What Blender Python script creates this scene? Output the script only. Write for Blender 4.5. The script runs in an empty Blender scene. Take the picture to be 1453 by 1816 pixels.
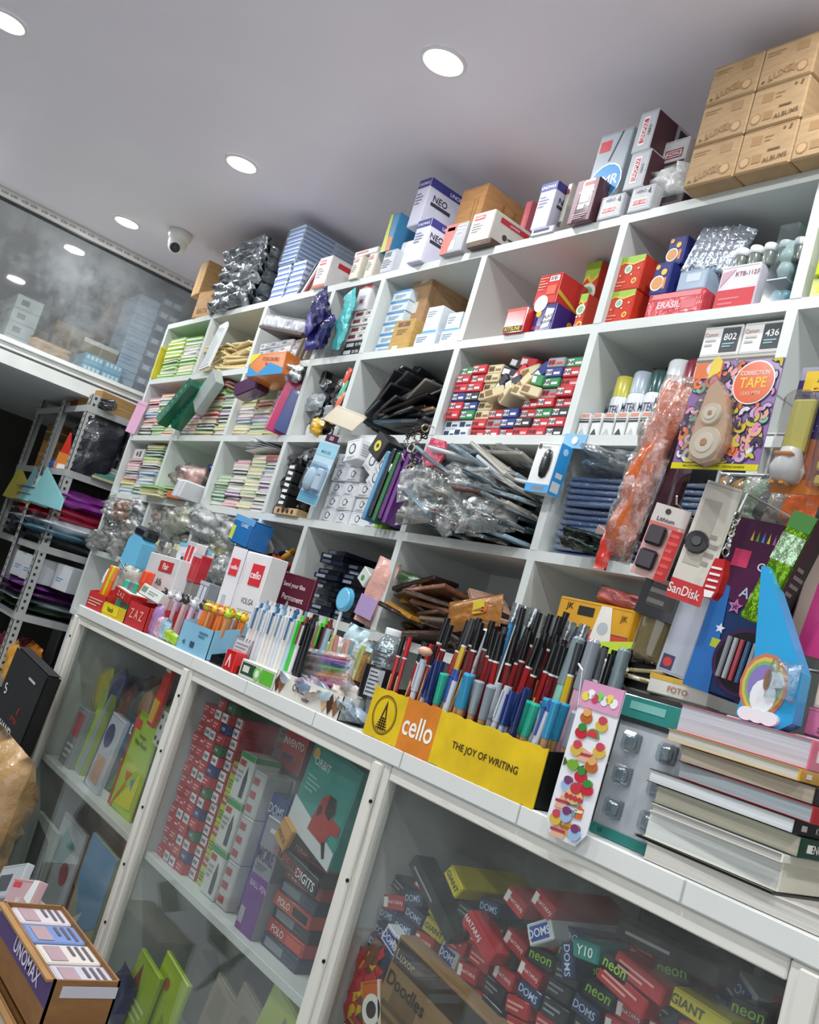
import bpy, bmesh, math, random
from mathutils import Matrix, Vector, Euler, noise
PI = math.pi
C = bpy.context.scene.collection
SC = bpy.context.scene
# ---------------------------------------------------------------- camera
CAM = Vector((0, -1.5935, 1.13))
CR = Vector((0.5910781772817819, 0.7547524729525249, 0.28456158017781363))     # right
CD = Vector((0.06418778921067686, 0.30765453156916395, -0.949330615181668))    # down
CF = Vector((-0.8040562891100922, 0.5793939883852837, 0.13340198711226808))    # forward
FPX = 1696.717
cam_data = bpy.data.cameras.new('camera'); cam = bpy.data.objects.new('camera', cam_data); C.objects.link(cam)
cam_data.sensor_fit = 'HORIZONTAL'; cam_data.sensor_width = 36.0; cam_data.lens = FPX / 1453 * 36
cam_data.clip_start = 0.02; cam_data.clip_end = 60
mw = Matrix((CR, -CD, -CF)).transposed().to_4x4(); mw.translation = CAM; cam.matrix_world = mw
SC.camera = cam
# ---------------------------------------------------------------- world, exposure, big lights
W = bpy.data.worlds.new('world'); SC.world = W; W.use_nodes = True
W.node_tree.nodes['Background'].inputs[0].default_value = (0.75, 0.82, 1.0, 1)
W.node_tree.nodes['Background'].inputs[1].default_value = 0.07
SC.view_settings.view_transform = 'Standard'; SC.view_settings.look = 'None'
SC.view_settings.exposure = 0.1; SC.view_settings.gamma = 1.0; SC.view_settings.use_curve_mapping = False
LAMP_W = 10.0
CEIL = 2.73
LIGHTS = [(x, y) for y in (-0.345, -1.26) for x in (0.33, -0.935, -2.2, -3.468, -4.734)] + [(x, -2.5) for x in (0.33, -2.2, -4.734)]
def spot_area(x, y):
    l = bpy.data.lights.new('downlight_lamp', 'AREA'); l.shape = 'DISK'; l.size = 0.11; l.energy = LAMP_W * (.66 if y > -.5 else 1.3); l.color = (0.95, 0.99, 1.0)
    o = bpy.data.objects.new('downlight_lamp', l); C.objects.link(o); o.location = (x, y, CEIL - 0.014); return o
for x, y in LIGHTS: spot_area(x, y)
l = bpy.data.lights.new('front_fill', 'AREA'); l.shape = 'RECTANGLE'; l.size = 2.6; l.size_y = 2.0; l.energy = 22; l.color = (0.9, 0.95, 1.0)
o = bpy.data.objects.new('front_fill', l); C.objects.link(o); o.location = (-.4, -3.4, 1.25)
o.rotation_euler = Vector((-0.5, 1, 0)).to_track_quat('-Z', 'Z').to_euler()      # added fill light from behind the camera, lifts the glass cases and cubbies
# ---------------------------------------------------------------- pixel of the photograph -> point on a real plane
def ray(u, v):
    return CR * ((u - 726.5) / FPX) + CD * ((v - 908) / FPX) + CF
def PY(u, v, y): d = ray(u, v); return CAM + d * ((y - CAM.y) / d.y)
def PZ(u, v, z): d = ray(u, v); return CAM + d * ((z - CAM.z) / d.z)
def PXx(u, v, x): d = ray(u, v); return CAM + d * ((x - CAM.x) / d.x)
# ---------------------------------------------------------------- materials
MT = {}
def srgb(c):
    if isinstance(c, str):
        c = c.lstrip('#'); c = tuple(int(c[i:i+2], 16) / 255 for i in (0, 2, 4))
    return tuple(((x + 0.055) / 1.055) ** 2.4 if x > 0.04045 else x / 12.92 for x in c)
def mat(col, kind='paper'):
    key = (col, kind)
    if key in MT: return MT[key]
    m = bpy.data.materials.new(kind + '_' + str(len(MT))); m.use_nodes = True; nt = m.node_tree; N = nt.nodes; L = nt.links
    b = N['Principled BSDF']; c = srgb(col); out = N['Material Output']
    b.inputs['Base Color'].default_value = (*c, 1)
    def n(t, **k):
        x = N.new(t)
        for a, v in k.items():
            if a in x.inputs.keys(): x.inputs[a].default_value = v
            else: setattr(x, a, v)
        return x
    def bump(scale, strength, dist=0.002, detail=4, tex='ShaderNodeTexNoise'):
        tc = n('ShaderNodeTexCoord'); t = n(tex); t.inputs['Scale'].default_value = scale
        if 'Detail' in t.inputs.keys(): t.inputs['Detail'].default_value = detail
        L.new(tc.outputs['Object'], t.inputs['Vector'])
        bp = n('ShaderNodeBump'); bp.inputs['Strength'].default_value = strength; bp.inputs['Distance'].default_value = dist
        L.new(t.outputs[0], bp.inputs['Height']); L.new(bp.outputs[0], b.inputs['Normal']); return tc, t, bp
    def vary(scale, lo, hi, detail=3, stretch=None):
        tc = n('ShaderNodeTexCoord'); t = n('ShaderNodeTexNoise'); t.inputs['Scale'].default_value = scale; t.inputs['Detail'].default_value = detail
        if stretch:
            mp = n('ShaderNodeMapping'); mp.inputs['Scale'].default_value = stretch; L.new(tc.outputs['Object'], mp.inputs[0]); L.new(mp.outputs[0], t.inputs['Vector'])
        else: L.new(tc.outputs['Object'], t.inputs['Vector'])
        r = n('ShaderNodeValToRGB'); r.color_ramp.elements[0].position = 0.35; r.color_ramp.elements[1].position = 0.65
        r.color_ramp.elements[0].color = (*[x * lo for x in c], 1); r.color_ramp.elements[1].color = (*[min(1, x * hi) for x in c], 1)
        L.new(t.outputs[0], r.inputs[0]); L.new(r.outputs[0], b.inputs['Base Color'])
    R = b.inputs['Roughness']
    if kind == 'paper': R.default_value = 0.55; vary(9, 0.9, 1.05)
    elif kind == 'kraft': R.default_value = 0.8; vary(16, 0.88, 1.08, 6, (1, 1, 5)); bump(90, 0.15)
    elif kind == 'gloss': R.default_value = 0.22; vary(6, 0.93, 1.04); b.inputs['Coat Weight'].default_value = 0.35
    elif kind == 'plastic': R.default_value = 0.3; bump(30, 0.05)
    elif kind == 'crinkle':
        R.default_value = 0.14; b.inputs['Coat Weight'].default_value = 0.6; bump(38, 0.9, 0.006, 5)
    elif kind == 'foil':
        R.default_value = 0.16; b.inputs['Metallic'].default_value = 0.85; bump(45, 1.0, 0.006, 4)
    elif kind == 'fabric': R.default_value = 0.9; bump(300, 0.4); vary(12, 0.8, 1.15)
    elif kind == 'metal': R.default_value = 0.38; b.inputs['Metallic'].default_value = 0.9
    elif kind == 'enamel': R.default_value = 0.45; vary(7, 0.9, 1.04, 6)
    elif kind == 'laminate':
        R.default_value = 0.4; vary(3, 0.95, 1.03, 5); bump(120, 0.04)
    elif kind in ('wood', 'woodx'):                                     # white-painted timber with the grain and knots rubbed through
        R.default_value = 0.55
        tc = n('ShaderNodeTexCoord'); mp = n('ShaderNodeMapping'); mp.inputs['Scale'].default_value = (14, 14, .9) if kind == 'wood' else (.9, 14, 14); L.new(tc.outputs['Object'], mp.inputs[0])
        t = n('ShaderNodeTexNoise'); t.inputs['Scale'].default_value = 3.2; t.inputs['Detail'].default_value = 7; t.inputs['Distortion'].default_value = 1.2; L.new(mp.outputs[0], t.inputs['Vector'])
        r = n('ShaderNodeValToRGB'); e = r.color_ramp.elements; e[0].position = 0.22; e[1].position = 0.42
        e[0].color = (c[0] * .6, c[1] * .56, c[2] * .5, 1); e[1].color = (*c, 1)
        L.new(t.outputs[0], r.inputs[0]); L.new(r.outputs[0], b.inputs['Base Color'])
        bp = n('ShaderNodeBump'); bp.inputs['Strength'].default_value = 0.3; bp.inputs['Distance'].default_value = 0.002; L.new(t.outputs[0], bp.inputs['Height']); L.new(bp.outputs[0], b.inputs['Normal'])
    elif kind == 'pages':                                    # edges of a block of sheets
        R.default_value = 0.75
        tc = n('ShaderNodeTexCoord'); mp = n('ShaderNodeMapping'); mp.inputs['Scale'].default_value = (4, 4, 420); L.new(tc.outputs['Object'], mp.inputs[0])
        t = n('ShaderNodeTexNoise'); t.inputs['Scale'].default_value = 1.0; t.inputs['Detail'].default_value = 2; L.new(mp.outputs[0], t.inputs['Vector'])
        r = n('ShaderNodeValToRGB'); r.color_ramp.elements[0].position = .3; r.color_ramp.elements[1].position = .7
        r.color_ramp.elements[0].color = (*[x * .72 for x in c], 1); r.color_ramp.elements[1].color = (*c, 1)
        L.new(t.outputs[0], r.inputs[0]); L.new(r.outputs[0], b.inputs['Base Color'])
    elif kind == 'ceiling': R.default_value = 0.42; vary(0.7, 0.94, 1.04, 4)
    elif kind == 'tiles':
        R.default_value = 0.25
    elif kind == 'dirty':                                    # worn card, dark scuffs
        R.default_value = 0.5; vary(16, 0.84, 1.06, 8)
    elif kind == 'emit':
        b.inputs['Emission Color'].default_value = (1, 0.99, 0.97, 1); b.inputs['Emission Strength'].default_value = 14
    elif kind in ('film', 'haze', 'glass', 'dusty', 'clear'):
        N.remove(b)
        tr = n('ShaderNodeBsdfTransparent'); gl = n('ShaderNodeBsdfGlossy'); df = n('ShaderNodeBsdfDiffuse'); fr = n('ShaderNodeFresnel')
        a = {'film': (.2, .02, .14), 'haze': (.75, .22, .18), 'glass': (.0, .02, .0), 'dusty': (.0, .02, .0), 'clear': (.0, .04, .06)}[kind]
        ge = n('ShaderNodeNewGeometry'); ir = n('ShaderNodeMapRange'); ir.inputs[3].default_value = 1.5; ir.inputs[4].default_value = 1 / 1.5; L.new(ge.outputs['Backfacing'], ir.inputs[0]); L.new(ir.outputs[0], fr.inputs[0])   # both sides of a thin sheet reflect alike
        gl.inputs['Roughness'].default_value = {'film': .10, 'haze': .2, 'glass': .015, 'dusty': .03, 'clear': .08}[kind]
        df.inputs[0].default_value = (*c, 1)
        m1 = n('ShaderNodeMixShader'); L.new(tr.outputs[0], m1.inputs[1]); L.new(df.outputs[0], m1.inputs[2])
        m2 = n('ShaderNodeMixShader'); L.new(m1.outputs[0], m2.inputs[1]); L.new(gl.outputs[0], m2.inputs[2])
        ad = n('ShaderNodeMath', operation='ADD', use_clamp=True); L.new(fr.outputs[0], ad.inputs[0]); ad.inputs[1].default_value = a[2]; L.new(ad.outputs[0], m2.inputs[0])
        tr.inputs[0].default_value = (*[0.5 + 0.5 * x for x in c], 1) if kind == 'film' else ((*c, 1) if kind == 'clear' else (.96, .98, .97, 1))
        if kind in ('film', 'haze'):
            tc = n('ShaderNodeTexCoord'); t = n('ShaderNodeTexNoise'); t.inputs['Scale'].default_value = 30; t.inputs['Detail'].default_value = 5; L.new(tc.outputs['Object'], t.inputs['Vector'])
            bp = n('ShaderNodeBump'); bp.inputs['Strength'].default_value = 1.0; bp.inputs['Distance'].default_value = 0.012; L.new(t.outputs[0], bp.inputs['Height'])
            L.new(bp.outputs[0], gl.inputs['Normal']); L.new(bp.outputs[0], fr.inputs['Normal'])
            r = n('ShaderNodeMapRange'); r.inputs[1].default_value = .4; r.inputs[2].default_value = .62; r.inputs[3].default_value = a[1]; r.inputs[4].default_value = a[0]
            L.new(t.outputs[0], r.inputs[0]); L.new(r.outputs[0], m1.inputs[0])
        elif kind in ('glass', 'dusty'):                      # dust and fingermarks on the pane; the loft kind also carries painted glare haze
            tc = n('ShaderNodeTexCoord'); t = n('ShaderNodeTexNoise'); t.inputs['Scale'].default_value = 2.6; t.inputs['Detail'].default_value = 9; t.inputs['Roughness'].default_value = .7; L.new(tc.outputs['Object'], t.inputs['Vector'])
            r = n('ShaderNodeMapRange'); r.inputs[1].default_value = .42; r.inputs[2].default_value = .75; r.inputs[3].default_value = .012 if kind == 'glass' else .06; r.inputs[4].default_value = .09 if kind == 'glass' else .34
            L.new(t.outputs[0], r.inputs[0]); L.new(r.outputs[0], m1.inputs[0])
        else: m1.inputs[0].default_value = a[1]
        L.new(m2.outputs[0], out.inputs['Surface'])
    MT[key] = m; return m
# ---------------------------------------------------------------- mesh builder
FACE_AX = {'f': ((1, 0, 0), (0, 0, 1), (0, -1, 0)), 'r': ((0, 1, 0), (0, 0, 1), (1, 0, 0)), 'l': ((0, -1, 0), (0, 0, 1), (-1, 0, 0)),
           'b': ((1, 0, 0), (0, -1, 0), (0, 0, -1)), 't': ((1, 0, 0), (0, 1, 0), (0, 0, 1)), 'k': ((-1, 0, 0), (0, 0, 1), (0, 1, 0))}
TXT = {}
def text_mesh(s):
    if s not in TXT:
        cu = bpy.data.curves.new('lettering', 'FONT'); cu.body = s; cu.resolution_u = 3; cu.size = 1; cu.align_x = 'CENTER'; cu.align_y = 'CENTER'; cu.offset = 0.012
        ob = bpy.data.objects.new('lettering', cu); me = bpy.data.meshes.new_from_object(ob)
        vs = [v.co.copy() for v in me.vertices]; fs = [tuple(p.vertices) for p in me.polygons]
        bpy.data.objects.remove(ob); bpy.data.curves.remove(cu); bpy.data.meshes.remove(me)
        if vs:
            x0 = min(v.x for v in vs); x1 = max(v.x for v in vs); y0 = min(v.y for v in vs); y1 = max(v.y for v in vs)
            vs = [Vector(((v.x - (x0 + x1) / 2) / (y1 - y0), (v.y - (y0 + y1) / 2) / (y1 - y0), 0)) for v in vs]; wd = (x1 - x0) / (y1 - y0)
        else: wd = 1
        TXT[s] = (vs, fs, wd)
    return TXT[s]
class MB:
    def __init__(s): s.v = []; s.f = []; s.m = []; s.sm = []; s.mats = []; s.T = Matrix.Identity(4)
    def add(s, vs, fs, m, smooth=False):
        if m not in s.mats: s.mats.append(m)
        k = s.mats.index(m); n = len(s.v)
        s.v += [tuple(s.T @ Vector(p)) for p in vs]
        for f in fs: s.f.append(tuple(i + n for i in f)); s.m.append(k); s.sm.append(smooth)
        return s
    def box(s, x0, x1, y0, y1, z0, z1, m, bev=0.0):
        if x0 > x1: x0, x1 = x1, x0
        if y0 > y1: y0, y1 = y1, y0
        if z0 > z1: z0, z1 = z1, z0
        b = min(bev, (x1 - x0) / 3, (y1 - y0) / 3, (z1 - z0) / 3)
        if b <= 0:
            v = [(x, y, z) for x in (x0, x1) for y in (y0, y1) for z in (z0, z1)]
            return s.add(v, [(0, 1, 3, 2), (4, 6, 7, 5), (0, 4, 5, 1), (2, 3, 7, 6), (0, 2, 6, 4), (1, 5, 7, 3)], m)
        v = []; idx = {}
        for i, x in enumerate((x0, x1)):
            for j, y in enumerate((y0, y1)):
                for k, z in enumerate((z0, z1)):
                    sx, sy, sz = (b if i == 0 else -b), (b if j == 0 else -b), (b if k == 0 else -b)
                    idx[i, j, k, 'x'] = len(v); v.append((x, y + sy, z + sz))
                    idx[i, j, k, 'y'] = len(v); v.append((x + sx, y, z + sz))
                    idx[i, j, k, 'z'] = len(v); v.append((x + sx, y + sy, z))
        I = idx; f = []
        for i in (0, 1):
            q = [I[i, 0, 0, 'x'], I[i, 1, 0, 'x'], I[i, 1, 1, 'x'], I[i, 0, 1, 'x']]; f.append(tuple(q if i else q[::-1]))
            q = [I[0, i, 0, 'y'], I[0, i, 1, 'y'], I[1, i, 1, 'y'], I[1, i, 0, 'y']]; f.append(tuple(q if i else q[::-1]))
            q = [I[0, 0, i, 'z'], I[1, 0, i, 'z'], I[1, 1, i, 'z'], I[0, 1, i, 'z']]; f.append(tuple(q if i else q[::-1]))
            for j in (0, 1):
                f.append((I[i, j, 0, 'x'], I[i, j, 1, 'x'], I[i, j, 1, 'y'], I[i, j, 0, 'y']))
                f.append((I[i, 0, j, 'x'], I[i, 1, j, 'x'], I[i, 1, j, 'z'], I[i, 0, j, 'z']))
                f.append((I[0, i, j, 'y'], I[1, i, j, 'y'], I[1, i, j, 'z'], I[0, i, j, 'z']))
                for k in (0, 1): f.append((I[i, j, k, 'x'], I[i, j, k, 'y'], I[i, j, k, 'z']))
        return s.add(v, f, m)
    def poly(s, pts, o, ax, m, th=0.0):
        """flat polygon of 2D pts on the plane at o with axes ax"""
        X, Y, Nn = [Vector(a) for a in ax]; o = Vector(o)
        a = [o + X * p[0] + Y * p[1] + Nn * th for p in pts]
        s.add(a, [tuple(range(len(a)))], m)
        if th > 0.0008:
            b = [o + X * p[0] + Y * p[1] for p in pts]; n = len(a)
            s.add(a + b, [(i, n + i, n + (i + 1) % n, (i + 1) % n) for i in range(n)], m)
        return s
    def slab(s, pts, y0, y1, m):
        """outline pts (x,z) extruded between y0 and y1"""
        n = len(pts); a = [(p[0], y0, p[1]) for p in pts]; b = [(p[0], y1, p[1]) for p in pts]
        return s.add(a + b, [tuple(range(n)), tuple(range(2 * n - 1, n - 1, -1))] + [(i, n + i, n + (i + 1) % n, (i + 1) % n) for i in range(n)], m)
    def text(s, st, o, ax, h, m, rot=0, maxw=None):
        vs, fs, wd = text_mesh(st)
        sx = h if not maxw or wd * h <= maxw else maxw / wd
        X, Y, Nn = [Vector(a) for a in ax]; o = Vector(o); c, q = math.cos(rot), math.sin(rot)
        out = []
        for p in vs:
            x, y = p.x * sx, p.y * h; out.append(o + X * (x * c - y * q) + Y * (x * q + y * c))
        return s.add(out, fs, m)
    def cyl(s, p0, p1, r0, r1, n, m, caps=True, smooth=True, a0=0.0):
        p0, p1 = Vector(p0), Vector(p1); d = (p1 - p0).normalized(); q = d.orthogonal().normalized(); w = d.cross(q)
        v = [p + q * (r * math.cos(a0 + 2 * PI * i / n)) + w * (r * math.sin(a0 + 2 * PI * i / n)) for p, r in ((p0, r0), (p1, r1)) for i in range(n)]
        s.add(v, [(i, (i + 1) % n, n + (i + 1) % n, n + i) for i in range(n)], m, smooth)
        if caps: s.add(v[:n], [tuple(range(n - 1, -1, -1))], m); s.add(v[n:], [tuple(range(n))], m)
        return s
    def lathe(s, prof, n, m, c=(0, 0), smooth=True):
        v = [(c[0] + r * math.cos(2 * PI * i / n), c[1] + r * math.sin(2 * PI * i / n), z) for r, z in prof for i in range(n)]
        return s.add(v, [(k * n + i, k * n + (i + 1) % n, (k + 1) * n + (i + 1) % n, (k + 1) * n + i) for k in range(len(prof) - 1) for i in range(n)], m, smooth)
    def pillow(s, w, h, t, m, seed=0, nx=8, nz=10, amp=0.25, seal=0.06, flat=0.0):
        """sealed bag standing in xz, centre at the bottom edge, thickness in y"""
        rnd = random.Random(seed); off = Vector((rnd.random() * 50, rnd.random() * 50, rnd.random() * 50)); V = []
        for sd in (-1, 1):
            for j in range(nz + 1):
                for i in range(nx + 1):
                    u, q = i / nx, j / nz
                    e = min(1, min(u, 1 - u) / .22) ; g = min(1, max(0, min(q, 1 - q) - seal) / .2)
                    k = math.sqrt(max(0, e * (2 - e))) * math.sqrt(max(0, g * (2 - g)))
                    x = (u - .5) * w; z = q * h
                    nn = noise.noise(Vector((x * 18 / max(w, .05) * .35, sd * 3, z * 18 / max(h, .05) * .35)) + off)
                    n2 = noise.noise(Vector((x * 60, sd * 7, z * 60)) + off)
                    y = sd * (t / 2 * k * (1 + amp * nn * 2 + amp * n2 * .8)) + n2 * amp * t * .12
                    V.append((x + nn * amp * w * .06, y, z + n2 * amp * h * .015))
        a = (nx + 1) * (nz + 1); F = []
        for j in range(nz):
            for i in range(nx):
                q = j * (nx + 1) + i
                F.append((q, q + 1, q + nx + 2, q + nx + 1)); F.append((a + q, a + q + nx + 1, a + q + nx + 2, a + q + 1))
        rim = [i for i in range(nx + 1)] + [j * (nx + 1) + nx for j in range(1, nz + 1)] + [nz * (nx + 1) + i for i in range(nx - 1, -1, -1)] + [j * (nx + 1) for j in range(nz - 1, 0, -1)]
        for i in range(len(rim)):
            p, q = rim[i], rim[(i + 1) % len(rim)]; F.append((p, a + p, a + q, q))
        return s.add(V, F, m, True)
    def mesh(s, name='mesh'):
        me = bpy.data.meshes.new(name); me.from_pydata(s.v, [], s.f); me.polygons.foreach_set('material_index', s.m); me.polygons.foreach_set('use_smooth', s.sm)
        for m in s.mats: me.materials.append(m)
        me.update(); return me
    def build(s, name, parent=None, loc=None, rot=None):
        return put(name, s.mesh(name), parent, loc, rot)
def put(name, me, parent=None, loc=None, rot=None):
    o = bpy.data.objects.new(name, me); C.objects.link(o)
    if parent: o.parent = parent
    if loc is not None: o.location = loc
    if rot is not None: o.rotation_euler = rot
    return o
def tag(o, label, cat, group=None):
    o['label'] = label; o['category'] = cat
    if group: o['group'] = group
    return o
def thing(name, label, cat, loc=(0, 0, 0), rot=(0, 0, 0), group=None):
    return tag(put(name, None, None, loc, rot), label, cat, group)
def struct(o): o['kind'] = 'structure'; return o
def copy_tree(o, parent=None):
    c = o.copy(); C.objects.link(c); c.parent = parent
    for ch in o.children: copy_tree(ch, c)
    return c
ORD = ['', 'first', 'second', 'third', 'fourth', 'fifth', 'sixth', 'seventh', 'eighth', 'ninth', 'tenth', 'eleventh', 'twelfth', 'thirteenth', 'fourteenth', 'fifteenth',
       'sixteenth', 'seventeenth', 'eighteenth', 'nineteenth', 'twentieth']
def nth(i): return ORD[i] if i <= 20 else ('twenty-' + ORD[i - 20] if i < 30 else ('thirtieth' if i == 30 else 'thirty-' + ORD[i - 30] if i < 40 else str(i) + 'th'))
CN = {}
# ================================================================ the room
white = mat('#cfd3d0', 'laminate'); whitew = mat('#dcd9d0', 'wood'); whitewx = mat('#dcd9d0', 'woodx')
def room():
    m = MB(); m.box(-7.2, 1.9, -3.7, 0.75, -0.06, 0, mat('#a6abad', 'enamel')); struct(m.build('floor'))
    m = MB(); m.box(-7.2, 1.9, -3.7, 0.75, CEIL, CEIL + 0.1, mat('#f6eef7', 'ceiling')); struct(m.build('ceiling'))
    wm = mat('#d8d4ce', 'enamel'); wd_ = mat('#8c8780', 'enamel')
    m = MB(); m.box(-7.2, 1.9, 0.45, 0.75, 0, CEIL, wm); struct(m.build('wall_back'))
    m = MB(); m.box(-7.2, -4.69, .43, .45, 0, 1.9, mat('#37342f', 'enamel')); m.box(-7.2, -7.18, -3.7, .43, 0, 1.9, mat('#37342f', 'enamel')); struct(m.build('darkening_panel')); m = MB(); m.box(-7.3, -7.2, -3.7, 0.75, 0, CEIL, wm); struct(m.build('wall_left'))  # dark panels added so the space under the loft reflects less
    m = MB(); m.box(1.9, 2.0, -3.7, 0.75, 0, CEIL, wd_); struct(m.build('wall_right'))
    m = MB(); m.box(-7.2, -1.2, -3.8, -3.7, 0, CEIL, wd_); m.box(1.6, 1.9, -3.8, -3.7, 0, CEIL, wd_); m.box(-1.2, 1.6, -3.8, -3.7, 2.5, CEIL, wd_); struct(m.build('wall_front'))
room()
# ---- loft with its sliding glass, on the left (plane x = XL)
XL = -5.13
def loft():
    zt = CEIL; zb = 2.0; a = mat('#c9cac8', 'metal'); al = mat('#d8d9d6', 'enamel'); y0, y1 = -3.7, 0.45
    fr = MB(); fr.box(XL - .04, XL, y0, y1, zt - .05, zt, al); fr.box(XL - .05, XL, y0, y1, zb - .02, zb + .035, al); fr.box(XL - .05, XL + .012, y0, y1, zb - .10, zb - .035, al)
    fr.box(XL - .045, XL + .01, y0, y1, zb + .008, zb + .014, a); fr.box(XL - .035, XL + .006, -.93, -.89, zb, zt, al)
    fr.box(XL - .036, XL + .004, y0, y1, zt - .058, zt - .05, mat('#3a3c3e', 'plastic'))
    o = struct(fr.build('window_1'))
    t = MB(); tm = mat('#eceae6', 'paper'); bl = mat('#3b3a3c', 'paper')
    t.box(XL, XL + .002, -1.2, .42, zt - .042, zt - .008, tm)
    for i in range(16):
        for k, s in enumerate(('ALTEN', 'ALTEN')):
            yy = -1.15 + i * .102 + k * .046
            t.text(s, (XL + .0026, yy, zt - .025), ((0, 1, 0), (0, 0, 1), (1, 0, 0)), .012, bl, 0, .034)
    t.box(XL, XL + .002, -.925, -.895, zb + .1, zt - .06, tm)
    for i in range(5): t.text('ALTEN', (XL + .0026, -.91, zt - .1 - i * .06), ((0, 0, 1), (0, -1, 0), (1, 0, 0)), .012, bl, 0, .034)
    t.build('protective_tape', o)
    g = MB(); g.box(XL - .024, XL - .018, y0, y1, zb + .03, zt - .05, mat('#c8ccd0', 'dusty')); g.build('glass_pane', o)  # stronger pale veil here stands in for glare on the loft glass
    d = MB(); d.box(-7.2, XL - .05, y0, y1, zb - .1, zb - .02, mat('#cfd0ce', 'laminate')); struct(d.build('trim_1'))
loft()
# ---- the wall of pigeonholes
COLX = [-4.67, -4.141, -3.606, -3.075, -2.75, -2.218, -1.676, -1.134, -.6, -.07, .46]
ROWZ = [2.317, 2.017, 1.72, 1.424, 1.13, .83]     # board centres from the top down
BT = .026; SD = .36                                # board thickness, shelf depth
def shelving():
    t = thing('shelving_unit', 'tall white laminate pigeonhole shelving covering the back wall, crammed with stationery', 'shelving', (0, 0, 0))
    h = BT / 2
    for i, z in enumerate(ROWZ):
        m = MB(); m.box(COLX[0] - h, COLX[-1] + h, 0.001, SD, z - h, z + h, white); m.build('shelf_board', t)
    for j, x in enumerate(COLX):
        for i in range(len(ROWZ) - 1):
            m = MB(); m.box(x - h, x + h, 0, SD, ROWZ[i + 1] + h, ROWZ[i] - h, white); m.build('upright', t)
    m = MB(); m.box(COLX[0] - h, COLX[-1] + h, SD, SD + .01, .0, ROWZ[0] + h, mat('#dcdedb', 'laminate')); m.build('back_panel', t)
    m = MB(); m.box(COLX[0] - h, COLX[-1] + h, .02, SD, 0, ROWZ[-1] - h, white); m.build('plinth', t)
    # small steel brackets that join the uprights
    for (x, z) in [(COLX[3], ROWZ[0]), (COLX[3], ROWZ[1])]:
        b = MB(); b.box(x + h, x + h + .03, -.001 + .05, .08, z - h - .05, z - h - .002, mat('#55534f', 'metal'), .003); b.cyl((x + h + .015, .065, z - h - .03), (x + h + .035, .065, z - h - .03), .006, .006, 8, mat('#8a8880', 'metal')); b.build('bracket', t)
shelving()
# ---- glass fronted counter
CY = -.5; CT = .953; CX = [-3.125, -2.238, -1.382, -.548, .29]
SLAB = .032
def counter():
    t = thing('display_counter', 'long white painted glass-fronted display counter with worn timber frames', 'counter', (0, 0, 0))
    m = MB(); m.box(CX[0] - .02, CX[-1] + .02, CY, -.06, CT - SLAB, CT, white, .002)
    m.build('counter_top', t)
    x = CX[0]
    while x < CX[-1]:
        ed = MB(); ed.box(x + .002, min(x + .298, CX[-1]), CY - .003, CY, CT - SLAB + .002, CT - .001, mat('#dedfdb', 'laminate'), .001); ed.build('edge_strip', t); x += .30
    for i, x in enumerate(CX):
        m = MB(); w = .028
        m.box(x - w, x + w, CY + .002, CY + .03, 0.04, CT - SLAB, whitew, .003); m.box(x - w * .45, x + w * .45, CY - .006, CY + .002, .04, CT - SLAB - .004, whitew, .002)
        o = m.build('frame_post', t)
        for k in range(6):
            s = MB(); s.cyl((x + .012, CY - .008, .15 + k * .14), (x + .012, CY - .005, .15 + k * .14), .0035, .0035, 8, mat('#3b3631', 'metal')); s.build('screw', o)
    for i in range(len(CX) - 1):
        a, b = CX[i] + .03, CX[i + 1] - .03
        m = MB(); m.box(a, b, CY + .004, CY + .028, CT - SLAB - .026, CT - SLAB, whitewx, .002); m.build('frame_rail', t); m = MB(); m.box(a, b, CY + .004, CY + .028, .04, .08, whitewx, .002); m.build('frame_rail', t)
        g = MB(); g.box(a - .004, b + .004, CY + .013, CY + .018, .07, CT - SLAB - .02, mat('#d0d4d4', 'glass')); g.build('glass_pane', t)
        if i < 2:
            m = MB(); m.box(CX[i] + .012, CX[i + 1] - .012, CY + .035, -.085, .452, .470, white, .001); m.build('inner_shelf', t)
    for i, x in enumerate(CX[1:-1]):
        m = MB(); m.box(x - .01, x + .01, CY + .03, -.08, .09, CT - SLAB - .002, white); m.build('partition', t)
    m = MB(); m.box(CX[0] - .02, CX[-1] + .02, CY + .03, -.06, .02, .09, white); m.build('floor_board', t)
    m = MB(); m.box(CX[0] - .02, CX[-1] + .02, -.08, -.06, .02, CT - SLAB, mat('#a9aca4', 'laminate')); m.build('back_panel', t)
    m = MB(); m.box(CX[0] - .02, CX[0] - .004, CY + .03, -.08, .09, CT - SLAB, white); m.build('side_panel', t)
counter()
# ---- ceiling lights and dome camera
def downlight(x, y, label):
    t = thing('ceiling_light', label, 'ceiling light', (x, y, CEIL), group='round recessed ceiling lights')
    m = MB(); m.lathe([(.056, -.001), (.056, -.006), (.062, -.009), (.068, -.006), (.069, -.0005)], 32, mat('#f1f0ee', 'enamel')); m.build('trim_ring', t)
    m = MB(); m.lathe([(.0001, -.004), (.056, -.004)], 32, mat('#ffffff', 'emit')); m.build('diffuser', t)
names = {(-2.2, -.345): 'bright round recessed ceiling light above the middle of the shelves, largest of the row', (-3.468, -.345): 'round recessed ceiling light, middle one of the lit row over the shelves',
         (-4.734, -.345): 'round recessed ceiling light nearest the dome camera and loft glass', (-3.468, -1.26): 'round recessed ceiling light cut by the left edge of the photo'}
for x, y in LIGHTS:
    downlight(x, y, names.get((x, y), 'round recessed ceiling light above the photographer, outside the photo'))
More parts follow.
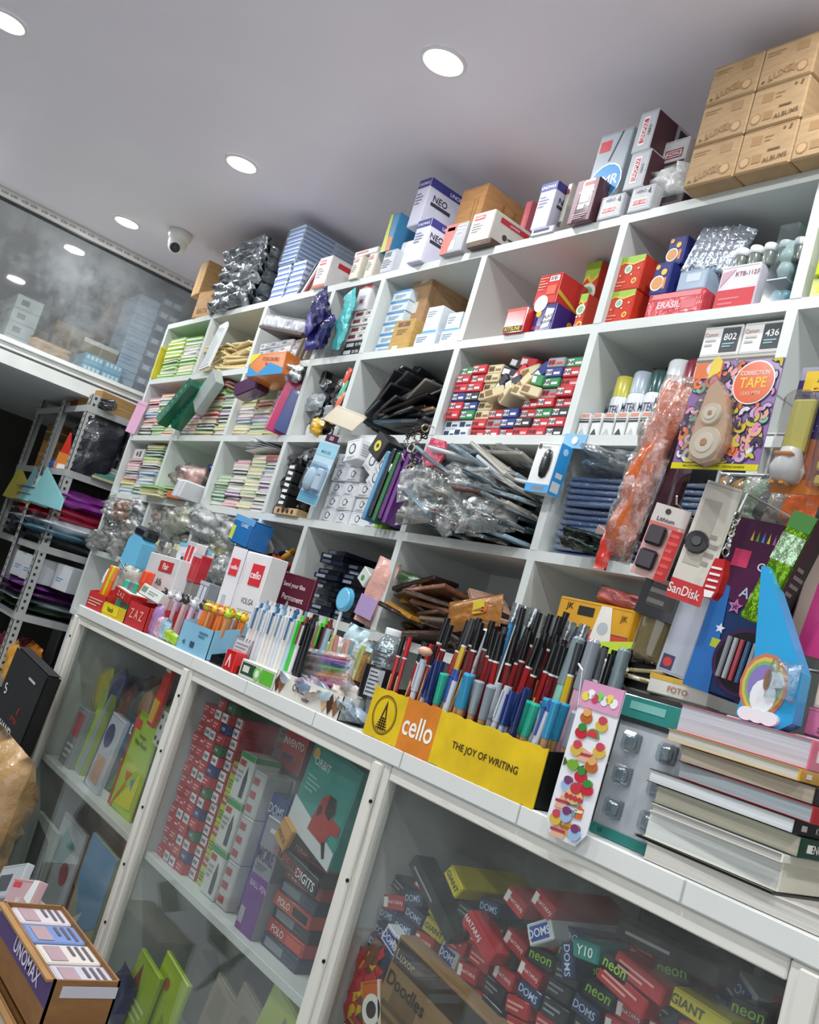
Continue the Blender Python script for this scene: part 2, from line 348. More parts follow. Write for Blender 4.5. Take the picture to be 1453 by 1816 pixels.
def dome(x, y):
    t = thing('security_camera', 'white dome security camera hanging from the ceiling beside the loft glass', 'camera', (x, y, CEIL))
    w = mat('#e9e8e4', 'plastic')
    m = MB(); m.lathe([(0.0001, 0), (.058, 0), (.058, -.03), (.05, -.045), (.046, -.05), (.0001, -.052)], 28, w); m.build('base', t)
    m = MB(); m.lathe([(.046, -.048), (.047, -.06), (.042, -.085), (.03, -.102), (.012, -.112), (.0001, -.114)], 28, w); m.build('eyeball', t)
    d = Vector((.75, -.35, -.55)).normalized(); c = Vector((0, 0, -.07))
    m = MB(); m.cyl(c + d * .02, c + d * .047, .029, .028, 24, w); m.cyl(c + d * .046, c + d * .0485, .025, .024, 24, mat('#101012', 'gloss')); m.cyl(c + d * .048, c + d * .051, .009, .008, 16, mat('#33343a', 'gloss'))
    m.build('lens', t)
q = PZ(322, 412, CEIL); dome(q.x, q.y)
# ================================================================ generic goods
ZT = ROWZ[0] + BT / 2
def zs(r): return ROWZ[r] + BT / 2              # top surface of shelf board r
def pprint(m, w, d, h, prints):
    """printed panels on the faces of a w x d x h box centred on x, front at y=0, bottom at z=0"""
    for pi_, p in enumerate(prints):
        k, f = p[0], p[1]; ax = FACE_AX[f]; X, Y, Nn = [Vector(a) for a in ax]
        fw = w if f in 'fbtk' else d; fh = h if f in 'frlk' else d
        o = {'f': Vector((-w / 2, 0, 0)), 'k': Vector((w / 2, d, 0)), 'r': Vector((w / 2, 0, 0)), 'l': Vector((-w / 2, d, 0)), 'b': Vector((-w / 2, d, 0)), 't': Vector((-w / 2, 0, h))}[f] + Nn * (.0012 + pi_ * .0001)
        if k == 'r': m.poly([(p[2] * fw, p[3] * fh), (p[4] * fw, p[3] * fh), (p[4] * fw, p[5] * fh), (p[2] * fw, p[5] * fh)], o, ax, mat(p[6], p[7] if len(p) > 7 else 'paper'))
        elif k == 'p': m.poly([(a * fw, b * fh) for a, b in p[2]], o + Nn * .0002, ax, mat(p[3]))
        elif k == 'c':
            m.poly([(p[2] * fw + p[4] * fh * math.cos(i * PI / 8), p[3] * fh + p[4] * fh * math.sin(i * PI / 8)) for i in range(16)], o + Nn * .0003, ax, mat(p[5]))
        elif k == 't':
            m.text(p[5], o + X * (p[2] * fw) + Y * (p[3] * fh) + Nn * .0006, ax, p[4] * fh, mat(p[6]), math.radians(p[7]) if len(p) > 7 else 0, fw * .9)
        elif k == 'l':                          # lines of small print
            for i in range(p[6]):
                zz = p[3] + (p[5] - p[3]) * (i + .5) / p[6]; hh = (p[5] - p[3]) / p[6] * .22; ln = p[4] - (p[4] - p[2]) * (.35 if i % 3 == 0 else (.1 if i % 2 else 0))
                m.poly([(p[2] * fw, (zz - hh) * fh), (ln * fw, (zz - hh) * fh), (ln * fw, (zz + hh) * fh), (p[2] * fw, (zz + hh) * fh)], o + Nn * .0004, ax, mat(p[7]))
BOXC = {}
def box_mesh(w, d, h, body, prints=(), kind='paper', bev=.0015, key=None):
    k = (round(w, 4), round(d, 4), round(h, 4), body, kind, repr(prints))
    if k in BOXC: return BOXC[k]
    m = MB(); b = mat(body, kind); dk = mat(shade(body, .72), kind)
    m.box(-w / 2, w / 2, 0, d, 0, h, b, min(bev, h / 5, w / 5))
    e = .0007; q = min(.004, h * .06, w * .06)
    m.box(-w / 2 + q, w / 2 - q, -e, .001, q, h - q, b)                       # tucked end panel, slightly proud
    m.box(-w / 2 + q, w / 2 - q, -e - .0002, 0, h - q * 1.6, h - q * 1.25, dk)     # its slit
    m.box(w / 2 - .001, w / 2 + e, q, d - q, q, h - q, b)
    m.box(-w / 2 + q, w / 2 - q, q, d / 2 - .0006, -e * .5, .001, b); m.box(-w / 2 + q, w / 2 - q, d / 2 + .0006, d - q, -e * .5, .001, b)
    m.box(-w / 2 + q, w / 2 - q, q, d - q, h - .001, h + e * .4, b)
    pprint(m, w, d, h, prints)
    me = m.mesh('box'); BOXC[k] = me; return me
def shade(c, k):
    c = c.lstrip('#'); return '#' + ''.join('%02x' % max(0, min(255, int(int(c[i:i+2], 16) * k))) for i in (0, 2, 4))
class R_: pass
def bx(name, label, cat, bl, tr, body, prints=(), on=None, y=None, d=.2, yaw=0, group=None, kind='paper', h=None, w=None, yr=(-.02, .14)):
    if y is None:
        y = min(max(PZ(bl[0], bl[1], on).y, yr[0]), yr[1])
    p0 = PY(bl[0], bl[1], y); p1 = PY(tr[0], tr[1], y)
    z0 = on if on is not None else p0.z
    w = w or max(.015, p1.x - p0.x); h = h or max(.008, p1.z - z0)
    me = box_mesh(w, d, h, body, prints, kind)
    o = put(name, me, None, (p0.x + w / 2, y, z0), (0, 0, math.radians(yaw)))
    tag(o, label, cat, group)
    r = R_(); r.o = o; r.top = z0 + h + .0006; r.x0 = p0.x; r.x1 = p0.x + w; r.y = y; r.w = w; r.h = h; r.d = d
    return r
BOOKC = {}
def book_mesh(w, d, h, cover, page='#e9e6dc', kind='gloss', spine=None):
    k = (round(w, 3), round(d, 3), round(h, 4), cover, page, spine)
    if k in BOOKC: return BOOKC[k]
    m = MB(); c = mat(cover, kind); t = h * .27; g = mat(page, 'pages')
    m.box(-w / 2, w / 2, 0, d, 0, t, c, t / 4); m.box(-w / 2, w / 2, 0, d, h - t, h, c, t / 4)
    m.box(-w / 2 + .002, w / 2 - .002, .002, d - .002, t, h - t, g)
    if spine == 'l': m.box(-w / 2, -w / 2 + .0022, 0, d, t, h - t, c)
    elif spine == 'f': m.box(-w / 2, w / 2, 0, .0022, t, h - t, c)
    elif spine == 'r': m.box(w / 2 - .0022, w / 2, 0, d, t, h - t, c)
    me = m.mesh('book'); BOOKC[k] = me; return me
CNAME = {'#7cc142': 'lime green', '#f3e9c0': 'cream', '#2f7f5a': 'green', '#c23b3b': 'red', '#e9a9b9': 'pink', '#8fb7d8': 'light blue', '#b9a6cf': 'lilac', '#3d3f45': 'black',
         '#d9d07a': 'yellow', '#a9c9a0': 'pale green', '#e8e6e0': 'white', '#7a4a8c': 'purple', '#e0924a': 'orange', '#1f6f73': 'teal', '#d6d3cc': 'off-white', '#8b8f99': 'grey', '#c9e24a': 'lime'}
def stack(desc, x0, w, z0, n, th, cols, y=.02, d=.2, seed=1, name='notebook', group=None, page='#e9e6dc', lean=0, spine=None, jit=.006, yawj=3, ordered=False, var=.25):
    rnd = random.Random(seed); z = z0
    for i in range(n):
        c = cols[i % len(cols)] if ordered else rnd.choice(cols); h = th * (1 + rnd.uniform(-var, var))
        h = round(h / .001) * .001
        o = put(name, book_mesh(w, d, h, c, page, spine=spine), None, (x0 + w / 2 + rnd.uniform(-jit, jit) + lean * i, y + rnd.uniform(0, jit * 2), z), (0, 0, math.radians(rnd.uniform(-yawj, yawj))))
        tag(o, '%s %s, %s from the bottom of the %s' % (CNAME.get(c, 'coloured'), name.replace('_', ' '), nth(i + 1), desc), 'notebook' if name == 'notebook' else name.replace('_', ' '), group or 'notebooks in the ' + desc)
        z += h + .0004
    return z
def bag(name, label, cat, c, w, h, t, col, kind='crinkle', rot=(0, 0, 0), seed=0, group=None, inner=None, amp=.25, nx=8, nz=10, prints=()):
    """a sealed bag standing on c (bottom centre); inner = colour of what shows through a clear film"""
    m = MB()
    if inner:
        m.pillow(w * .9, h * .86, t * .8, mat(inner, 'gloss'), seed, nx, nz, amp * .7); 
        for i in range(len(m.v)): m.v[i] = (m.v[i][0], m.v[i][1], m.v[i][2] + h * .07)
        o = m.build(name, None, c, rot)
        f = MB(); f.pillow(w, h, t * 1.15, mat(col, kind), seed + 5, nx + 3, nz + 3, amp * 1.2); f.build('film', o)
    else:
        m.pillow(w, h, t, mat(col, kind), seed, nx, nz, amp)
        for (u, v, ww, hh, cc) in prints:
            m.box((u - ww / 2) * w, (u + ww / 2) * w, -t * .5 - .004, -t * .5 - .002, (v - hh / 2) * h, (v + hh / 2) * h, mat(cc))
        o = m.build(name, None, c, rot)
    return tag(o, label, cat, group)
# ================================================================ on top of the shelving
RL = '#c8323a'
def logo_prints(word='UNOMAX', lab=RL, txt='#ffffff', dk='#4a4a50', f='f', hh=.15):
    return [('r', f, .12, .74, .62, .74 + hh, lab), ('t', f, .37, .74 + hh / 2, hh * .5, word, txt), ('l', f, .12, .3, .6, .66, 4, '#8d8c90')]
def top_goods():
    on = ZT
    # two folded kraft packets at the left end
    a = bx('kraft_packet', 'brown kraft paper packet lying lowest at the left end of the shelf top', 'packet', (342, 566), (384, 512), '#b98f5e', [('r', 'f', .05, .45, .95, .55, '#a87e4c'), ('t', 'f', .5, .25, .2, 'BATA', '#7a5a36')], on=on, d=.26, kind='kraft', yaw=6)
    bx('kraft_packet', 'upper brown kraft packet resting on another at the left end of the shelf top', 'packet', (338, 520), (374, 462), '#c29a68', [('r', 'f', .45, 0, .55, 1, '#d0b487', 'gloss')], on=a.top, y=a.y, d=.22, kind='kraft', yaw=-5)
    # big black polythene bundle with crinkled folds
    m = MB(); m.box(-.17, .17, .05, .30, .012, .33, mat('#17191d', 'gloss'), .02)
    rnd = random.Random(4)
    o = m.build('wrapped_bundle', None, PY(425, 538, .0) * 1, None); o.location = (PY(378, 538, .0).x + .18, .0, on)
    tag(o, 'large bundle wrapped in shiny black crinkled plastic on the shelf top', 'bundle')
    for r in range(7):
        m = MB(); m.pillow(.36, .085, .07, mat('#a9afb5', 'foil'), 20 + r, 16, 5, .75, .02); m.build('crinkled_fold', o, (rnd.uniform(-.01, .01), .03, .0 + r * .043), (.5, rnd.uniform(-.08, .08), 0))  # silvery colour stands for bright glints on the black plastic
    for r in range(5):
        m = MB(); m.pillow(.3, .07, .05, mat('#3c4148', 'crinkle'), 40 + r, 12, 5, .6, .02); m.build('crinkled_fold', o, (.172, .18, .01 + r * .06), (.4, 0, PI / 2))  # same wrap coloured darker on its shaded right side
    # shrink wrapped stacks of striped cartons
    def striped(desc, bl, n, w, th, y, on, d, grp):
        p0 = PY(bl[0], bl[1], y); z = on
        for i in range(n):
            o = put('striped_box', box_mesh(w, d, th - .0012, '#e3e8ee', [('r', 'f', .0, .1, 1, .45, '#3f63b8'), ('r', 'r', .02, .15, .45, .6, '#7d98cc'), ('r', 'r', .5, .15, .95, .5, '#b7c3d6')]), None, (p0.x + w / 2 + (i % 3 - 1) * .002, y + (i % 2) * .003, z))
            tag(o, 'blue and white striped box, %s up in %s' % (nth(i + 1), desc), 'box', grp); z += th
        return z, p0.x
    z, x = striped('left short stack beside wrapped bundle', (477, 530), 7, .105, .024, .02, on, .12, 'striped boxes on the shelf top')
    z2, x2 = striped('right short stack beside wrapped bundle', (503, 527), 7, .10, .024, .02, on, .12, 'striped boxes on the shelf top')
    z3, x3 = striped('tall shrink-wrapped block', (495, 470), 9, .13, .019, .015, z + .002, .34, 'striped boxes in the shrink-wrapped block')
    m = MB(); m.box(x3 - .004, x3 + .138, .008, .362, z + .0005, z3 + .002, mat('#e8eef4', 'clear'), .006); tag(m.build('shrink_wrap'), 'clear shrink wrap around the tall block of striped boxes', 'wrap')
    for i in range(5):
        q = PY(530 + i * 5, 518 - i, .03); m = MB(); m.cyl((0, 0, 0), (.02 + .004 * i, .03, .16), .006, .006, 8, mat(['#2b2b33', '#e8e8ea', '#a03038', '#2b2b33', '#d6a08c'][i], 'plastic')); m.cyl((.0, 0, -.004), (0, 0, .0), .004, .006, 8, mat('#d0d0d4', 'metal'))
        tag(m.build('pen', None, (q.x, .03, on + .005)), '%s pen leaning on the white box on the shelf top' % ['dark', 'white', 'dark red', 'black', 'pinkish'][i], 'pen', 'pens leaning on the shelf top')
    a = bx('stationery_box', 'white box with a small red label and coral lower edge on the shelf top', 'box', (552, 512), (592, 452), '#e6e1e0', logo_prints() + [('r', 'f', 0, 0, 1, .09, '#d96a58'), ('r', 'r', .15, .7, .5, .86, RL), ('c', 'r', .55, .35, .22, '#cfc8c6'), ('t', 'r', .55, .2, .12, 'MERRY', '#44424a')], on=on, d=.22)
    bx('stationery_box', 'left of two small cream boxes standing side by side on the shelf top', 'box', (617, 497), (646, 452), '#ddd6c6', logo_prints(), on=on, d=.14)
    b = bx('stationery_box', 'right of two small cream boxes standing side by side on the shelf top', 'box', (643, 494), (672, 446), '#ded7c7', logo_prints(), on=on, d=.14)
    bx('stationery_box', 'small white box lying flat across the two small cream boxes', 'box', (630, 452), (672, 436), '#e2ddd6', [('r', 'f', .1, .4, .6, .7, RL)], on=b.top, y=b.y, d=.12)
    g = bx('stationery_box', 'grey and white box beside the bright reflection on the shelf top', 'box', (672, 486), (706, 440), '#c5c8d0', [('r', 'f', .1, .7, .6, .9, '#4a4e58'), ('l', 'f', .1, .2, .8, .6, 4, '#6e7380')], on=on, d=.2)
    bx('stationery_box', 'box fading from yellow to blue standing behind the violet and white cartons', 'box', (680, 430), (712, 376), '#3f86b0', [('p', 'f', [(0, 0), (.5, 0), (.25, 1), (0, 1)], '#c9cf3e'), ('p', 'f', [(.5, 0), (1, 0), (1, .35), (.4, .4)], '#d57a3c')], on=g.top, y=g.y, d=.16)
    m = MB(); m.box(-.045, .045, 0, .16, 0, .13, mat('#f0f3f8', 'gloss'), .004); m.box(-.04, .04, -.002, 0, .01, .12, mat('#ffffff', 'gloss')); q = PY(710, 476, .03)  # white colour stands in for an overexposed reflection
    tag(m.build('glare_box', None, (q.x + .01, .03, on), (0, 0, 0)), 'shiny white acrylic box glaring in the ceiling light on the shelf top', 'box')
    def neo(lab, bl, tr, **k):
        V = '#3d3c86'; return bx('stationery_box', lab, 'box', bl, tr, '#d3d2e4', [('r', 'f', 0, .82, 1, 1, V), ('t', 'f', .5, .9, .07, 'UNOMAX', '#e8e8f4'), ('l', 'f', .1, .45, .7, .72, 4, '#7d7c98'), ('r', 'r', 0, .82, 1, 1, V), ('t', 'r', .5, .9, .08, 'UNOMAX', '#e8e8f4'), ('t', 'r', .22, .63, .13, 'NEO', '#2c2c3c'), ('r', 'r', .08, .47, .42, .54, '#3a3a48')], **k)
    n = neo('lower of two violet and white cartons stacked on the shelf top', (724, 456), (768, 386), on=on, d=.17)
    n2 = neo('upper violet and white carton, set back on another carton near the ceiling', (726, 387), (768, 314), on=n.top, y=n.y + .01, d=.26)
    c = bx('stationery_box', 'box fading from coral to grey with a white window on the shelf top', 'box', (779, 452), (832, 391), '#a9a7ac', [('p', 'f', [(0, 0), (.35, 0), (.55, 1), (0, 1)], '#d9726a'), ('r', 'f', .3, .1, .62, .42, '#d8cfd4'), ('r', 'f', .1, .78, .45, .9, RL), ('l', 'f', .6, .6, .95, .95, 3, '#f2f2f2')], on=on, d=.2)
    b_ = bx('stationery_box', 'low dark brown box under the cream box on the shelf top', 'box', (828, 440), (872, 421), '#54403a', [('l', 'f', .1, .2, .9, .8, 2, '#8a7468')], on=on, d=.24)
    e = bx('stationery_box', 'cream box with red label and pen drawing, on a dark box', 'box', (829, 423), (880, 370), '#ddd5c8', logo_prints() + [('r', 'r', .1, .7, .5, .88, RL), ('t', 'r', .3, .79, .07, 'UNOMAX', '#ffffff'), ('c', 'r', .2, .32, .1, '#4a4440'), ('p', 'r', [(.25, .3), (.8, .5), (.8, .55), (.24, .36)], '#4a4440')], on=b_.top, y=b_.y, d=.3)
    bx('cardboard_carton', 'brown carton standing behind the cream and coral boxes under the ceiling', 'carton', (806, 394), (868, 324), '#b08050', [('r', 'f', .62, .35, .66, .75, '#9a6a3c'), ('r', 'f', .75, .35, .79, .75, '#9a6a3c'), ('r', 'r', .3, .4, .34, .8, '#9a6a3c'), ('r', 'r', .5, .4, .54, .8, '#9a6a3c')], on=c.top, y=c.y + .08, d=.26, kind='kraft')
    u = bx('stationery_box', 'low grey box lying under the violet and white upright carton', 'box', (941, 420), (984, 398), '#c4c3cc', [('r', 'f', .1, .4, .8, .8, '#3d3c60')], on=on, d=.24)
    neo('violet and white carton standing on a low grey box, middle of the shelf top', (943, 398), (992, 320), on=u.top, y=u.y, d=.2)
    bx('stationery_box', 'muted red carton half hidden behind the violet carton', 'box', (925, 392), (945, 355), '#b85c66', [('r', 'f', .3, .6, .8, .8, '#c86a72')], on=on + .0, y=u.y + .15, d=.1)
    bx('stationery_box', 'narrow cream box with brown base next to the maroon box', 'box', (991, 392), (1012, 326), '#cfc8bc', [('r', 'f', 0, 0, 1, .3, '#5c4840'), ('r', 'f', .15, .8, .8, .9, RL)], on=on, d=.2, y=.03)
    mz = bx('stationery_box', 'tall maroon and silver glossy box with white lettering on the shelf top', 'box', (1006, 398), (1066, 312), '#5a3440', [('p', 'f', [(0, 0), (.2, 0), (.3, 1), (0, 1)], '#8d6470'), ('p', 'f', [(.85, 0), (1, 0), (1, 1), (.8, 1)], '#7c5360'), ('r', 'f', .35, .84, .8, .94, '#c24a52'), ('t', 'f', .55, .7, .06, 'GEL/POWER', '#f0ecf0'), ('r', 'f', .35, .45, .75, .62, '#e9e4ea'), ('r', 'f', .3, .3, .6, .42, '#e9e4ea'), ('c', 'f', .8, .36, .04, '#e9e4ea'), ('l', 'f', .15, .06, .85, .2, 3, '#b8a8b0')], on=on, d=.22, kind='gloss')
    def hero(lab, bl, tr, **k): return bx('stationery_box', lab, 'box', bl, tr, '#c4c5c9', [('r', 'f', .15, .18, .8, .5, '#f0eeee'), ('r', 'f', .2, .24, .76, .44, RL), ('t', 'f', .48, .34, .12, 'ADD GEL', '#ffffff'), ('t', 'f', .45, .78, .13, 'HERO', '#5a5c64'), ('p', 'f', [(.75, .7), (.9, .62), (.85, .9)], '#33343a')], **k)
    h1 = hero('left of two low silver boxes with red labels at the shelf top edge', (1057, 392), (1110, 340), on=on, d=.24)
    h2 = hero('right of two low silver boxes with red labels at the shelf top edge', (1112, 376), (1164, 324), on=on, d=.24, y=h1.y)
    def tall(lab, bl, tr, **k): return bx('stationery_box', lab, 'box', bl, tr, '#babdc3', [('r', 'f', .28, .15, .62, .85, '#f0eeee'), ('r', 'f', .33, .2, .57, .8, RL), ('t', 'f', .45, .5, .12, 'UNOMAX', '#ffffff', 90), ('t', 'f', .76, .5, .07, 'HERO', '#4a4c54', 90), ('r', 'r', 0, .05, .3, .95, '#4a2c34'), ('r', 'r', .35, .1, .9, .9, '#3a3e48')], **k)
    t1 = tall('lower silver box with upright red label, standing on a low silver box', (1106, 330), (1158, 262), on=h2.top, y=h1.y, d=.2)
    tall('topmost silver box with upright red label, reaching towards the ceiling', (1121, 264), (1172, 190), on=t1.top, y=h1.y, d=.26)
    bx('stationery_box', 'grey box with a round blue badge and pen drawing behind the maroon box', 'box', (1048, 312), (1118, 226), '#aab2ba', [('r', 'f', .08, .75, .42, .9, RL), ('c', 'f', .52, .3, .27, '#e8f0f4'), ('c', 'f', .52, .3, .25, '#2f8fcf'), ('t', 'f', .52, .33, .14, 'OMR', '#ffffff'), ('t', 'f', .52, .17, .07, 'PENCIL', '#cfe4f4'), ('p', 'f', [(.45, .6), (.5, .6), (.72, .98), (.68, .98)], '#3c3a44')], on=h1.top, y=h1.y + .03, d=.15, w=.118)
    k1 = bx('stationery_box', 'black box under the white plastic bag beside the brown cartons', 'box', (1167, 360), (1215, 340), '#26242a', [('r', 'f', .2, .3, .8, .6, '#6a4a44')], on=on, d=.2, y=.03)
    q = PY(1190, 338, .05); bag('plastic_bag', 'crumpled white plastic bag squeezed between silver boxes and brown cartons', 'bag', (q.x, .07, k1.top), .13, .10, .09, '#dfe0de', 'crinkle', seed=3, amp=.4)
    bx('stationery_box', 'white box with framed maroon label resting above the white plastic bag', 'box', (1170, 292), (1226, 240), '#d6d3d4', [('r', 'f', .15, .25, .85, .6, '#8a3038'), ('r', 'f', .2, .3, .8, .55, '#f0eaea'), ('r', 'f', .23, .33, .77, .52, '#a83840'), ('t', 'f', .5, .42, .12, 'UNOMAX', '#ffffff'), ('r', 'f', 0, 0, 1, .12, '#4a3030')], on=k1.top + .105, y=.05, d=.22)
    # brown album cartons, three layers
    def carton(lab, x, z, style, nm='cardboard_carton', d=.3):
        w, h = CW, CH; br = '#9c7a54'; dk = '#6e5338'
        if style == 1: pr = [('l', 'f', .08, .72, .45, .86, 2, br), ('r', 'f', .62, .66, .84, .86, br), ('c', 'f', .8, .25, .13, br), ('c', 'f', .8, .25, .1, '#bf9c74'), ('t', 'f', .42, .24, .16, 'LUXE', br, 14), ('p', 'f', [(.58, .3), (.62, .42), (.66, .33), (.72, .35), (.67, .27), (.68, .17), (.62, .22), (.56, .17), (.58, .26), (.52, .3)], br), ('c', 'f', .12, .12, .035, dk), ('c', 'f', .24, .12, .035, br)]
        else: pr = [('r', 'f', .2, .6, .4, .82, br), ('l', 'f', .45, .62, .62, .8, 2, br), ('c', 'f', .16, .25, .13, br), ('c', 'f', .16, .25, .1, '#bf9c74'), ('r', 'f', .3, .17, .46, .36, br), ('t', 'f', .72, .2, .11, 'ALBUMS', dk, 4), ('l', 'f', .56, .36, .9, .46, 1, dk), ('c', 'f', .78, .86, .03, dk), ('p', 'f', [(.86, .8), (.9, .8), (.92, .9), (.88, .92)], dk)]
        pr += [('r', 'r', .3, .3, .5, .7, br), ('r', 'b', 0, .47, 1, .53, '#c9a878', 'gloss')]
        o = put(nm, box_mesh(w - .003, d, h - .002, '#aa8c68', pr, 'kraft', .003), None, (x + w / 2, YC, z)); tag(o, lab, 'carton', 'brown cartons stacked on the right end of the shelf top')
    YC = -.045; p0 = PY(1211, 329, YC); p1 = PY(1302, 303, YC); CW = p1.x - p0.x; CH = (PY(1338, 94, YC).z - ZT) / 3
    nmr = ['bottom', 'middle', 'top']
    for r in range(3):
        for c_ in range(4 if r == 0 else 2):
            carton('brown album carton, %s row, %s column from the left, on the shelf top' % (nmr[r], nth(c_ + 1)), p0.x + CW * c_, ZT + CH * r, 1 if c_ == 0 or r == 2 else 2)
top_goods()
# ================================================================ goods in the pigeonholes
def inner(c): return COLX[c] + BT / 2 + .002, COLX[c + 1] - BT / 2 - .002
NB = ['#7cc142', '#f3e9c0', '#2f7f5a', '#c23b3b', '#e9a9b9', '#8fb7d8', '#b9a6cf', '#3d3f45', '#d9d07a', '#a9c9a0', '#e8e6e0', '#d6d3cc']
def slabthing(name, label, cat, c, w, h, t, col, rot, kind='gloss', group=None, film=None, prints=(), key=None):
    """thin flat thing standing in xz, centre at c"""
    k = ('sl', round(w, 3), round(h, 3), round(t, 4), col, kind, repr(prints))
    if k not in BOXC:
        m = MB(); m.box(-w / 2, w / 2, -t / 2, t / 2, -h / 2, h / 2, mat(col, kind), min(.003, t * .4))
        m.box(-w / 2 + .004, w / 2 - .004, -t / 2 - .0006, t / 2 + .0006, h / 2 - h * .1, h / 2 - h * .09, mat(shade(col, .7), kind))
        for (u0, v0, u1, v1, cc) in prints: m.box((u0 - .5) * w, (u1 - .5) * w, -t / 2 - .001, -t / 2, (v0 - .5) * h, (v1 - .5) * h, mat(cc))
        BOXC[k] = m.mesh(name)
    o = put(name, BOXC[k], None, c, rot); tag(o, label, cat, group)
    if film:
        k2 = ('fl', round(w, 2), round(h, 2), film)
        if k2 not in BOXC: m = MB(); m.pillow(w * 1.1, h * 1.15, t + .016, mat(film, 'film'), int(w * 999), 9, 9, .5); BOXC[k2] = m.mesh('film')
        put('film', BOXC[k2], o, (0, 0, -h * .57))
    return o
def row0():
    z = zs(1)
    # far left: lime edged exercise books, cream envelopes
    a, b = inner(0)
    slabthing('folder', 'bright yellow folder standing at the left end of the uppermost cubby row', 'folder', (a + .008, .06, z + .09), .14, .17, .008, '#d8c52e', (0, 0, PI / 2))
    stack('outer lime stack, top left cubby', a + .03, .19, z, 12, .018, ['#7cc142', '#c9e24a', '#7cc142', '#e8e6e0', '#2f7f5a'], y=.012, d=.17, seed=2, jit=.004)
    stack('inner lime stack, top left cubby', a + .235, .17, z, 12, .016, ['#7cc142', '#f3e9c0', '#7cc142', '#e8e6e0'], y=.02, d=.16, seed=3, jit=.004)
    m = MB(); m.slab([(-.06, 0), (.05, .01), (.055, .21), (.03, .235), (-.05, .225)], -.004, .004, mat('#dcdfe0', 'laminate')); m.slab([(-.05, .01), (.04, .02), (.045, .2), (-.04, .21)], -.0055, -.004, mat('#cfd4d6', 'gloss'))
    q = PY(362, 655, -.03); tag(m.build('display_board', None, (q.x, -.03, q.z + .0), (math.radians(-6), 0, math.radians(-4))), 'blank white plastic board leaning out in front of the top left cubbies', 'board')
    rnd = random.Random(8); a, b = inner(1)
    for i in range(26):
        w = .2; x = a + .11 + (i % 2) * .24 + rnd.uniform(-.02, .03)
        m = ('env',)
        if m not in BOXC:
            q = MB(); q.box(-.1, .1, 0, .13, 0, .009, mat('#ecd9a6', 'crinkle'), .003); q.box(-.095, .095, .002, .07, .009, .0105, mat('#e3cc92', 'paper')); BOXC[m] = q.mesh('envelope')
        tag(put('envelope', BOXC[m], None, (x, .01 + rnd.uniform(0, .03), z + (i // 2) * .0108), (rnd.uniform(-.03, .05), rnd.uniform(-.05, .05), rnd.uniform(-.2, .2))), 'cream envelope in the messy pile right of the lime edged books', 'envelope', 'cream envelopes in the top left')
    # white boxes and plastic packs
    a, b = inner(2); rnd = random.Random(9)
    for r in range(4):
        for c in range(5):
            me = box_mesh(.088, .12, .026, '#dadcdf', [('r', 'f', .1, .3, .45, .75, '#8e949e'), ('r', 'f', .55, .2, .9, .4, '#b9bec4')])
            tag(put('small_box', me, None, (a + .06 + c * .094, .012 + rnd.uniform(0, .014), z + r * .0275), (0, 0, rnd.uniform(-.05, .05))), 'small white box, %s from left in %s layer, third cubby of top row' % (nth(c + 1), nth(r + 1)), 'box', 'small white boxes in the third cubby of the top row')
    p = put('boxed_set', box_mesh(.3, .16, .012, '#4d3a38'), None, (a + .22, -.02, z + .13), (0, math.radians(8), .15)); tag(p, 'clear pack of white cases on a dark tray, tilted over the small boxes', 'pack')
    for i in range(6):
        put('case', box_mesh(.044, .13, .045, '#c9ccd4', [('r', 'f', .2, .2, .8, .8, '#9298a8')]), p, (-.12 + i * .048, .01, .0125))
    f = MB(); f.box(-.148, .148, 0, .155, .0125, .066, mat('#e8ecf0', 'film'), .006); f.build('film', p)
    for i in range(3):
        slabthing('book', '%s taupe book leaning at the right of the third top cubby' % ['left', 'middle', 'right'][i], 'book', (b - .12 + i * .038, .05, z + .05), .014, .095, .1, ['#8a8272', '#6f675a', '#9a9284'][i], (0, .25, 0))
    # narrow cubby: bunched pouches and medicine-like white boxes
    a, b = inner(3)
    for i in range(6):
        bag('sachet', 'shiny violet sachet bunched at the left of the narrow top cubby', 'sachet', (a + .0 + (i % 3) * .035, -.015 - .01 * i, z + .03 + (i // 3) * .07), .11, .13, .03, ['#3b3a8c', '#5550a0', '#2c2a66'][i % 3], 'crinkle', (rnd.uniform(-.2, .2), rnd.uniform(-.7, .7), rnd.uniform(-.5, .3)), i + 3, 'violet sachets in the narrow top cubby', amp=.5)
    for i in range(4):
        bag('sachet', 'turquoise sachet hanging over the white boxes of the narrow top cubby', 'sachet', (a + .15 + (i % 2) * .02, -.012, z + .02 + i * .045), .06, .1, .02, '#5fc3c6', 'crinkle', (0, rnd.uniform(-.6, .6), 0), i + 13, 'turquoise sachets in the narrow top cubby', amp=.4)
    for r in range(6):
        me = box_mesh(.125, .2, .028, '#1f1d22' if r < 2 else '#dcdad8', [('r', 'f', .08, .3, .45, .8, '#7a3a34' if r > 1 else '#c8c8cc'), ('t', 'f', .7, .55, .45, '01/96' if r < 2 else 'OM', '#e8e8e8' if r < 2 else '#3c3c44')])
        tag(put('small_box', me, None, (b - .068, .012 + (r % 2) * .004, z + r * .0295)), '%s flat box, %s from the bottom in the narrow top cubby' % ('black' if r < 2 else 'white', nth(r + 1)), 'box', 'flat boxes in the narrow top cubby')
    bx('stationery_box', 'white box with red torn film on top of the flat boxes, narrow top cubby', 'box', (628, 545), (664, 500), '#dcd9d9', [('p', 'f', [(0, 1), (0, .8), (.5, .9), (1, .75), (1, 1)], '#c23a40'), ('r', 'f', .2, .2, .7, .55, '#b0b0b8'), ('r', 'f', .35, .25, .6, .4, '#7c3a40')], on=z + 6 * .0295, y=.012, d=.16)
    # pale blue boxes, brown cartons
    a, b = inner(4)
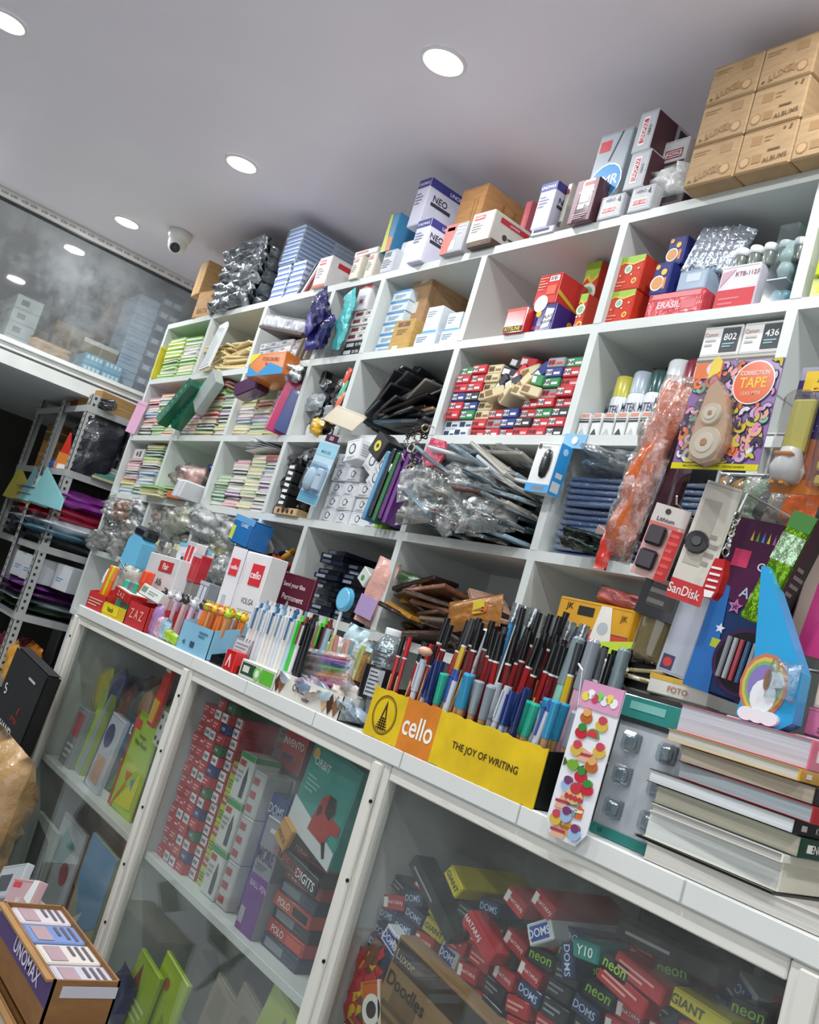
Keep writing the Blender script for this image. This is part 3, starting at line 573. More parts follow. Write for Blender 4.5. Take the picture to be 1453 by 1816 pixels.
    for r in range(6):
        me = box_mesh(.1, .16, .038, '#ccdae6', [('r', 'f', 0, .8, 1, 1, '#3f86bd'), ('l', 'f', .2, .2, .8, .6, 3, '#8fa0b4')])
        tag(put('small_box', me, None, (a + .07 + .002 * r, .03, z + r * .0392)), 'pale blue box, %s from the bottom of the stack left of the brown cartons' % nth(r + 1), 'box', 'pale blue boxes in the fifth top cubby')
    k = bx('cardboard_carton', 'small mustard-brown carton with label standing at the front of the top row cubby', 'carton', (688, 618), (738, 564), '#c09a58', [('r', 'f', .2, .78, .8, .92, '#5a4230'), ('r', 'f', .42, .8, .58, .9, '#b83a34'), ('l', 'f', .25, .5, .75, .7, 3, '#8c6c38'), ('r', 'f', .2, .02, .5, .16, '#ded4c4')], on=z, y=.012, d=.1, kind='kraft', group=None)
    k2 = put('cardboard_carton', box_mesh(.2, .22, .115, '#5c4232', (), 'kraft'), None, (a + .245, .13, z)); tag(k2, 'dark brown carton hidden under the taped brown carton', 'carton')
    bx('cardboard_carton', 'brown taped carton with a white sticker, largest in the fifth top cubby', 'carton', (720, 551), (770, 492), '#a98560', [('r', 'f', 0, .85, 1, .95, '#bfa27c', 'gloss'), ('r', 'f', .28, .25, .6, .5, '#d8d2c6'), ('p', 'f', [(.4, .9), (.8, .95), (.75, 1), (.45, 1)], '#e8e6e0'), ('r', 'r', .1, .0, .5, 1, '#b48f68', 'kraft')], on=z + .116, y=.06, d=.27, kind='kraft')
    spec = [((733, 612), (775, 588), z, None), ((778, 608), (818, 583), z, None)]
    t = []
    for i, (bl, tr, on, g) in enumerate(spec):
        t.append(bx('small_box', '%s lower white and pale blue box at the right of the fifth top cubby' % ['left', 'right'][i], 'box', bl, tr, '#d6e0e8', [('r', 'f', 0, 0, 1, .12, '#5ba0c8'), ('l', 'f', .1, .35, .6, .8, 3, '#94a8b8')], on=z, y=.012, d=.12))
    bx('small_box', 'upper white box with grey triangle print on the right of brown cartons', 'box', (750, 584), (787, 541), '#dfe6ec', [('r', 'f', 0, 0, 1, .1, '#5ba0c8'), ('l', 'f', .1, .6, .7, .85, 3, '#94a8b8'), ('p', 'r', [(.2, .35), (.4, .7), (.3, .3)], '#4a5058')], on=t[0].top, y=.016, d=.15)
    bx('small_box', 'upper right pale blue box beside the cubby upright, fifth top cubby', 'box', (790, 579), (822, 552), '#dbe5ec', [('r', 'f', 0, 0, 1, .12, '#5ba0c8'), ('l', 'f', .1, .4, .6, .8, 3, '#94a8b8')], on=t[1].top, y=.016, d=.12)
    # crayons and colour boxes
    a, b = inner(5)
    bx('crayon_box', 'white box with a row of pencil points behind the small red box', 'box', (908, 560), (948, 520), '#e4e0dc', [('p', 'f', [(.1 + i * .15, .5), (.2 + i * .15, .5), (.2 + i * .15, .95), (.16 + i * .15, .95)], c) for i, c in enumerate(['#2a2a2a', '#d8b838', '#c23a34', '#2a2a2a', '#b8862c'])], on=z, y=.15, d=.08, h=.115)
    bx('crayon_box', 'bright red box with yellow lettered strip, leftmost in the sixth top cubby', 'box', (890, 592), (938, 544), '#cf2f2c', [('r', 'f', .04, .04, .96, .26, '#2b1b14'), ('t', 'f', .5, .15, .16, 'KITSUNE', '#f0d23c'), ('r', 'f', 0, .9, 1, 1, '#de524c')], on=z, d=.2, kind='gloss')
    n = bx('crayon_box', 'navy blue box with white badge and yellow flowers under the big red box', 'box', (941, 586), (990, 536), '#312e78', [('p', 'f', [(.5, .15), (.85, .2), (.95, .8), (.55, .85)], '#e9e6ee'), ('t', 'f', .72, .55, .12, 'PLAY', '#1c1c30', 8), ('t', 'f', .72, .38, .1, 'DOUGH', '#1c1c30', 8), ('c', 'f', .22, .68, .12, '#e8bc34'), ('t', 'f', .25, .2, .12, 'KIDS', '#c8465a'), ('c', 'r', .25, .5, .12, '#e8a034'), ('c', 'r', .5, .2, .1, '#d8d4cc'), ('r', 'r', .6, .45, .8, .6, '#b8465a')], on=z, y=.015, d=.24, kind='gloss')
    bx('crayon_box', 'large red box with barcode sticker standing on the navy box', 'box', (947, 535), (1000, 482), '#cf3a34', [('r', 'f', .5, .74, .92, .92, '#e8e6e6'), ('r', 'f', .55, .77, .6, .9, '#222222'), ('r', 'f', .63, .77, .66, .9, '#222222'), ('r', 'f', .7, .77, .76, .9, '#222222'), ('r', 'f', .8, .77, .83, .9, '#222222'), ('l', 'f', .06, .45, .45, .92, 5, '#e98a7c'), ('c', 'f', .4, .02, .28, '#f1ece4'), ('r', 'f', .5, .3, .9, .6, '#d95a44'), ('p', 'r', [(0, .45), (0, .3), (.35, 0), (.45, 0)], '#d8b838'), ('c', 'r', .5, .3, .06, '#d8b8a0'), ('c', 'r', .75, .7, .05, '#d8b8a0')], on=n.top, y=.015, d=.25, kind='gloss')
    def straw(lab, bl, tr, on, y=.015, d=.2):
        return bx('crayon_box', lab, 'box', bl, tr, '#cc3d2a', [('p', 'f', [(0, .8), (.25, .86), (.6, .78), (1, .86), (1, 1), (0, 1)], '#93b52f'), ('p', 'f', [(0, .75), (.25, .81), (.6, .73), (1, .81), (1, .86), (.6, .78), (.25, .86), (0, .8)], '#e0b53a'), ('c', 'f', .45, .62, .13, '#d9e6cf'), ('c', 'f', .45, .62, .09, '#7fb48c'), ('c', 'f', .78, .25, .09, '#e8c23a'), ('c', 'f', .78, .25, .05, '#c23a2a'), ('l', 'f', .1, .1, .5, .3, 2, '#e8846a'), ('c', 'f', .2, .45, .03, '#f0c8a0'), ('c', 'f', .62, .45, .03, '#f0c8a0'), ('c', 'f', .85, .6, .03, '#f0c8a0')], on=on, y=y, d=d, kind='gloss')
    straw('red box with a green wavy top standing behind the barcode box', (1022, 548), (1070, 462), z, y=.12, d=.1)
    s1 = straw('lower red box with a green wavy top at the foot of the sixth top cubby', (1018, 574), (1046, 520), z, y=.05, d=.1)
    # eighth cubby a-r
    a, b = inner(6)
    s = straw('lower of two red boxes with green wavy tops, left in the bottle cubby', (1071, 568), (1130, 512), z)
    straw('upper of two red boxes with green wavy tops, left in the bottle cubby', (1087, 510), (1148, 450), s.top)
    e = bx('eraser_pack', 'wide pink and red glossy pack of erasers at the front of the bottle cubby', 'pack', (1143, 560), (1252, 509), '#c9434c', [('p', 'f', [(.2, .3), (.55, .32), (.6, .65), (.25, .62)], '#d9606a'), ('t', 'f', .42, .48, .26, 'ERASIL', '#f2d9dc', -2), ('r', 'f', .08, .75, .95, .95, '#e07a80'), ('r', 'f', .65, .25, .9, .6, '#d46a72')], on=z, y=.012, d=.14, kind='crinkle')
    nv = lambda lab, bl, tr, on, y: bx('crayon_box', lab, 'box', bl, tr, '#2c3478', [('c', 'f', .35, .35, .24, '#e6e2dc'), ('c', 'f', .35, .35, .2, '#cf8f4a'), ('c', 'f', .62, .68, .1, '#e8bc34'), ('c', 'f', .2, .85, .08, '#e8a034'), ('r', 'f', .7, .15, .85, .5, '#d07a3c')], on=on, y=y, d=.14, kind='gloss')
    n1 = nv('lower navy box with round badge standing on the pink eraser pack', (1154, 510), (1196, 462), e.top, .014)
    nv('upper navy box with round badge against the cubby ceiling', (1180, 461), (1222, 416), n1.top, .03)
    g = bx('sticker_pack', 'grey-blue packet lying on the pink eraser pack under the silver sachets', 'pack', (1203, 500), (1258, 474), '#9fb0c4', [('r', 'f', .3, .4, .8, .8, '#c4ccd8')], on=e.top, y=.015, d=.12, kind='gloss')
    for i in range(6):
        bag('sachet', 'silver foil sachet standing in the row above the grey-blue packet', 'sachet', (PY(1222, 470, .02).x + i * .017, .03 + .004 * i, g.top), .045, .12, .016, '#c3cdd8', 'foil', (0, .22, .5), i, 'silver foil sachets in the bottle cubby', amp=.3, nx=5, nz=8)
    kb = bx('stationery_box', 'white and red box with pink swoosh under the row of bottles', 'box', (1266, 541), (1352, 463), '#d8d2dc', [('r', 'f', 0, 0, 1, .45, '#c8323c'), ('l', 'f', .1, .08, .7, .3, 2, '#d86a70'), ('p', 'f', [(.05, .5), (.35, .85), (.4, .9), (.05, .85)], '#c49aa8'), ('t', 'f', .72, .78, .1, 'KTB-1127', '#8a2c38')], on=z, y=.012, d=.16)
    for i in range(10):
        m = ('vial',)
        if m not in BOXC:
            q = MB(); q.lathe([(.0001, 0), (.0135, 0), (.0145, .004), (.0145, .03), (.012, .036)], 14, mat('#6f756e', 'gloss')); q.lathe([(.0125, .035), (.0155, .036), (.0155, .05), (.014, .053), (.0001, .053)], 14, mat('#eceeee', 'plastic')); BOXC[m] = q.mesh('vial')
        c, r = i % 5, i // 5
        tag(put('paint_bottle', BOXC[m], None, (kb.x0 + .02 + c * .036, .04 + r * .045, kb.top)), 'small white-capped bottle in the %s row on the white and red box' % ('front' if r == 0 else 'rear'), 'bottle', 'white-capped bottles in the top row, %s' % ('front' if r == 0 else 'rear'))
    for i in range(5):
        bag('sachet', 'crinkled foil packet above the small white-capped bottles', 'sachet', (kb.x0 + .01 + i * .04, .1, kb.top + .0536), .06, .04, .02, '#9fb3ae', 'foil', (0, 0, 0), i + 9, 'foil packets over the bottles', amp=.6, nx=6, nz=5)
    def clearbox(lab, bl, tr, on, cols, n):
        p0 = PY(bl[0], bl[1], .012); p1 = PY(tr[0], tr[1], .012); w = p1.x - p0.x; h = p1.z - on; dd = .1; rn = random.Random(n)
        o = MB().box(-w / 2, w / 2, 0, dd, 0, .003, mat('#c8d0d4', 'plastic')).build('craft_box', None, (p0.x + w / 2, .012, on)); tag(o, lab, 'box')
        for i in range(n):
            m = MB(); r = rn.uniform(.012, .02); m.lathe([(.0001, 0), (r * .7, r * .2), (r, r * .9), (r * .8, r * 1.7), (.0001, r * 2)], 10, mat(rn.choice(cols), 'plastic')); m.build('trinket', o, (rn.uniform(-w / 2 + .022, w / 2 - .022), .022 + rn.random() * .05, .004 + (i + .1) / n * (h - .05)))
        m = MB(); m.box(-w / 2 - .001, w / 2 + .001, -.001, dd + .001, .0005, h, mat('#dfe8ea', 'clear'), .003); m.build('clear_cover', o); return on + h
    t = clearbox('low clear box of pale blue trinkets at the right of the bottle cubby', (1350, 531), (1402, 492), z, ['#6aa0b0', '#9cc4d0', '#b8ccd0'], 9)
    clearbox('tall clear box of colourful erasers standing on a lower clear box', (1363, 486), (1420, 392), t, ['#5fb868', '#d88a94', '#e8b040', '#4c98a8', '#c8d4d0', '#48b048'], 20)
    a, b = inner(7)
    for i in range(5):
        o = put('snack_pack', box_mesh(.16, .1, .042, '#c3d32a', [('r', 'f', .1, .2, .45, .7, '#d8e04a'), ('p', 'f', [(.15, .7), (.3, .7), (.22, .3)], '#b8543a')], 'gloss'), None, (a + .09 + (i % 2) * .008, -.0 + .004 * i, z + i * .0435), (0, 0, .1 if i % 2 else -.08))
        tag(o, 'lime yellow carton, %s from the bottom at the right edge of the photo' % nth(i + 1), 'box', 'lime yellow cartons')
row0()
def row1():
    z = zs(2)
    a, b = inner(0)
    cols = NB
    D = 'of the second row, '
    stack('first stack, far left cubby second row', a + .01, .15, z, 14, .0155, ['#e9a9b9', '#8fb7d8', '#c23b3b', '#e8e6e0', '#2f7f5a', '#3d3f45', '#e0924a'], seed=5)
    stack('second stack, far left cubby second row', a + .165, .15, z, 14, .0155, ['#8fb7d8', '#a9c9a0', '#c23b3b', '#e8e6e0', '#1f6f73', '#e0924a', '#7cc142'], seed=6)
    stack('third stack, far left cubby second row', a + .32, .14, z, 12, .0155, ['#d9d07a', '#e8e6e0', '#c23b3b', '#a9c9a0'], seed=7)
    slabthing('folder', 'pale pink folder standing at the left end of the second cubby row', 'folder', (a + .01, -.01, z + .09), .05, .17, .006, '#d9a6c4', (0, .1, .9))
    # long green boxes leaning out
    for i, (u, v, cl, ro) in enumerate([(322, 712, '#1f6b50', .72), (300, 740, '#1b5c46', .78)]):
        q = PY(u, v, -.06)
        o = put('pencil_box', box_mesh(.05, .05, .26, cl, [('c', 'f', .5, .1 + .13 * k, .035, '#2f8a6a') for k in range(7)], 'gloss'), None, (q.x - .05 + i * .04, -.055 - i * .05, z + .03), (0, ro, .1))
        tag(o, '%s dark green patterned pencil box leaning across the notebook stacks' % ['rear', 'front'][i], 'pencil box')
    o = put('clear_case', box_mesh(.1, .04, .18, '#9ea6a4', (), 'gloss'), None, (PY(345, 715, -.04).x, -.04, z + .12), (0, .7, 0)); tag(o, 'grey translucent case leaning above the green pencil boxes', 'case')
    a, b = inner(1)
    stack('first stack, second cubby second row', a + .0, .15, z, 12, .0155, ['#d9d07a', '#e9a9b9', '#3d3f45', '#2f7f5a', '#e8e6e0'], seed=11)
    stack('red stack, second cubby second row', a + .16, .17, z, 15, .0165, ['#c23b3b', '#3d3f45', '#7cc142', '#c23b3b', '#f3e9c0', '#c23b3b'], seed=12)
    stack('third stack, second cubby second row', a + .345, .15, z, 12, .0155, ['#d9d07a', '#e8e6e0', '#3d3f45', '#b9a6cf', '#a9c9a0'], seed=13)
    a, b = inner(2)
    z1 = stack('first stack, third cubby second row', a + .0, .13, z, 11, .0155, ['#b9a6cf', '#8fb7d8', '#d9d07a', '#f3e9c0', '#e8e6e0'], seed=14)
    stack('second stack, third cubby second row', a + .135, .13, z, 11, .015, ['#f3e9c0', '#d9d07a', '#a9c9a0', '#b9a6cf', '#c23b3b'], seed=15)
    stack('third stack, third cubby second row', a + .27, .16, z, 12, .0155, ['#8fb7d8', '#b9a6cf', '#d9d07a', '#e8e6e0', '#3d3f45'], seed=16)
    o = put('pencil_box', box_mesh(.13, .07, .06, '#4f2850', (), 'gloss', .01), None, (a + .2, -.07, z + .15), (0, -.35, .2)); tag(o, 'purple zip case perched on the notebooks of the third cubby', 'case')
    q = PY(430, 700, -.09)
    o = put('colour_box', box_mesh(.19, .14, .09, '#d8782c', [('p', 'f', [(0, 0), (1, 0), (1, .25), (.6, .55), (.3, .1), (0, .5)], '#2b8ec8'), ('p', 'f', [(0, .5), (.3, 1), (0, 1)], '#d8cf3c'), ('p', 'l', [(0, 0), (1, 0), (1, .5), (0, .9)], '#2b8ec8'), ('p', 'l', [(0, .9), (1, .5), (1, 1), (0, 1)], '#d8cf3c'), ('t', 'f', .6, .7, .16, 'COLOURS', '#8a3a20', -6), ('c', 'f', .5, .5, .07, '#c03a3a')], 'gloss'), None, (PY(452, 700, -.1).x, -.09, z + .205), (0, -.12, .25))
    tag(o, 'orange and blue box in clear film jutting out above the third cubby notebooks', 'box')
    slabthing('folder', 'magenta folder standing upright beside the notebooks, third cubby', 'folder', (b - .05, -.01, z + .11), .07, .22, .01, '#c2386a', (0, .12, 1.1))
    slabthing('folder', 'indigo folder standing upright behind the magenta folder', 'folder', (b - .02, .0, z + .09), .06, .17, .008, '#3c4a86', (0, .12, 1.15))
    bag('plastic_bag', 'crumpled clear bag bunched above the magenta folder', 'bag', (b - .05, -.02, z + .2), .1, .07, .05, '#cfd4d8', 'foil', (0, .1, 0), 6, amp=.5)
    # narrow cubby, black pouches
    a, b = inner(3); rnd = random.Random(21)
    for i in range(15):
        w = rnd.uniform(.09, .13); h = rnd.uniform(.05, .08)
        col = rnd.choice(['#1b1c1f', '#26282c', '#32343a', '#8c9296', '#141416', '#d8dadc'])
        bag('cable_pouch', '%s accessory pouch in the tangled narrow cubby of the second row' % {'#8c9296': 'grey', '#d8dadc': 'white'}.get(col, 'black'), 'pouch', (a + .06 + (i % 2) * .13 + rnd.uniform(-.01, .02), .03 + rnd.uniform(0, .05), z + (i // 2) * .026), w, h, .035, col, 'crinkle', (rnd.uniform(-.3, .1), rnd.uniform(-.7, .7), rnd.uniform(-.4, .4)), i, 'accessory pouches in the narrow cubby', amp=.35, nx=6, nz=6)
    for i in range(4): bag('cable_pouch', 'coral and green striped pouch at the right of the tangled narrow cubby', 'pouch', (b - .03, .0, z + .04 + i * .045), .03, .07, .012, ['#d85a3c', '#e0785c', '#6fb89a', '#d85a3c'][i], 'gloss', (0, .2, 0), i, 'coral pouches in the narrow cubby', nx=4, nz=5)
    bag('cable_pouch', 'yellow printed clear pouch at the foot of the tangled narrow cubby', 'pouch', (a + .17, -.0, z), .07, .06, .03, '#d8a82c', 'crinkle', (0, .3, 0), 77, amp=.4)
    # fan of black folders
    a, b = inner(4); rnd = random.Random(22); n = 44
    for i in range(n):
        t_ = i / (n - 1); ang = math.radians(-62 + t_ * 75 + rnd.uniform(-6, 6)) * 1.0
        w = rnd.uniform(.18, .26); h = rnd.uniform(.03, .05)
        col = rnd.choice(['#1d1e21', '#26272b', '#3a3c40', '#54565a', '#141416', '#7c756c', '#4a3028', '#b89878', '#2b4654'] if t_ > .3 else ['#1d1e21', '#26272b', '#3a3c40'])
        L = w / 2
        cx = a + .16 + t_ * .2 + rnd.uniform(-.03, .05); cz = z + abs(math.sin(ang)) * L + .012 + (1 - abs(t_ - .4)) * .04 + rnd.uniform(0, .035)
        slabthing('folder', '%s slim case in the slanting heap of cases, fifth cubby of second row' % {'#b89878': 'tan', '#4a3028': 'brown', '#2b4654': 'dark blue', '#7c756c': 'taupe', '#54565a': 'grey'}.get(col, 'black'), 'case', (min(max(cx, a + L * math.cos(ang) + .01), b - L * abs(math.cos(ang)) - .005), .05 + rnd.uniform(0, .12), cz), w, .012, .13, col, (rnd.uniform(-.1, .1), ang, rnd.uniform(-.25, .25)), 'gloss', 'slim cases heaped in the fifth cubby')
    slabthing('packet', 'flat cream packet at the left foot of the heap of black cases', 'packet', (a + .075, -.035, z + .045), .16, .075, .005, '#b9ae98', (-.5, .2, .2))
    # small red and white boxes
    a, b = inner(5); rnd = random.Random(23); nc, bw, bh = 8, .0615, .0275
    ST = [('#c92c36', '#e9e7e6', 'red and white'), ('#c92c36', '#c93c46', 'red'), ('#dfe2e6', '#2b4f7a', 'white and blue'), ('#d9c9a0', '#8a6a3c', 'cream'), ('#2a2a30', '#e9e7e6', 'black and white'), ('#2f8a4c', '#e9e7e6', 'green'), ('#2b3a86', '#e9e7e6', 'dark blue'), ('#9a9ca0', '#c92c36', 'grey')]
    for c in range(nc):
        nl = [8, 8, 8, 3, 3, 4, 8, 8][c]
        for r in range(nl):
            if c in (0, 1) and r < 2: s = ST[2]
            elif c == 2 and r > 1: s = ST[3]
            else: s = rnd.choice(ST[:2] * 3 + ST[4:] + ST[:1])
            me = box_mesh(bw - .002, .13, bh - .0012, s[0], [('r', 'f', .08, .2, .45, .8, s[1]), ('r', 'f', .55, .25, .92, .5, s[1] if s[1] != '#c93c46' else '#e8b8b8'), ('t', 'f', .3, .5, .4, 'INK', '#1c1c20')])
            tag(put('ink_box', me, None, (a + .006 + bw * (c + .5), .012 + rnd.uniform(0, .012), z + r * bh)), '%s ink box, %s column, %s layer up, sixth cubby of second row' % (s[2], nth(c + 1), nth(r + 1)), 'box', 'small ink boxes in the sixth cubby')
    for i in range(14):
        s = ST[[3, 3, 3, 3, 4, 4, 3, 5, 4, 0, 3, 6, 4, 0][i]]
        me = box_mesh(.06, .12, .028, s[0], [('r', 'f', .08, .2, .45, .8, s[1]), ('l', 'r', .1, .2, .8, .8, 2, s[1])])
        tag(put('ink_box', me, None, (a + .215 + (i % 4) * .045, .0 + (i // 4) * .015, z + .112 + (i // 4) * .034), (rnd.uniform(-.1, .1), [-.5, -1.0, .3, .2, -.9][i % 5] * .8, rnd.uniform(-.4, .4))), '%s ink box tumbled in the middle of the sixth cubby, second row' % s[2], 'box', 'tumbled ink boxes in the sixth cubby')
    # spray cans and glue tubes
    a, b = inner(6)
    for i, (u, v, cc, nm_, sc) in enumerate([(1082, 772, '#c9c04a', 'gold-capped', .95), (1112, 772, '#aebbc8', 'pale grey capped', 1), (1142, 772, '#1d4a44', 'dark green capped', 1.0), (1172, 772, '#e4e8ea', 'large white capped', 1.12), (1202, 772, '#8a2434', 'maroon capped', 1.1)]):
        q = PY(u, v, .09); m = MB(); rr = .03 * sc; hh = .185 * sc
        m.lathe([(.0001, 0), (rr, 0), (rr, hh * .66), (rr * .9, hh * .7)], 20, mat('#dcdfe4', 'gloss')); o = m.build('spray_can', None, (q.x + .02, .08, z)); tag(o, '%s spray paint can behind the small white glue boxes' % nm_, 'spray can')
        m = MB(); m.lathe([(rr * .95, hh * .69), (rr * .95, hh * .97), (rr * .85, hh), (.0001, hh)], 20, mat(cc, 'gloss')); m.build('cap', o)
        m = MB(); m.lathe([(rr * 1.01, hh * .1), (rr * 1.01, hh * .26)], 20, mat('#b8402c')); m.text('MTEK', (0, -rr * 1.03, hh * .48), FACE_AX['f'], .022, mat('#3a3c50'), 0, rr * 1.5); m.build('printed_label', o)
    for i, (u, v, cc) in enumerate([(1135, 660, '#24403e'), (1166, 645, '#a02430'), (1200, 655, '#3c4446')]):
        q = PY(u, v, .24); m = MB(); r = .04; m.lathe([(r * math.sin(PI * k / 10) + .0001, -r * math.cos(PI * k / 10)) for k in range(11)], 20, mat(cc, 'gloss')); m.lathe([(r * 1.005 * math.cos(.1), r * math.sin(-.1)), (r * 1.005, 0), (r * 1.005 * math.cos(.1), r * math.sin(.1))], 20, mat(shade(cc, .6))); o = m.build('ball', None, (q.x, .26, q.z)); tag(o, ['dark green ball behind the spray cans', 'shiny red ball behind the spray cans', 'grey ball behind the spray cans'][i], 'ball')
        s = MB(); s.box(-.035, .035, -.03, .03, z, q.z - r * .98, mat('#3a3c40', 'paper'), .004); s.box(-.033, .033, -.031, -.03, z + .01, z + .03, mat('#55585c')); so = s.build('storage_box', None, (q.x, .26, 0)); tag(so, 'dark upright box under the %s ball behind the spray cans' % ['green', 'red', 'grey'][i], 'box')
    for i in range(12):
        u = 1022 + (i % 8) * 21.5; q = PY(u, 774, .02 + (i // 8) * .04)
        me = box_mesh(.03, .028, .062, '#e0e2e0', [('r', 'f', .1, .82, .9, .95, '#d98c74'), ('r', 'f', 0, .6, 1, .68, '#26262a'), ('r', 'f', 0, .72, 1, .76, '#26262a'), ('p', 'f', [(.1, .05), (.5, .35), (.9, .05)], '#3a3c40' if i % 2 else '#b8babc')], 'gloss')
        tag(put('glue_box', me, None, (q.x + .018, .016 + (i // 8) * .04, z), (0, 0, [.05, -.1, .12, 0, -.06][i % 5])), 'small white and black glue box, %s row in front of the spray cans' % ('front' if i < 8 else 'rear'), 'box', 'small glue boxes %s row' % ('front' if i < 8 else 'rear'))
    g = PY(1238, 634, .02); W2 = (b - g.x - .003); base = put('stationery_box', box_mesh(W2, .2, g.z - z - .02, '#d4d6d4', [('l', 'f', .1, .2, .9, .8, 4, '#aab0b0')]), None, (g.x + W2 / 2, .02, z)); tag(base, 'large pale box mostly hidden behind the correction tape card', 'box')
    f = put('stationery_box', box_mesh(W2, .2, .0185, '#b9b4ac', [('r', 'f', 0, .3, 1, .6, '#6a6258')]), None, (g.x + W2 / 2, .02, g.z - .0195)); tag(f, 'flat greyish box under the two white cartridge boxes', 'box')
    for i, (s1, lab) in enumerate([('802', 'left'), ('436', 'right')]):
        me = box_mesh(W2 / 2 - .004, .16, .072, '#e4e4e0', [('r', 'f', .5, .1, .96, .9, '#3c3e44'), ('t', 'f', .73, .6, .22, s1, '#e8e8e8'), ('l', 'f', .56, .25, .9, .42, 2, '#8fc0c0'), ('l', 'f', .08, .3, .4, .6, 2, '#b8b4b0'), ('t', 'f', .22, .72, .13, 'Canon', '#c89088')])
        tag(put('cartridge_box', me, None, (g.x + W2 * (.25 + .5 * i), .02, g.z)), '%s of two white cartridge boxes above the correction tape card' % lab, 'box')
row1()
def row2():
    z = zs(3); rnd = random.Random(31)
    a, b = inner(0)
    z1 = stack('left stack, third row far left cubby', a + .01, .16, z, 13, .0145, ['#8fb7d8', '#7cc142', '#e9a9b9', '#3d3f45', '#d9d07a', '#e8e6e0', '#e0924a'], seed=32)
    o = put('stationery_box', box_mesh(.13, .13, .05, '#dcdad8', [('c', 'f', .4, .5, .25, '#7a4a48'), ('r', 'f', .6, .2, .8, .8, '#6a6a70')]), None, (a + .09, .03, z1)); tag(o, 'small white patterned box on top of the outermost notebook stack', 'box')
    stack('right stack, third row far left cubby', a + .19, .2, z, 17, .0148, ['#8fb7d8', '#7cc142', '#e8e6e0', '#3d3f45', '#1f6f73', '#e8e6e0', '#d9d07a'], seed=33)
    a, b = inner(1)
    stack('low stack beneath the pink bag', a - .08, .22, z, 3, .014, ['#3d3f45', '#7cc142', '#d9d07a', '#e0924a'], y=-.05, seed=34, d=.14)
    stack('low lime pile beside the pink bag', a + .16, .2, z, 4, .012, ['#7cc142', '#c9e24a', '#3d3f45', '#a9c9a0'], y=-.03, seed=35, d=.16)
    bag('plastic_bag', 'clear bag of pale pink goods in the open third row cubby', 'bag', (a + .27, .04, z + .045), .2, .13, .1, '#e9dcdc', 'film', (0, .1, 0), 5, inner='#d9a79c', amp=.4)
    m = MB(); m.lathe([(.0001, 0), (.05, 0), (.055, .01), (.055, .15), (.045, .165)], 20, mat('#c8c4cc', 'clear')); m.lathe([(.05, .165), (.052, .167), (.052, .195), (.0001, .197)], 20, mat('#262a66', 'plastic'))
    tag(m.build('jar', None, (a + .27, .14, z)), 'clear jar with a dark blue lid behind the pink bag', 'jar')
    for i in range(4):
        slabthing('white_case', 'white upright case, %s from left, leaning at the edge of the third row' % nth(i + 1), 'case', (b - .1 + i * .022, -.03, z + .038), .017, .075, .1, '#dfe0e2' if i % 2 else '#c9cdd6', (0, .35, 0), group='white cases in the third row')
    o = put('stationery_box', box_mesh(.09, .1, .03, '#b8642c', (), 'kraft'), None, (b - .2, -.04, z), (0, 0, .2)); tag(o, 'small orange-brown box beside the white cases, third row', 'box')
    a, b = inner(2)
    z0_ = stack('green stack, third cubby third row', a + .0, .115, z, 10, .0135, ['#a9c9a0', '#2f7f5a', '#e8e6e0', '#a9c9a0'], seed=41)
    stack('lilac stack, third cubby third row', a + .118, .12, z, 14, .0145, ['#b9a6cf', '#7a4a8c', '#e8e6e0', '#3d3f45', '#e9a9b9'], seed=42)
    z2 = stack('yellow stack, third cubby third row', a + .242, .12, z, 15, .0145, ['#f3e9c0', '#d9d07a', '#a9c9a0', '#b9a6cf'], seed=43)
    z3 = stack('blue stack, third cubby third row', a + .365, .135, z, 14, .0155, ['#8fb7d8', '#b9a6cf', '#e8e6e0', '#7a4a8c', '#3d3f45'], seed=44)
    o = put('stationery_box', box_mesh(.11, .1, .022, '#b97a74', [('l', 'f', .1, .2, .9, .8, 2, '#7a4a48')]), None, (b - .08, .02, z3)); tag(o, 'dusty pink box on the blue notebook stack, third row', 'box')
    for i in range(5):
        slabthing('loose_paper', 'curled loose paper sheet on top of the third row notebooks', 'paper', (a + .3 + i * .012, .06, max(z2, z3 + .026) + .012 + i * .006), .16, .0015, .12, '#dedfe0', (0, -.1 + .06 * i, .15 * i), 'paper', 'loose sheets on the third row notebooks')
    # gadgets
    a, b = inner(3)
    for i in range(16):
        col = ['#17181b', '#26282c', '#d9dadc', '#1c1d20', '#2b2c30', '#111214'][i % 6]
        bag('gadget_pack', '%s gadget pack in the third row narrow cubby' % ('white' if i % 6 == 2 else 'black'), 'pack', (a + .06 + (i % 2) * .13, .03 + (i % 3) * .02, z + .012 + (i // 2) * .027), .12, .06, .035, col, 'crinkle', (rnd.uniform(-.2, .2), rnd.uniform(-.6, .6), rnd.uniform(-.3, .3)), i, 'gadget packs in the third row narrow cubby', amp=.35, nx=6, nz=6)
    for i in range(7):
        me = box_mesh(.05, .05, .02, '#1a1a1d', [('r', 'f', .15, .2, .85, .75, '#e4e4e4')], 'gloss')
        tag(put('gadget_box', me, None, (a + .15, -.03, z + .028 + i * .0215), (0, .15 if i % 2 else 0, 0)), 'black box with white window, %s up, in front of the gadget packs' % nth(i + 1), 'box', 'black boxes with white windows')
    o = put('stationery_box', box_mesh(.16, .1, .026, '#c9a87c', [('c', 'f', .2 + .2 * k, .5, .3, '#3a2c20') for k in range(4)], 'kraft'), None, (a + .16, -.01, z)); tag(o, 'tan strip box with dark dots under the gadget packs', 'box')
    # hanging mouse blister
    x0 = PY(556, 835, -.06)
    t = thing('mouse_blister_pack', 'hanging pale blue blister card holding a white computer mouse', 'blister pack', (x0.x, -.04, x0.z), (0, .12, .25)); t.scale = (.72, .72, .72)
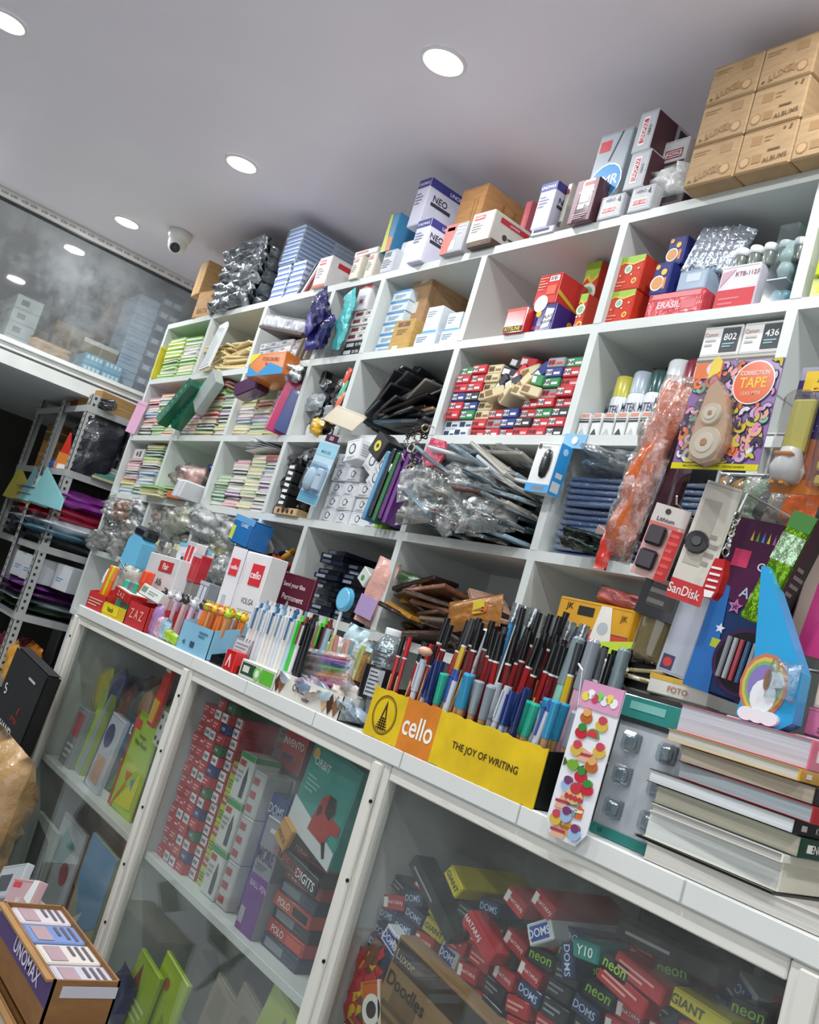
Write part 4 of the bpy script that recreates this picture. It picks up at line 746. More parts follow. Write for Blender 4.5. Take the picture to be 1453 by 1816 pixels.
    m = MB(); m.box(-.066, .066, -.002, 0, -.15, .15, mat('#b9d2e0', 'gloss'), .001); m.box(-.062, .062, -.0032, -.002, .08, .14, mat('#8fc0d4')); m.box(-.062, .062, -.0032, -.002, -.145, -.1, mat('#5f9cb8')); m.text('MOUSE', (0, -.0036, .1), FACE_AX['f'], .014, mat('#44606e')); m.build('backing_card', t)
    m = MB(); m.box(-.04, .04, -.003, -.001, .15, .185, mat('#4a1c34', 'gloss'), .001); m.text('00', (0, -.0036, .168), FACE_AX['f'], .02, mat('#e8c8d4')); m.build('hang_tab', t)
    m = MB(); pr = [(.0001, -.055), (.018, -.052), (.03, -.03), (.032, 0), (.028, .03), (.018, .048), (.0001, .053)]; m.T = Matrix.Translation((-.026, -.012, -.035)) @ Matrix.Diagonal((1, .7, 1, 1)); m.lathe(pr, 20, mat('#d6dce4', 'plastic')); m.build('computer_mouse', t)
    m = MB(); m.T = Matrix.Translation((.034, -.003, -.03)); m.box(-.022, .022, -.024, 0, -.05, .05, mat('#dde4ec', 'plastic'), .004); m.text('2.4G', (0, -.0248, .02), FACE_AX['f'], .01, mat('#5a6470')); m.build('carton_insert', t)
    m = MB(); m.box(-.062, .062, -.036, -.003, -.1, .045, mat('#e4eef4', 'clear'), .012); m.build('blister', t)
    # white boxes with black rings
    a, b = inner(4)
    ring = [('c', 'f', .5, .55, .25, '#2a2b2e'), ('c', 'f', .5, .55, .19, '#dcdee0'), ('p', 'f', [(.6, .5), (.7, .62), (.62, .7)], '#2a2b2e'), ('l', 'f', .2, .08, .8, .2, 2, '#9a9ca2'), ('l', 'r', .15, .2, .85, .8, 5, '#a4a8b0')]
    lab = 'white box with a black ring print, %s column, %s layer, third row'
    for c in range(4):
        for r in range([5, 4, 3, 2][c]):
            me = box_mesh(.085, .09, .047, '#dcdee2', ring)
            tag(put('gadget_box', me, None, (a + .05 + c * .088, .02 + rnd.uniform(0, .01), z + r * .048), (0, 0, rnd.uniform(-.06, .06))), lab % (nth(c + 1), nth(r + 1)), 'box', 'white ring print boxes')
    for i, (cx, cz, ro) in enumerate([(.27, .2, .5), (.33, .145, .6), (.2, .225, -.15), (.38, .18, .75), (.35, .235, .5)]):
        me = box_mesh(.075, .06, .07, '#1c1d20' if i == 4 else '#dfe0e2', [('c', 'f', .5, .5, .25, '#d8c83c'), ('c', 'f', .5, .5, .1, '#1c1d20')] if i == 4 else ring)
        tag(put('gadget_box', me, None, (a + cx, -.02 - .012 * i, z + cz - .03), (0, ro, 0)), ['tilted white ring print box highest in the middle', 'tilted white ring print box lower right', 'white ring print box lying on the left columns', 'tilted white ring print box beside the folders', 'black box with yellow disc tilted over the ring boxes'][i], 'box')
    o = put('small_box', box_mesh(.04, .05, .03, '#a9cf2c', (), 'gloss'), None, (a + .39, -.0, z)); tag(o, 'tiny lime green box at the foot of the blue folder', 'box')
    for i, (c_, lab_) in enumerate([('#5b92b8', 'light blue'), ('#20242c', 'black'), ('#2e6f3c', 'green patterned'), ('#5f2a74', 'purple'), ('#6f3a86', 'plum')]):
        slabthing('folder', '%s file folder standing at the right of the white ring boxes' % lab_, 'folder', (b - .095 + i * .021, .015 + .004 * i, z + .115 + (.01 if i % 2 else 0)), .016, .215, .16, c_, (0, .13, 0))
    # key rings
    q = PY(742, 800, -.03)
    t = thing('keyring_bunch', 'bunch of metal and black key rings hanging from the shelf edge', 'key rings', (q.x, -.03, q.z + .08))
    m = MB(); m.cyl((0, 0, 0), (0, .032, .005), .002, .002, 6, mat('#b8b8b4', 'metal')); m.build('hook', t)
    for i in range(26):
        m = MB(); r = rnd.uniform(.008, .014); x, y_, zz = rnd.uniform(-.045, .04), rnd.uniform(-.03, -.002), rnd.uniform(-.15, -.01)
        mm = mat(rnd.choice(['#b4a890', '#8c8880', '#2a2a2c', '#c8c4b8', '#1e1e20']), 'metal' if i % 3 else 'gloss')
        m.T = Matrix.Translation((x, y_, zz)) @ Euler((rnd.uniform(0, 3), rnd.uniform(0, 3), 0)).to_matrix().to_4x4()
        for k in range(8):
            a0, a1 = k * PI / 4, (k + 1) * PI / 4; m.cyl((r * math.cos(a0), r * math.sin(a0), 0), (r * math.cos(a1), r * math.sin(a1), 0), .0022, .0022, 5, mm, False)
        m.build('ring', t)
    q = PY(776, 803, -.05)
    m = MB(); m.slab([(-.045, -.02), (-.02, -.045), (.03, -.04), (.05, -.01), (.035, .03), (-.03, .04)], -.008, 0, mat('#c23c58', 'crinkle')); m.slab([(-.02, -.02), (.025, -.02), (.02, .012), (-.018, .018)], -.009, -.008, mat('#d9647c', 'gloss'))
    o = m.build('pouch', None, (q.x, -.055, q.z)); tag(o, 'crimson glossy pouch hanging beside the bunch of key rings', 'pouch')
    # bulging clear pouches
    a, b = inner(5); n = 56
    for i in range(n):
        t_ = i / n; col = ['#1f3a44', '#2c4a56', '#a8a498', '#26323a', '#8fa8b8', '#b8b2a4', '#3c5a66', '#6a4038'][i % 8] if t_ < .6 else ['#b8b4a8', '#9c9a90', '#c8ccd0', '#8fa4b0'][i % 4]
        xx = a + .11 + (i % 5) * .078 + rnd.uniform(-.02, .02); zz = z + .022 + (i // 5) * .0185 * (1.1 if i % 5 in (1, 2, 3) else .8)
        slabthing('document_pouch', '%s document pouch in clear film, %s layer of the bulging third row heap' % ({'#a8a498': 'cream', '#b8b2a4': 'cream', '#b8b4a8': 'cream', '#8fa8b8': 'pale blue', '#6a4038': 'brown', '#c8ccd0': 'white', '#9c9a90': 'grey', '#8fa4b0': 'pale blue'}.get(col, 'dark teal'), nth(i // 5 + 1)), 'pouch', (min(xx, b - .11), -.01 + rnd.uniform(0, .09), zz), .18, .011, .13, col, (rnd.uniform(-.3, .1), .12 + rnd.uniform(-.2, .35), rnd.uniform(-.4, .4)), group='document pouches in the third row', film='#e8ecec' if i % 2 else None)
    for i in range(7):
        bag('plastic_bag', 'crumpled clear bag on the heap of document pouches, third row', 'bag', (a + .1 + (i % 4) * .1, -.055, z + .015 + (i // 4) * .08), .17, .11, .05, '#dfe4e2', 'film', (-.3, rnd.uniform(-.4, .7), rnd.uniform(-.4, .4)), i + 50, 'crumpled clear bags in the third row', amp=.45, nx=14, nz=12)
    # hanging mouse box
    p0 = PY(932, 868, -.04); p1 = PY(985, 793, -.04)
    t = thing('mouse_box', 'white and blue hanging box showing a black computer mouse', 'box', (p0.x + .035, -.04, p0.z - .004), (0, .05, .0))
    me = box_mesh(.078, .04, .128, '#e4e4e2', [('r', 'f', 0, 0, 1, .16, '#3f9cd8'), ('r', 'f', .3, .04, .85, .12, '#7a8088'), ('c', 'f', .14, .9, .05, '#4a4c50'), ('l', 'f', .26, .86, .8, .93, 1, '#b8b8b8'), ('r', 'r', 0, 0, 1, 1, '#2c95da'), ('r', 'r', .15, .06, .85, .26, '#d8dadc'), ('r', 'r', .25, .34, .8, .44, '#d8dadc'), ('c', 'r', .5, .86, .07, '#a8d4ee')], 'gloss'); put('carton', me, t)
    m = MB(); m.T = Matrix.Translation((.008, -.003, .072)) @ Matrix.Diagonal((1, .15, 1.55, 1)); m.lathe([(.0001, -.024), (.012, -.021), (.0175, -.008), (.017, .01), (.011, .021), (.0001, .024)], 20, mat('#1a1c20', 'gloss')); m.build('printed_mouse', t)
    m = MB(); m.box(-.0, .075, .038, .04, .128, .165, mat('#7db4d8', 'gloss'), .001); m.cyl((.04, .036, .148), (.04, .037, .148), .01, .01, 12, mat('#f4f4f4')); m.build('hang_tab', t)
    # clear blue disc cases
    a, b = inner(6)
    for s_ in range(2):
        for i in range(13):
            h = .0155; me = ('cd', s_)
            if me not in BOXC:
                q = MB(); q.box(-.1, .1, 0, .16, 0, .0135, mat('#26385c' if s_ else '#4a5f84', 'gloss'), .004); q.box(-.103, .103, -.003, .163, .002, .012, mat('#c8d8ec', 'film'), .005); BOXC[me] = q.mesh('case')  # right stack coloured darker to stand for the shade there
            tag(put('plastic_case', BOXC[me], None, (a + .115 + s_ * .215, .03 + rnd.uniform(-.01, .01), z + i * h), (0, 0, rnd.uniform(-.08, .08))), 'translucent blue plastic case, %s from the bottom, %s stack in the third row' % (nth(i + 1), ['left', 'right'][s_]), 'case', 'translucent blue cases %s stack' % ['left', 'right'][s_])
    bag('plastic_bag', 'cloudy clear bag lying over the blue plastic cases', 'bag', (a + .17, .05, z + 13 * .0155), .28, .07, .12, '#d4dce4', 'film', (0, .08, 0), 61, amp=.5)
    q = PY(1065, 965, -.03)
    o = put('stationery_box', box_mesh(.05, .09, .028, '#a98a88', (), 'gloss'), None, (q.x, -.04, z + .035), (.1, .35, -.3)); tag(o, 'dusty pink small box at the right foot of the blue cases', 'box')
    bag('mesh_pouch', 'dark green sequinned pouch at the foot of the blue cases', 'pouch', (PY(1040, 985, -.03).x, -.05, z), .14, .05, .05, '#26302c', 'foil', (0, .1, 0), 62, amp=.5)
    a, b = inner(7)
    for i in range(8):
        bag('pouch', 'dark goods in shadow behind the hanging packs, third row right', 'pouch', (a + .1 + (i % 4) * .11, .08, z + (i // 4) * .09), .13, .1, .06, ['#2a2c30', '#6a4a3c', '#33405a', '#8a6a4a'][i % 4], 'crinkle', (0, rnd.uniform(-.3, .3), 0), i, 'shadowed pouches third row right')
    # strip of tape labels below: dark edge items
row2()
def row3():
    z = zs(4); rnd = random.Random(51)
    for c in (0, 1, 2):
        a, b = inner(c)
        for i in range(9):
            col = [['#b0a89a', '#c8c4ba', '#b8642c', '#4a5a6a', '#8f959a'], ['#c9bfae', '#d8a69a', '#a8a49a', '#cfd0a0', '#6a7064'], ['#9a9c9e', '#b4b6b8', '#c8c8c8', '#8a8e90', '#d0c840']][c][i % 5]
            bag('plastic_bag', '%s filled bag in the fourth row, %s cubby from the left' % ({'#b8642c': 'orange', '#4a5a6a': 'slate blue', '#d8a69a': 'pinkish', '#d0c840': 'yellow'}.get(col, 'pale'), nth(c + 1)), 'bag', (a + .1 + (i % 3) * .15, .04 + rnd.uniform(-.04, .03), z + (i // 3) * .075), .19, .12, .09, '#e4e8e6', 'film', (rnd.uniform(-.2, .2), rnd.uniform(-.4, .4), rnd.uniform(-.3, .3)), i + c * 10, 'filled bags in the fourth row cubby %s' % nth(c + 1), inner=shade(col, .85), amp=.38, nx=12, nz=12)
    a, b = inner(2)
    o = put('wipes_pack', box_mesh(.16, .08, .1, '#2f74b8', [('r', 'f', 0, .8, 1, 1, '#5a9cd0'), ('r', 'f', .02, .1, .2, .6, '#c8d84a'), ('t', 'f', .6, .72, .12, 'CLASSIC', '#e4eef8')], 'gloss', .01), None, (PY(428, 968, -.05).x, -.07, PY(428, 968, -.05).z), (0, .12, 0)); tag(o, 'bright blue soft pack hanging out of the fourth row', 'pack')
    a, b = inner(3)
    for i in range(24):
        col = ['#7a2430', '#2a2440', '#c8642c', '#8a3a2c', '#1c1a20', '#6a5a8a', '#d8a03c', '#b8302c'][i % 8]
        m = ('mk', col)
        if m not in BOXC:
            q = MB(); q.cyl((-.045, 0, 0), (.03, 0, 0), .011, .011, 10, mat(col, 'gloss')); q.cyl((.03, 0, 0), (.052, 0, 0), .012, .009, 10, mat(shade(col, .6), 'gloss')); BOXC[m] = q.mesh('marker')
        tag(put('marker_pen', BOXC[m], None, (a + .07 + (i % 4) * .045, .03 + (i % 3) * .02, z + .015 + (i // 4) * .03), (rnd.uniform(-.2, .2), rnd.uniform(-.7, .7), rnd.uniform(-.6, .6))), '%s wrapped marker in the tangle of the narrow fourth row cubby' % {'#7a2430': 'maroon', '#2a2440': 'dark violet', '#c8642c': 'orange', '#8a3a2c': 'rust', '#1c1a20': 'black', '#6a5a8a': 'lilac', '#d8a03c': 'amber', '#b8302c': 'red'}[col], 'marker', 'tangled markers in the narrow fourth row cubby')
    a, b = inner(4)
    for s_ in range(3):
        for i in range(13 - s_ * 2):
            me = box_mesh(.12, .14, .0155, ['#171b28', '#1e2434', '#14161c'][(i + s_) % 3], [('r', 'f', .1, .2, .5, .8, '#8a94a4' if i % 2 else '#4a5468')], 'gloss')
            tag(put('toner_box', me, None, (a + .13 + s_ * .125, .05 + s_ * .02 + rnd.uniform(-.012, .012), z + i * .0165), (0, rnd.uniform(-.02, .02), rnd.uniform(-.12, .12))), 'flat navy-black box, %s layer, %s stack in the fourth row' % (nth(i + 1), ['left', 'middle', 'right'][s_]), 'box', 'navy-black boxes fourth row %s' % ['left', 'middle', 'right'][s_])
    q = PY(668, 1030, -.0); bag('pouch', 'tall pale pink pouch with lilac foot leaning on the cubby upright', 'pouch', (q.x, .0, z + .01), .09, .2, .03, '#dba79c', 'crinkle', (0, .15, .2), 8, amp=.2, prints=[(0, .25, .8, .3, '#b49ac8')])
    o = put('gadget_box', box_mesh(.05, .05, .045, '#dfe4dc', [('c', 'f', .5, .4, .2, '#4a9a5a')], 'gloss'), None, (PY(645, 1028, .0).x, -.01, PY(645, 1035, .0).z), (0, .5, 0)); tag(o, 'small white box with green dot stuck among the navy boxes', 'box')
    a, b = inner(5)
    for i in range(34):
        col = ['#3a2824', '#5a463c', '#7a6858', '#2a2220', '#c08a2c', '#8a5a44', '#6a5a50', '#c9a08c'][i % 8]
        xx = a + .1 + (i % 4) * .105; zz = z + .02 + (i // 4) * .017
        slabthing('pencil_pouch', '%s flat pouch in the jumbled fourth row cubby behind the pencils' % {'#c08a2c': 'mustard', '#c9a08c': 'pinkish', '#8a5a44': 'rust', '#7a6858': 'taupe', '#6a5a50': 'taupe'}.get(col, 'dark brown'), 'pouch', (min(xx, b - .1), -.0 + rnd.uniform(0, .12), zz), .17, .013, .1, col, (rnd.uniform(-.3, .1), rnd.uniform(-.35, .4), rnd.uniform(-.5, .5)), 'crinkle', group='flat pouches in the jumbled fourth row cubby')
    bag('pencil_pouch', 'yellow and orange long pouch slanting over the fourth row heap', 'pouch', (PY(850, 1075, -.04).x, -.04, PY(850, 1075, -.04).z - .06), .19, .08, .04, '#9c662c', 'crinkle', (0, -.25, 0), 71, amp=.3, prints=[(.2, .6, .2, .4, '#c9b02c'), (.3, .5, .1, .15, '#d85a2c')])
    bag('plastic_bag', 'green-edged clear packet on the fourth row heap', 'bag', (PY(740, 1045, .05).x, .02, PY(740, 1045, .02).z), .12, .04, .03, '#4a9a3c', 'film', (0, .1, 0), 72, inner='#3c7a34')
    a, b = inner(6)
    p0 = PY(985, 1118, -.0); o = put('storage_box', box_mesh(.19, .12, p0.z - .012 - z, '#4a4038', [('l', 'f', .1, .2, .9, .8, 4, '#6a5c50')]), None, (p0.x + .1, .0, z), (0, 0, .1)); tag(o, 'brown box under the yellow initialled box at the right', 'box')
    o = put('stationery_box', box_mesh(.2, .12, .09, '#d89c1c', [('r', 'f', 0, 0, 1, .32, '#2a2a5a'), ('r', 'f', .5, 0, 1, .3, '#c8402c'), ('t', 'f', .16, .78, .2, 'JK', '#1c1408'), ('r', 'f', .28, .62, .5, .85, '#1c1814'), ('p', 'f', [(.52, .1), (.8, .1), (.72, .95), (.58, .95)], '#e4e0d8'), ('c', 'f', .66, .4, .16, '#b4b8c0'), ('t', 'f', .9, .72, .18, 'JK', '#5a3a10')]), None, (p0.x + .1, -.0, p0.z - .01), (0, -.0, .1)); tag(o, 'yellow box with black initials at the right behind the pencil stand', 'box')
    bag('pouch', 'crumpled pink packet on the yellow initialled box', 'pouch', (p0.x + .14, .04, p0.z + .08), .16, .04, .06, '#b8605c', 'crinkle', (0, .1, 0), 73, amp=.5)
    m = MB(); m.slab([(0, 0), (.13, .03), (.12, .05), (0, .03)], -.02, 0, mat('#c9e24a', 'gloss')); tag(m.build('folder', None, (p0.x + .14, -.02, p0.z - .04)), 'lime green folder edge under the yellow initialled box', 'folder')
row3()
# ================================================================ goods on the counter
def tray(name, label, x0, x1, y0, y1, hf, hb, col, side=None, prints=(), z=CT, kind='paper', cat='tray', inside=None):
    """open card tray: front height hf, back height hb"""
    m = MB(); c = mat(col, kind); s = mat(side or col, kind); t = .0018
    m.box(x0, x1, y0, y1, z, z + t, c); m.box(x0, x1, y0, y0 + t, z + t, z + hf, c); m.box(x0, x1, y1 - t, y1, z + t, z + hb, s)
    for x in (x0, x1 - t):
        v = [(xx, yy, zz) for xx in (x, x + t) for yy, zz in ((y0, z), (y1, z), (y1, z + hb), (y0, z + hf))]
        m.add(v, [(0, 3, 2, 1), (4, 5, 6, 7), (0, 1, 5, 4), (1, 2, 6, 5), (2, 3, 7, 6), (3, 0, 4, 7)], s)
    w = x1 - x0
    o = m.build(name); p = MB(); p.T = Matrix.Translation(((x0 + x1) / 2, y0, z)); pprint(p, w, y1 - y0, hf, prints)
    if p.v: p.build('printed_front', o)
    return tag(o, label, cat)
PENC = {}
def pen_mesh(kind, c1, c2='#111111', L=.145):
    k = (kind, c1, c2, L)
    if k in PENC: return PENC[k]
    m = MB(); g = 'gloss'
    if kind == 'pencil':        # hexagonal, dipped black end with a white ring
        m.cyl((0, 0, 0), (0, 0, L * .78), .0038, .0038, 6, mat(c1, g), smooth=False); m.cyl((0, 0, L * .78), (0, 0, L * .795), .004, .004, 8, mat('#f0f0f0', g)); m.cyl((0, 0, L * .795), (0, 0, L), .0042, .0042, 8, mat(c2, g))
        m.cyl((0, 0, -.012), (0, 0, 0), .0008, .0036, 6, mat('#d8b48a')); m.box(-.0012, .0012, -.0041, -.0036, L * .3, L * .6, mat('#d8b060'))
    elif kind == 'brushtip':    # cap downwards painted end, raw timber below
        m.cyl((0, 0, 0), (0, 0, L * .62), .0028, .0055, 10, mat('#b98e62')); m.cyl((0, 0, L * .62), (0, 0, L * .98), .0062, .0075, 10, mat(c1, g)); m.cyl((0, 0, L * .98), (0, 0, L), .0075, .0068, 10, mat(shade(c1, 1.25), g))
    elif kind == 'ball':        # retractable ball pen with clip and button
        m.cyl((0, 0, .012), (0, 0, L * .88), .0052, .0055, 12, mat(c1, g)); m.cyl((0, 0, 0), (0, 0, .012), .0015, .0052, 12, mat(c2, g)); m.cyl((0, 0, L * .88), (0, 0, L * .93), .0056, .005, 12, mat(c2, g)); m.cyl((0, 0, L * .93), (0, 0, L), .003, .003, 8, mat(c2, g))
        m.box(-.0018, .0018, -.0085, -.0065, L * .62, L * .92, mat(c2, g), .0005); m.box(-.0018, .0018, -.0085, -.004, L * .9, L * .92, mat(c2, g))
    elif kind == 'capped':      # clear barrel with coloured cap
        m.cyl((0, 0, .01), (0, 0, L * .65), .0048, .0048, 10, mat(c1, g)); m.cyl((0, 0, 0), (0, 0, .01), .001, .0046, 10, mat('#c8c8cc', 'metal')); m.cyl((0, 0, L * .62), (0, 0, L), .0062, .0058, 12, mat(c2, g)); m.box(-.0015, .0015, -.0085, -.0068, L * .66, L * .95, mat(c2, g))
    elif kind == 'marker':
        m.cyl((0, 0, 0), (0, 0, L * .7), .0075, .0075, 12, mat(c1, g)); m.cyl((0, 0, L * .7), (0, 0, L), .0085, .0075, 12, mat(c2, g)); m.cyl((0, 0, L), (0, 0, L + .003), .0075, .004, 12, mat(c2, g))
    elif kind == 'toy':         # pen topped with a round head
        m.cyl((0, 0, 0), (0, 0, L * .72), .006, .006, 12, mat(c1, 'gloss')); r = .011
        m.lathe([(r * math.sin(PI * k_ / 8) + .0001, L * .72 + r - r * math.cos(PI * k_ / 8)) for k_ in range(9)], 12, mat(c2, g))
        for s in (-1, 1): m.lathe([(.0001, L * .72 + r * 1.9), (.004, L * .72 + r * 2.1), (.0001, L * .72 + r * 2.6)], 8, mat(c2, g), (s * .0075, 0))
        m.box(-.004, -.002, -.0112, -.009, L * .72 + r, L * .72 + r + .003, mat('#1a1a1a')); m.box(.002, .004, -.0112, -.009, L * .72 + r, L * .72 + r + .003, mat('#1a1a1a'))
    elif kind == 'feather':     # pencil under a crumpled film end
        m.cyl((0, 0, 0), (0, 0, L * .88), .004, .004, 6, mat(c1, g)); m.cyl((0, 0, L * .88), (0, 0, L), .0055, .0075, 8, mat('#c9ced2', 'foil'))
    PENC[k] = m.mesh(kind); return PENC[k]
def pen(kind, c1, c2, L, label, cat, loc, rot=(0, 0, 0), group=None, name=None):
    return tag(put(name or {'pencil': 'pencil', 'marker': 'highlighter'}.get(kind, 'pen'), pen_mesh(kind, c1, c2, L), None, loc, rot), label, cat, group)
def counter_goods():
    rnd = random.Random(61)
    # ---- left end: highlighter trays
    X = lambda u, v, y=-.47: PY(u, v, y).x
    xa, xb, xc, xd = X(157, 1082), X(186, 1095), X(226, 1112), X(262, 1126)
    tray('display_tray', 'red card tray of highlighters at the left end of the counter', xa, xb + .0, -.485, -.36, .055, .09, '#c42a28', None, [('l', 'f', .1, .2, .9, .7, 3, '#e8b0a0')])
    tray('display_tray', 'yellow and red card tray of mint highlighters, second on the counter', xb + .004, xc, -.488, -.36, .04, .06, '#d8b41c', '#c42a28', [('r', 'f', 0, .2, .7, .9, '#e0cc1c'), ('t', 'f', .35, .55, .4, 'Vansh', '#3a2a10')])
    tray('display_tray', 'red card tray with white card top, third on the counter', xc + .004, xd, -.488, -.35, .07, .09, '#b8282c', None, [('t', 'f', .5, .55, .4, 'Z A Z', '#e8a890')])
    hl = [('#f07a1c', '#f07a1c'), ('#d8e02c', '#c8dc30'), ('#f07a1c', '#f08a4c'), ('#f0503c', '#f0503c'), ('#f0603c', '#f0703c'), ('#f0503c', '#f0503c'), ('#f0583c', '#f0583c')]
    for i, (c1, c2) in enumerate(hl):
        pen('marker', c1, c2, .15 if i < 3 else .13, '%s highlighter, %s from left in the red card tray' % (['orange', 'lime yellow', 'orange', 'coral', 'coral', 'coral', 'coral'][i], nth(i + 1)), 'highlighter', (xa + .022 + i * .024 if i < 3 else xa + .03 + i * .022, -.46 if i < 3 else -.375, CT + .003 + (0 if i < 3 else .035)), (0, .22, 0), 'highlighters in the red tray')
    for i, c in enumerate(['#3fc49c', '#46c8a4', '#7a7f86', '#8a8f98', '#3fb890']):
        pen('marker', c, shade(c, .9), .12, '%s highlighter standing in the yellow and red tray' % ('grey' if i in (2, 3) else 'mint green'), 'highlighter', (xb + .02 + i * .022, -.455, CT + .003), (0, .18, 0), 'highlighters in the yellow tray')
    o = put('eraser_box', box_mesh(.13, .07, .035, '#dfe2dc', [('r', 'f', .05, .3, .3, .8, '#6f8a7a'), ('r', 't', .05, .1, .95, .4, '#5f8a70'), ('l', 'f', .4, .3, .9, .7, 2, '#8a9a90')], 'gloss'), None, (xc + .05, -.46, CT + .092), (-.25, .1, .1)); tag(o, 'white and green flat pack lying on the third red tray', 'pack')
    o = put('card_box', box_mesh(.12, .06, .03, '#b8302c', [('r', 't', .05, .05, .95, .95, '#e8e4e0'), ('t', 'f', .5, .5, .5, 'Z A Z', '#e8b0a0')], 'gloss'), None, (xb + .1, -.482, CT + .062), (0, .1, .05)); tag(o, 'red box with a white top resting across the first two trays', 'box')
    # blue flask and white bottle
    q = PY(222, 1015, -.3)
    m = MB(); m.slab([(-.05, 0), (.05, 0), (.055, .03), (.045, .115), (.025, .135), (-.03, .135), (-.05, .11)], -.03, .03, mat('#6fb8dc', 'gloss')); o = m.build('pencil_case', None, (q.x, -.28, CT + .145), (0, .12, .2)); tag(o, 'light blue bottle-shaped case with a black lid at the counter left end', 'bottle')
    m = MB(); m.box(-.035, .045, -.034, .034, .13, .17, mat('#1c2028', 'gloss'), .01); m.build('lid', o)
    s = MB(); s.box(-.05, .05, -.03, .04, 0, .144, mat('#7a756c', 'dirty'), .004); s.box(-.045, .045, -.032, -.03, .02, .12, mat('#a8a094')); tag(s.build('storage_box', None, (q.x, -.28, CT), (0, 0, .2)), 'dull grey box under the light blue bottle-shaped case', 'box')
    q = PY(190, 1045, -.33); m = MB(); m.lathe([(.0001, 0), (.024, 0), (.026, .01), (.026, .1), (.02, .13), (.012, .14), (.0001, .142)], 20, mat('#d8dce4', 'plastic')); m.lathe([(.0265, .03), (.0265, .08)], 20, mat('#9aa4b4')); tag(m.build('bottle', None, (X(178, 1070, -.33), -.325, CT + .0)), 'white rounded bottle behind the highlighters at the left end', 'bottle')
    for i in range(5):
        bag('card_pack', 'clear packet of small goods stacked at the far left of the counter', 'packet', (max(X(160, 1060, -.25), CX[0] + .05) + (i % 2) * .04, -.24 - (i % 3) * .03, CT + (i // 2) * .06), .09, .09, .04, ['#b8b0a0', '#c49a5c', '#d8d4cc', '#8a8478', '#cfd0ce'][i], 'crinkle', (0, rnd.uniform(-.2, .3), rnd.uniform(-.3, .3)), i, 'packets at the far left of the counter', amp=.3)
    # goods filling between the shelves and the front row, left half
    cols = ['#c8ccd0', '#b8b4ac', '#8f9498', '#d8c8c8', '#2c2e34', '#c89a4c', '#a8b4bc', '#b06a5c']
    for i in range(34):
        x = -3.0 + (i % 17) * .066 + rnd.uniform(-.02, .02); r = i // 17
        bag('sachet', 'hanging-strip sachet among the crowded packets behind the counter trays', 'sachet', (x, -.13 - r * .06, CT + r * .0), .075, .13 + rnd.uniform(0, .08) - r * .03, .02, cols[(i * 5) % 8], 'crinkle' if i % 3 else 'foil', (rnd.uniform(-.1, .1), rnd.uniform(-.25, .25), rnd.uniform(-.5, .5)), i, 'sachets crowding the counter behind the trays', amp=.25, nx=6, nz=8)
    # upright sticks in the left clutter
    for i in range(9):
        q = PY(262 + i * 9, 1000, -.2); m = MB(); m.box(-.007, .007, -.002, .002, 0, .17, mat(['#d8d4a0', '#dfe0dc', '#b8b094', '#c8c0a8'][i % 4], 'gloss'), .001); m.box(-.007, .007, -.0024, -.002, .12, .15, mat('#8a8a80')); tag(m.build('ruler', None, (q.x, -.2 + (i % 2) * .012, CT + .12), (0, .12 + .05 * (i % 3), .2)), '%s ruler standing upright behind the pen display box' % ['pale yellow', 'white', 'buff', 'cream'][i % 4], 'ruler', 'rulers behind the display box')
    o = MB().box(-.15, .15, -.02, .03, 0, .119, mat('#6a6660', 'paper'), .002).box(-.13, .13, -.022, -.02, .02, .1, mat('#8a857c')).build('storage_box', None, (PY(295, 1000, -.2).x, -.2, CT)); tag(o, 'grey card box holding the rulers behind the pen display box', 'box')
    # pen display box with a header
    p0 = PY(258, 1042, -.34); p1 = PY(330, 955, -.34); w = (p1.x - p0.x) * 1.35; hz = PY(258, 945, -.34).z - CT
    t = thing('pen_display_box', 'white pen display box with pale blue rim and red logo panel', 'display box', (p0.x - .05, -.34, CT), (0, 0, 0))
    m = MB(); m.box(0, w, 0, .1, 0, hz * .8, mat('#dadcde', 'gloss'), .002); m.build('carton', t)
    m = MB(); m.slab([(0, hz * .3), (w, hz * .3), (w + .01, hz * .97), (w * .5, hz * 1.02), (0, hz)], .09, .1, mat('#e2e2e4', 'gloss')); m.slab([(0, hz * .97), (w * .5, hz * .99), (w + .01, hz * .94), (w + .01, hz * .98), (w * .5, hz * 1.03), (0, hz * 1.01)], .088, .09, mat('#6fb4d4'))
    m.build('header_card', t)
    m = MB(); m.box(w * .42, w * .85, -.002, 0, hz * .62, hz * .74, mat('#c02c2c')); m.text('Flair', (w * .635, -.0025, hz * .68), FACE_AX['f'], hz * .07, mat('#ffffff')); m.text('Alfa', (w * .55, -.001, hz * .5), FACE_AX['f'], hz * .08, mat('#5a4a48')); m.box(w * .1, w * .4, -.0012, 0, hz * .3, hz * .36, mat('#b83a6a')); m.build('printed_panel', t)
    # small clear boxes of lipstick-like pens
    for i, (u, v, cc, c2, lab) in enumerate([(330, 1010, '#2a2c34', '#d8dce0', 'clear box with dark upright bars beside the display box'), (343, 990, '#c83038', '#e8e4e4', 'small white box with a red top above the clear box'), (352, 1012, '#b82c34', '#c02c38', 'small dark red box behind the clear boxes'), (365, 1062, '#c8d0d8', '#8a929a', 'clear capsule pack standing behind the orange pens'), (318, 1062, '#3a444c', '#d8a04c', 'small box with grey and amber panels behind the toy pens')]):
        q = PY(u, v, -.28)
        o = put('stationery_box', box_mesh(.055, .04, .09, c2, [('r', 'f', .1, .1, .42, .85, cc), ('r', 'f', .55, .1, .88, .85, cc), ('r', 'f', 0, .88, 1, 1, '#b8bcc4')], 'gloss'), None, (q.x, -.3, max(CT + .002, q.z - .04)), (0, .06, .1)); tag(o, lab, 'box')
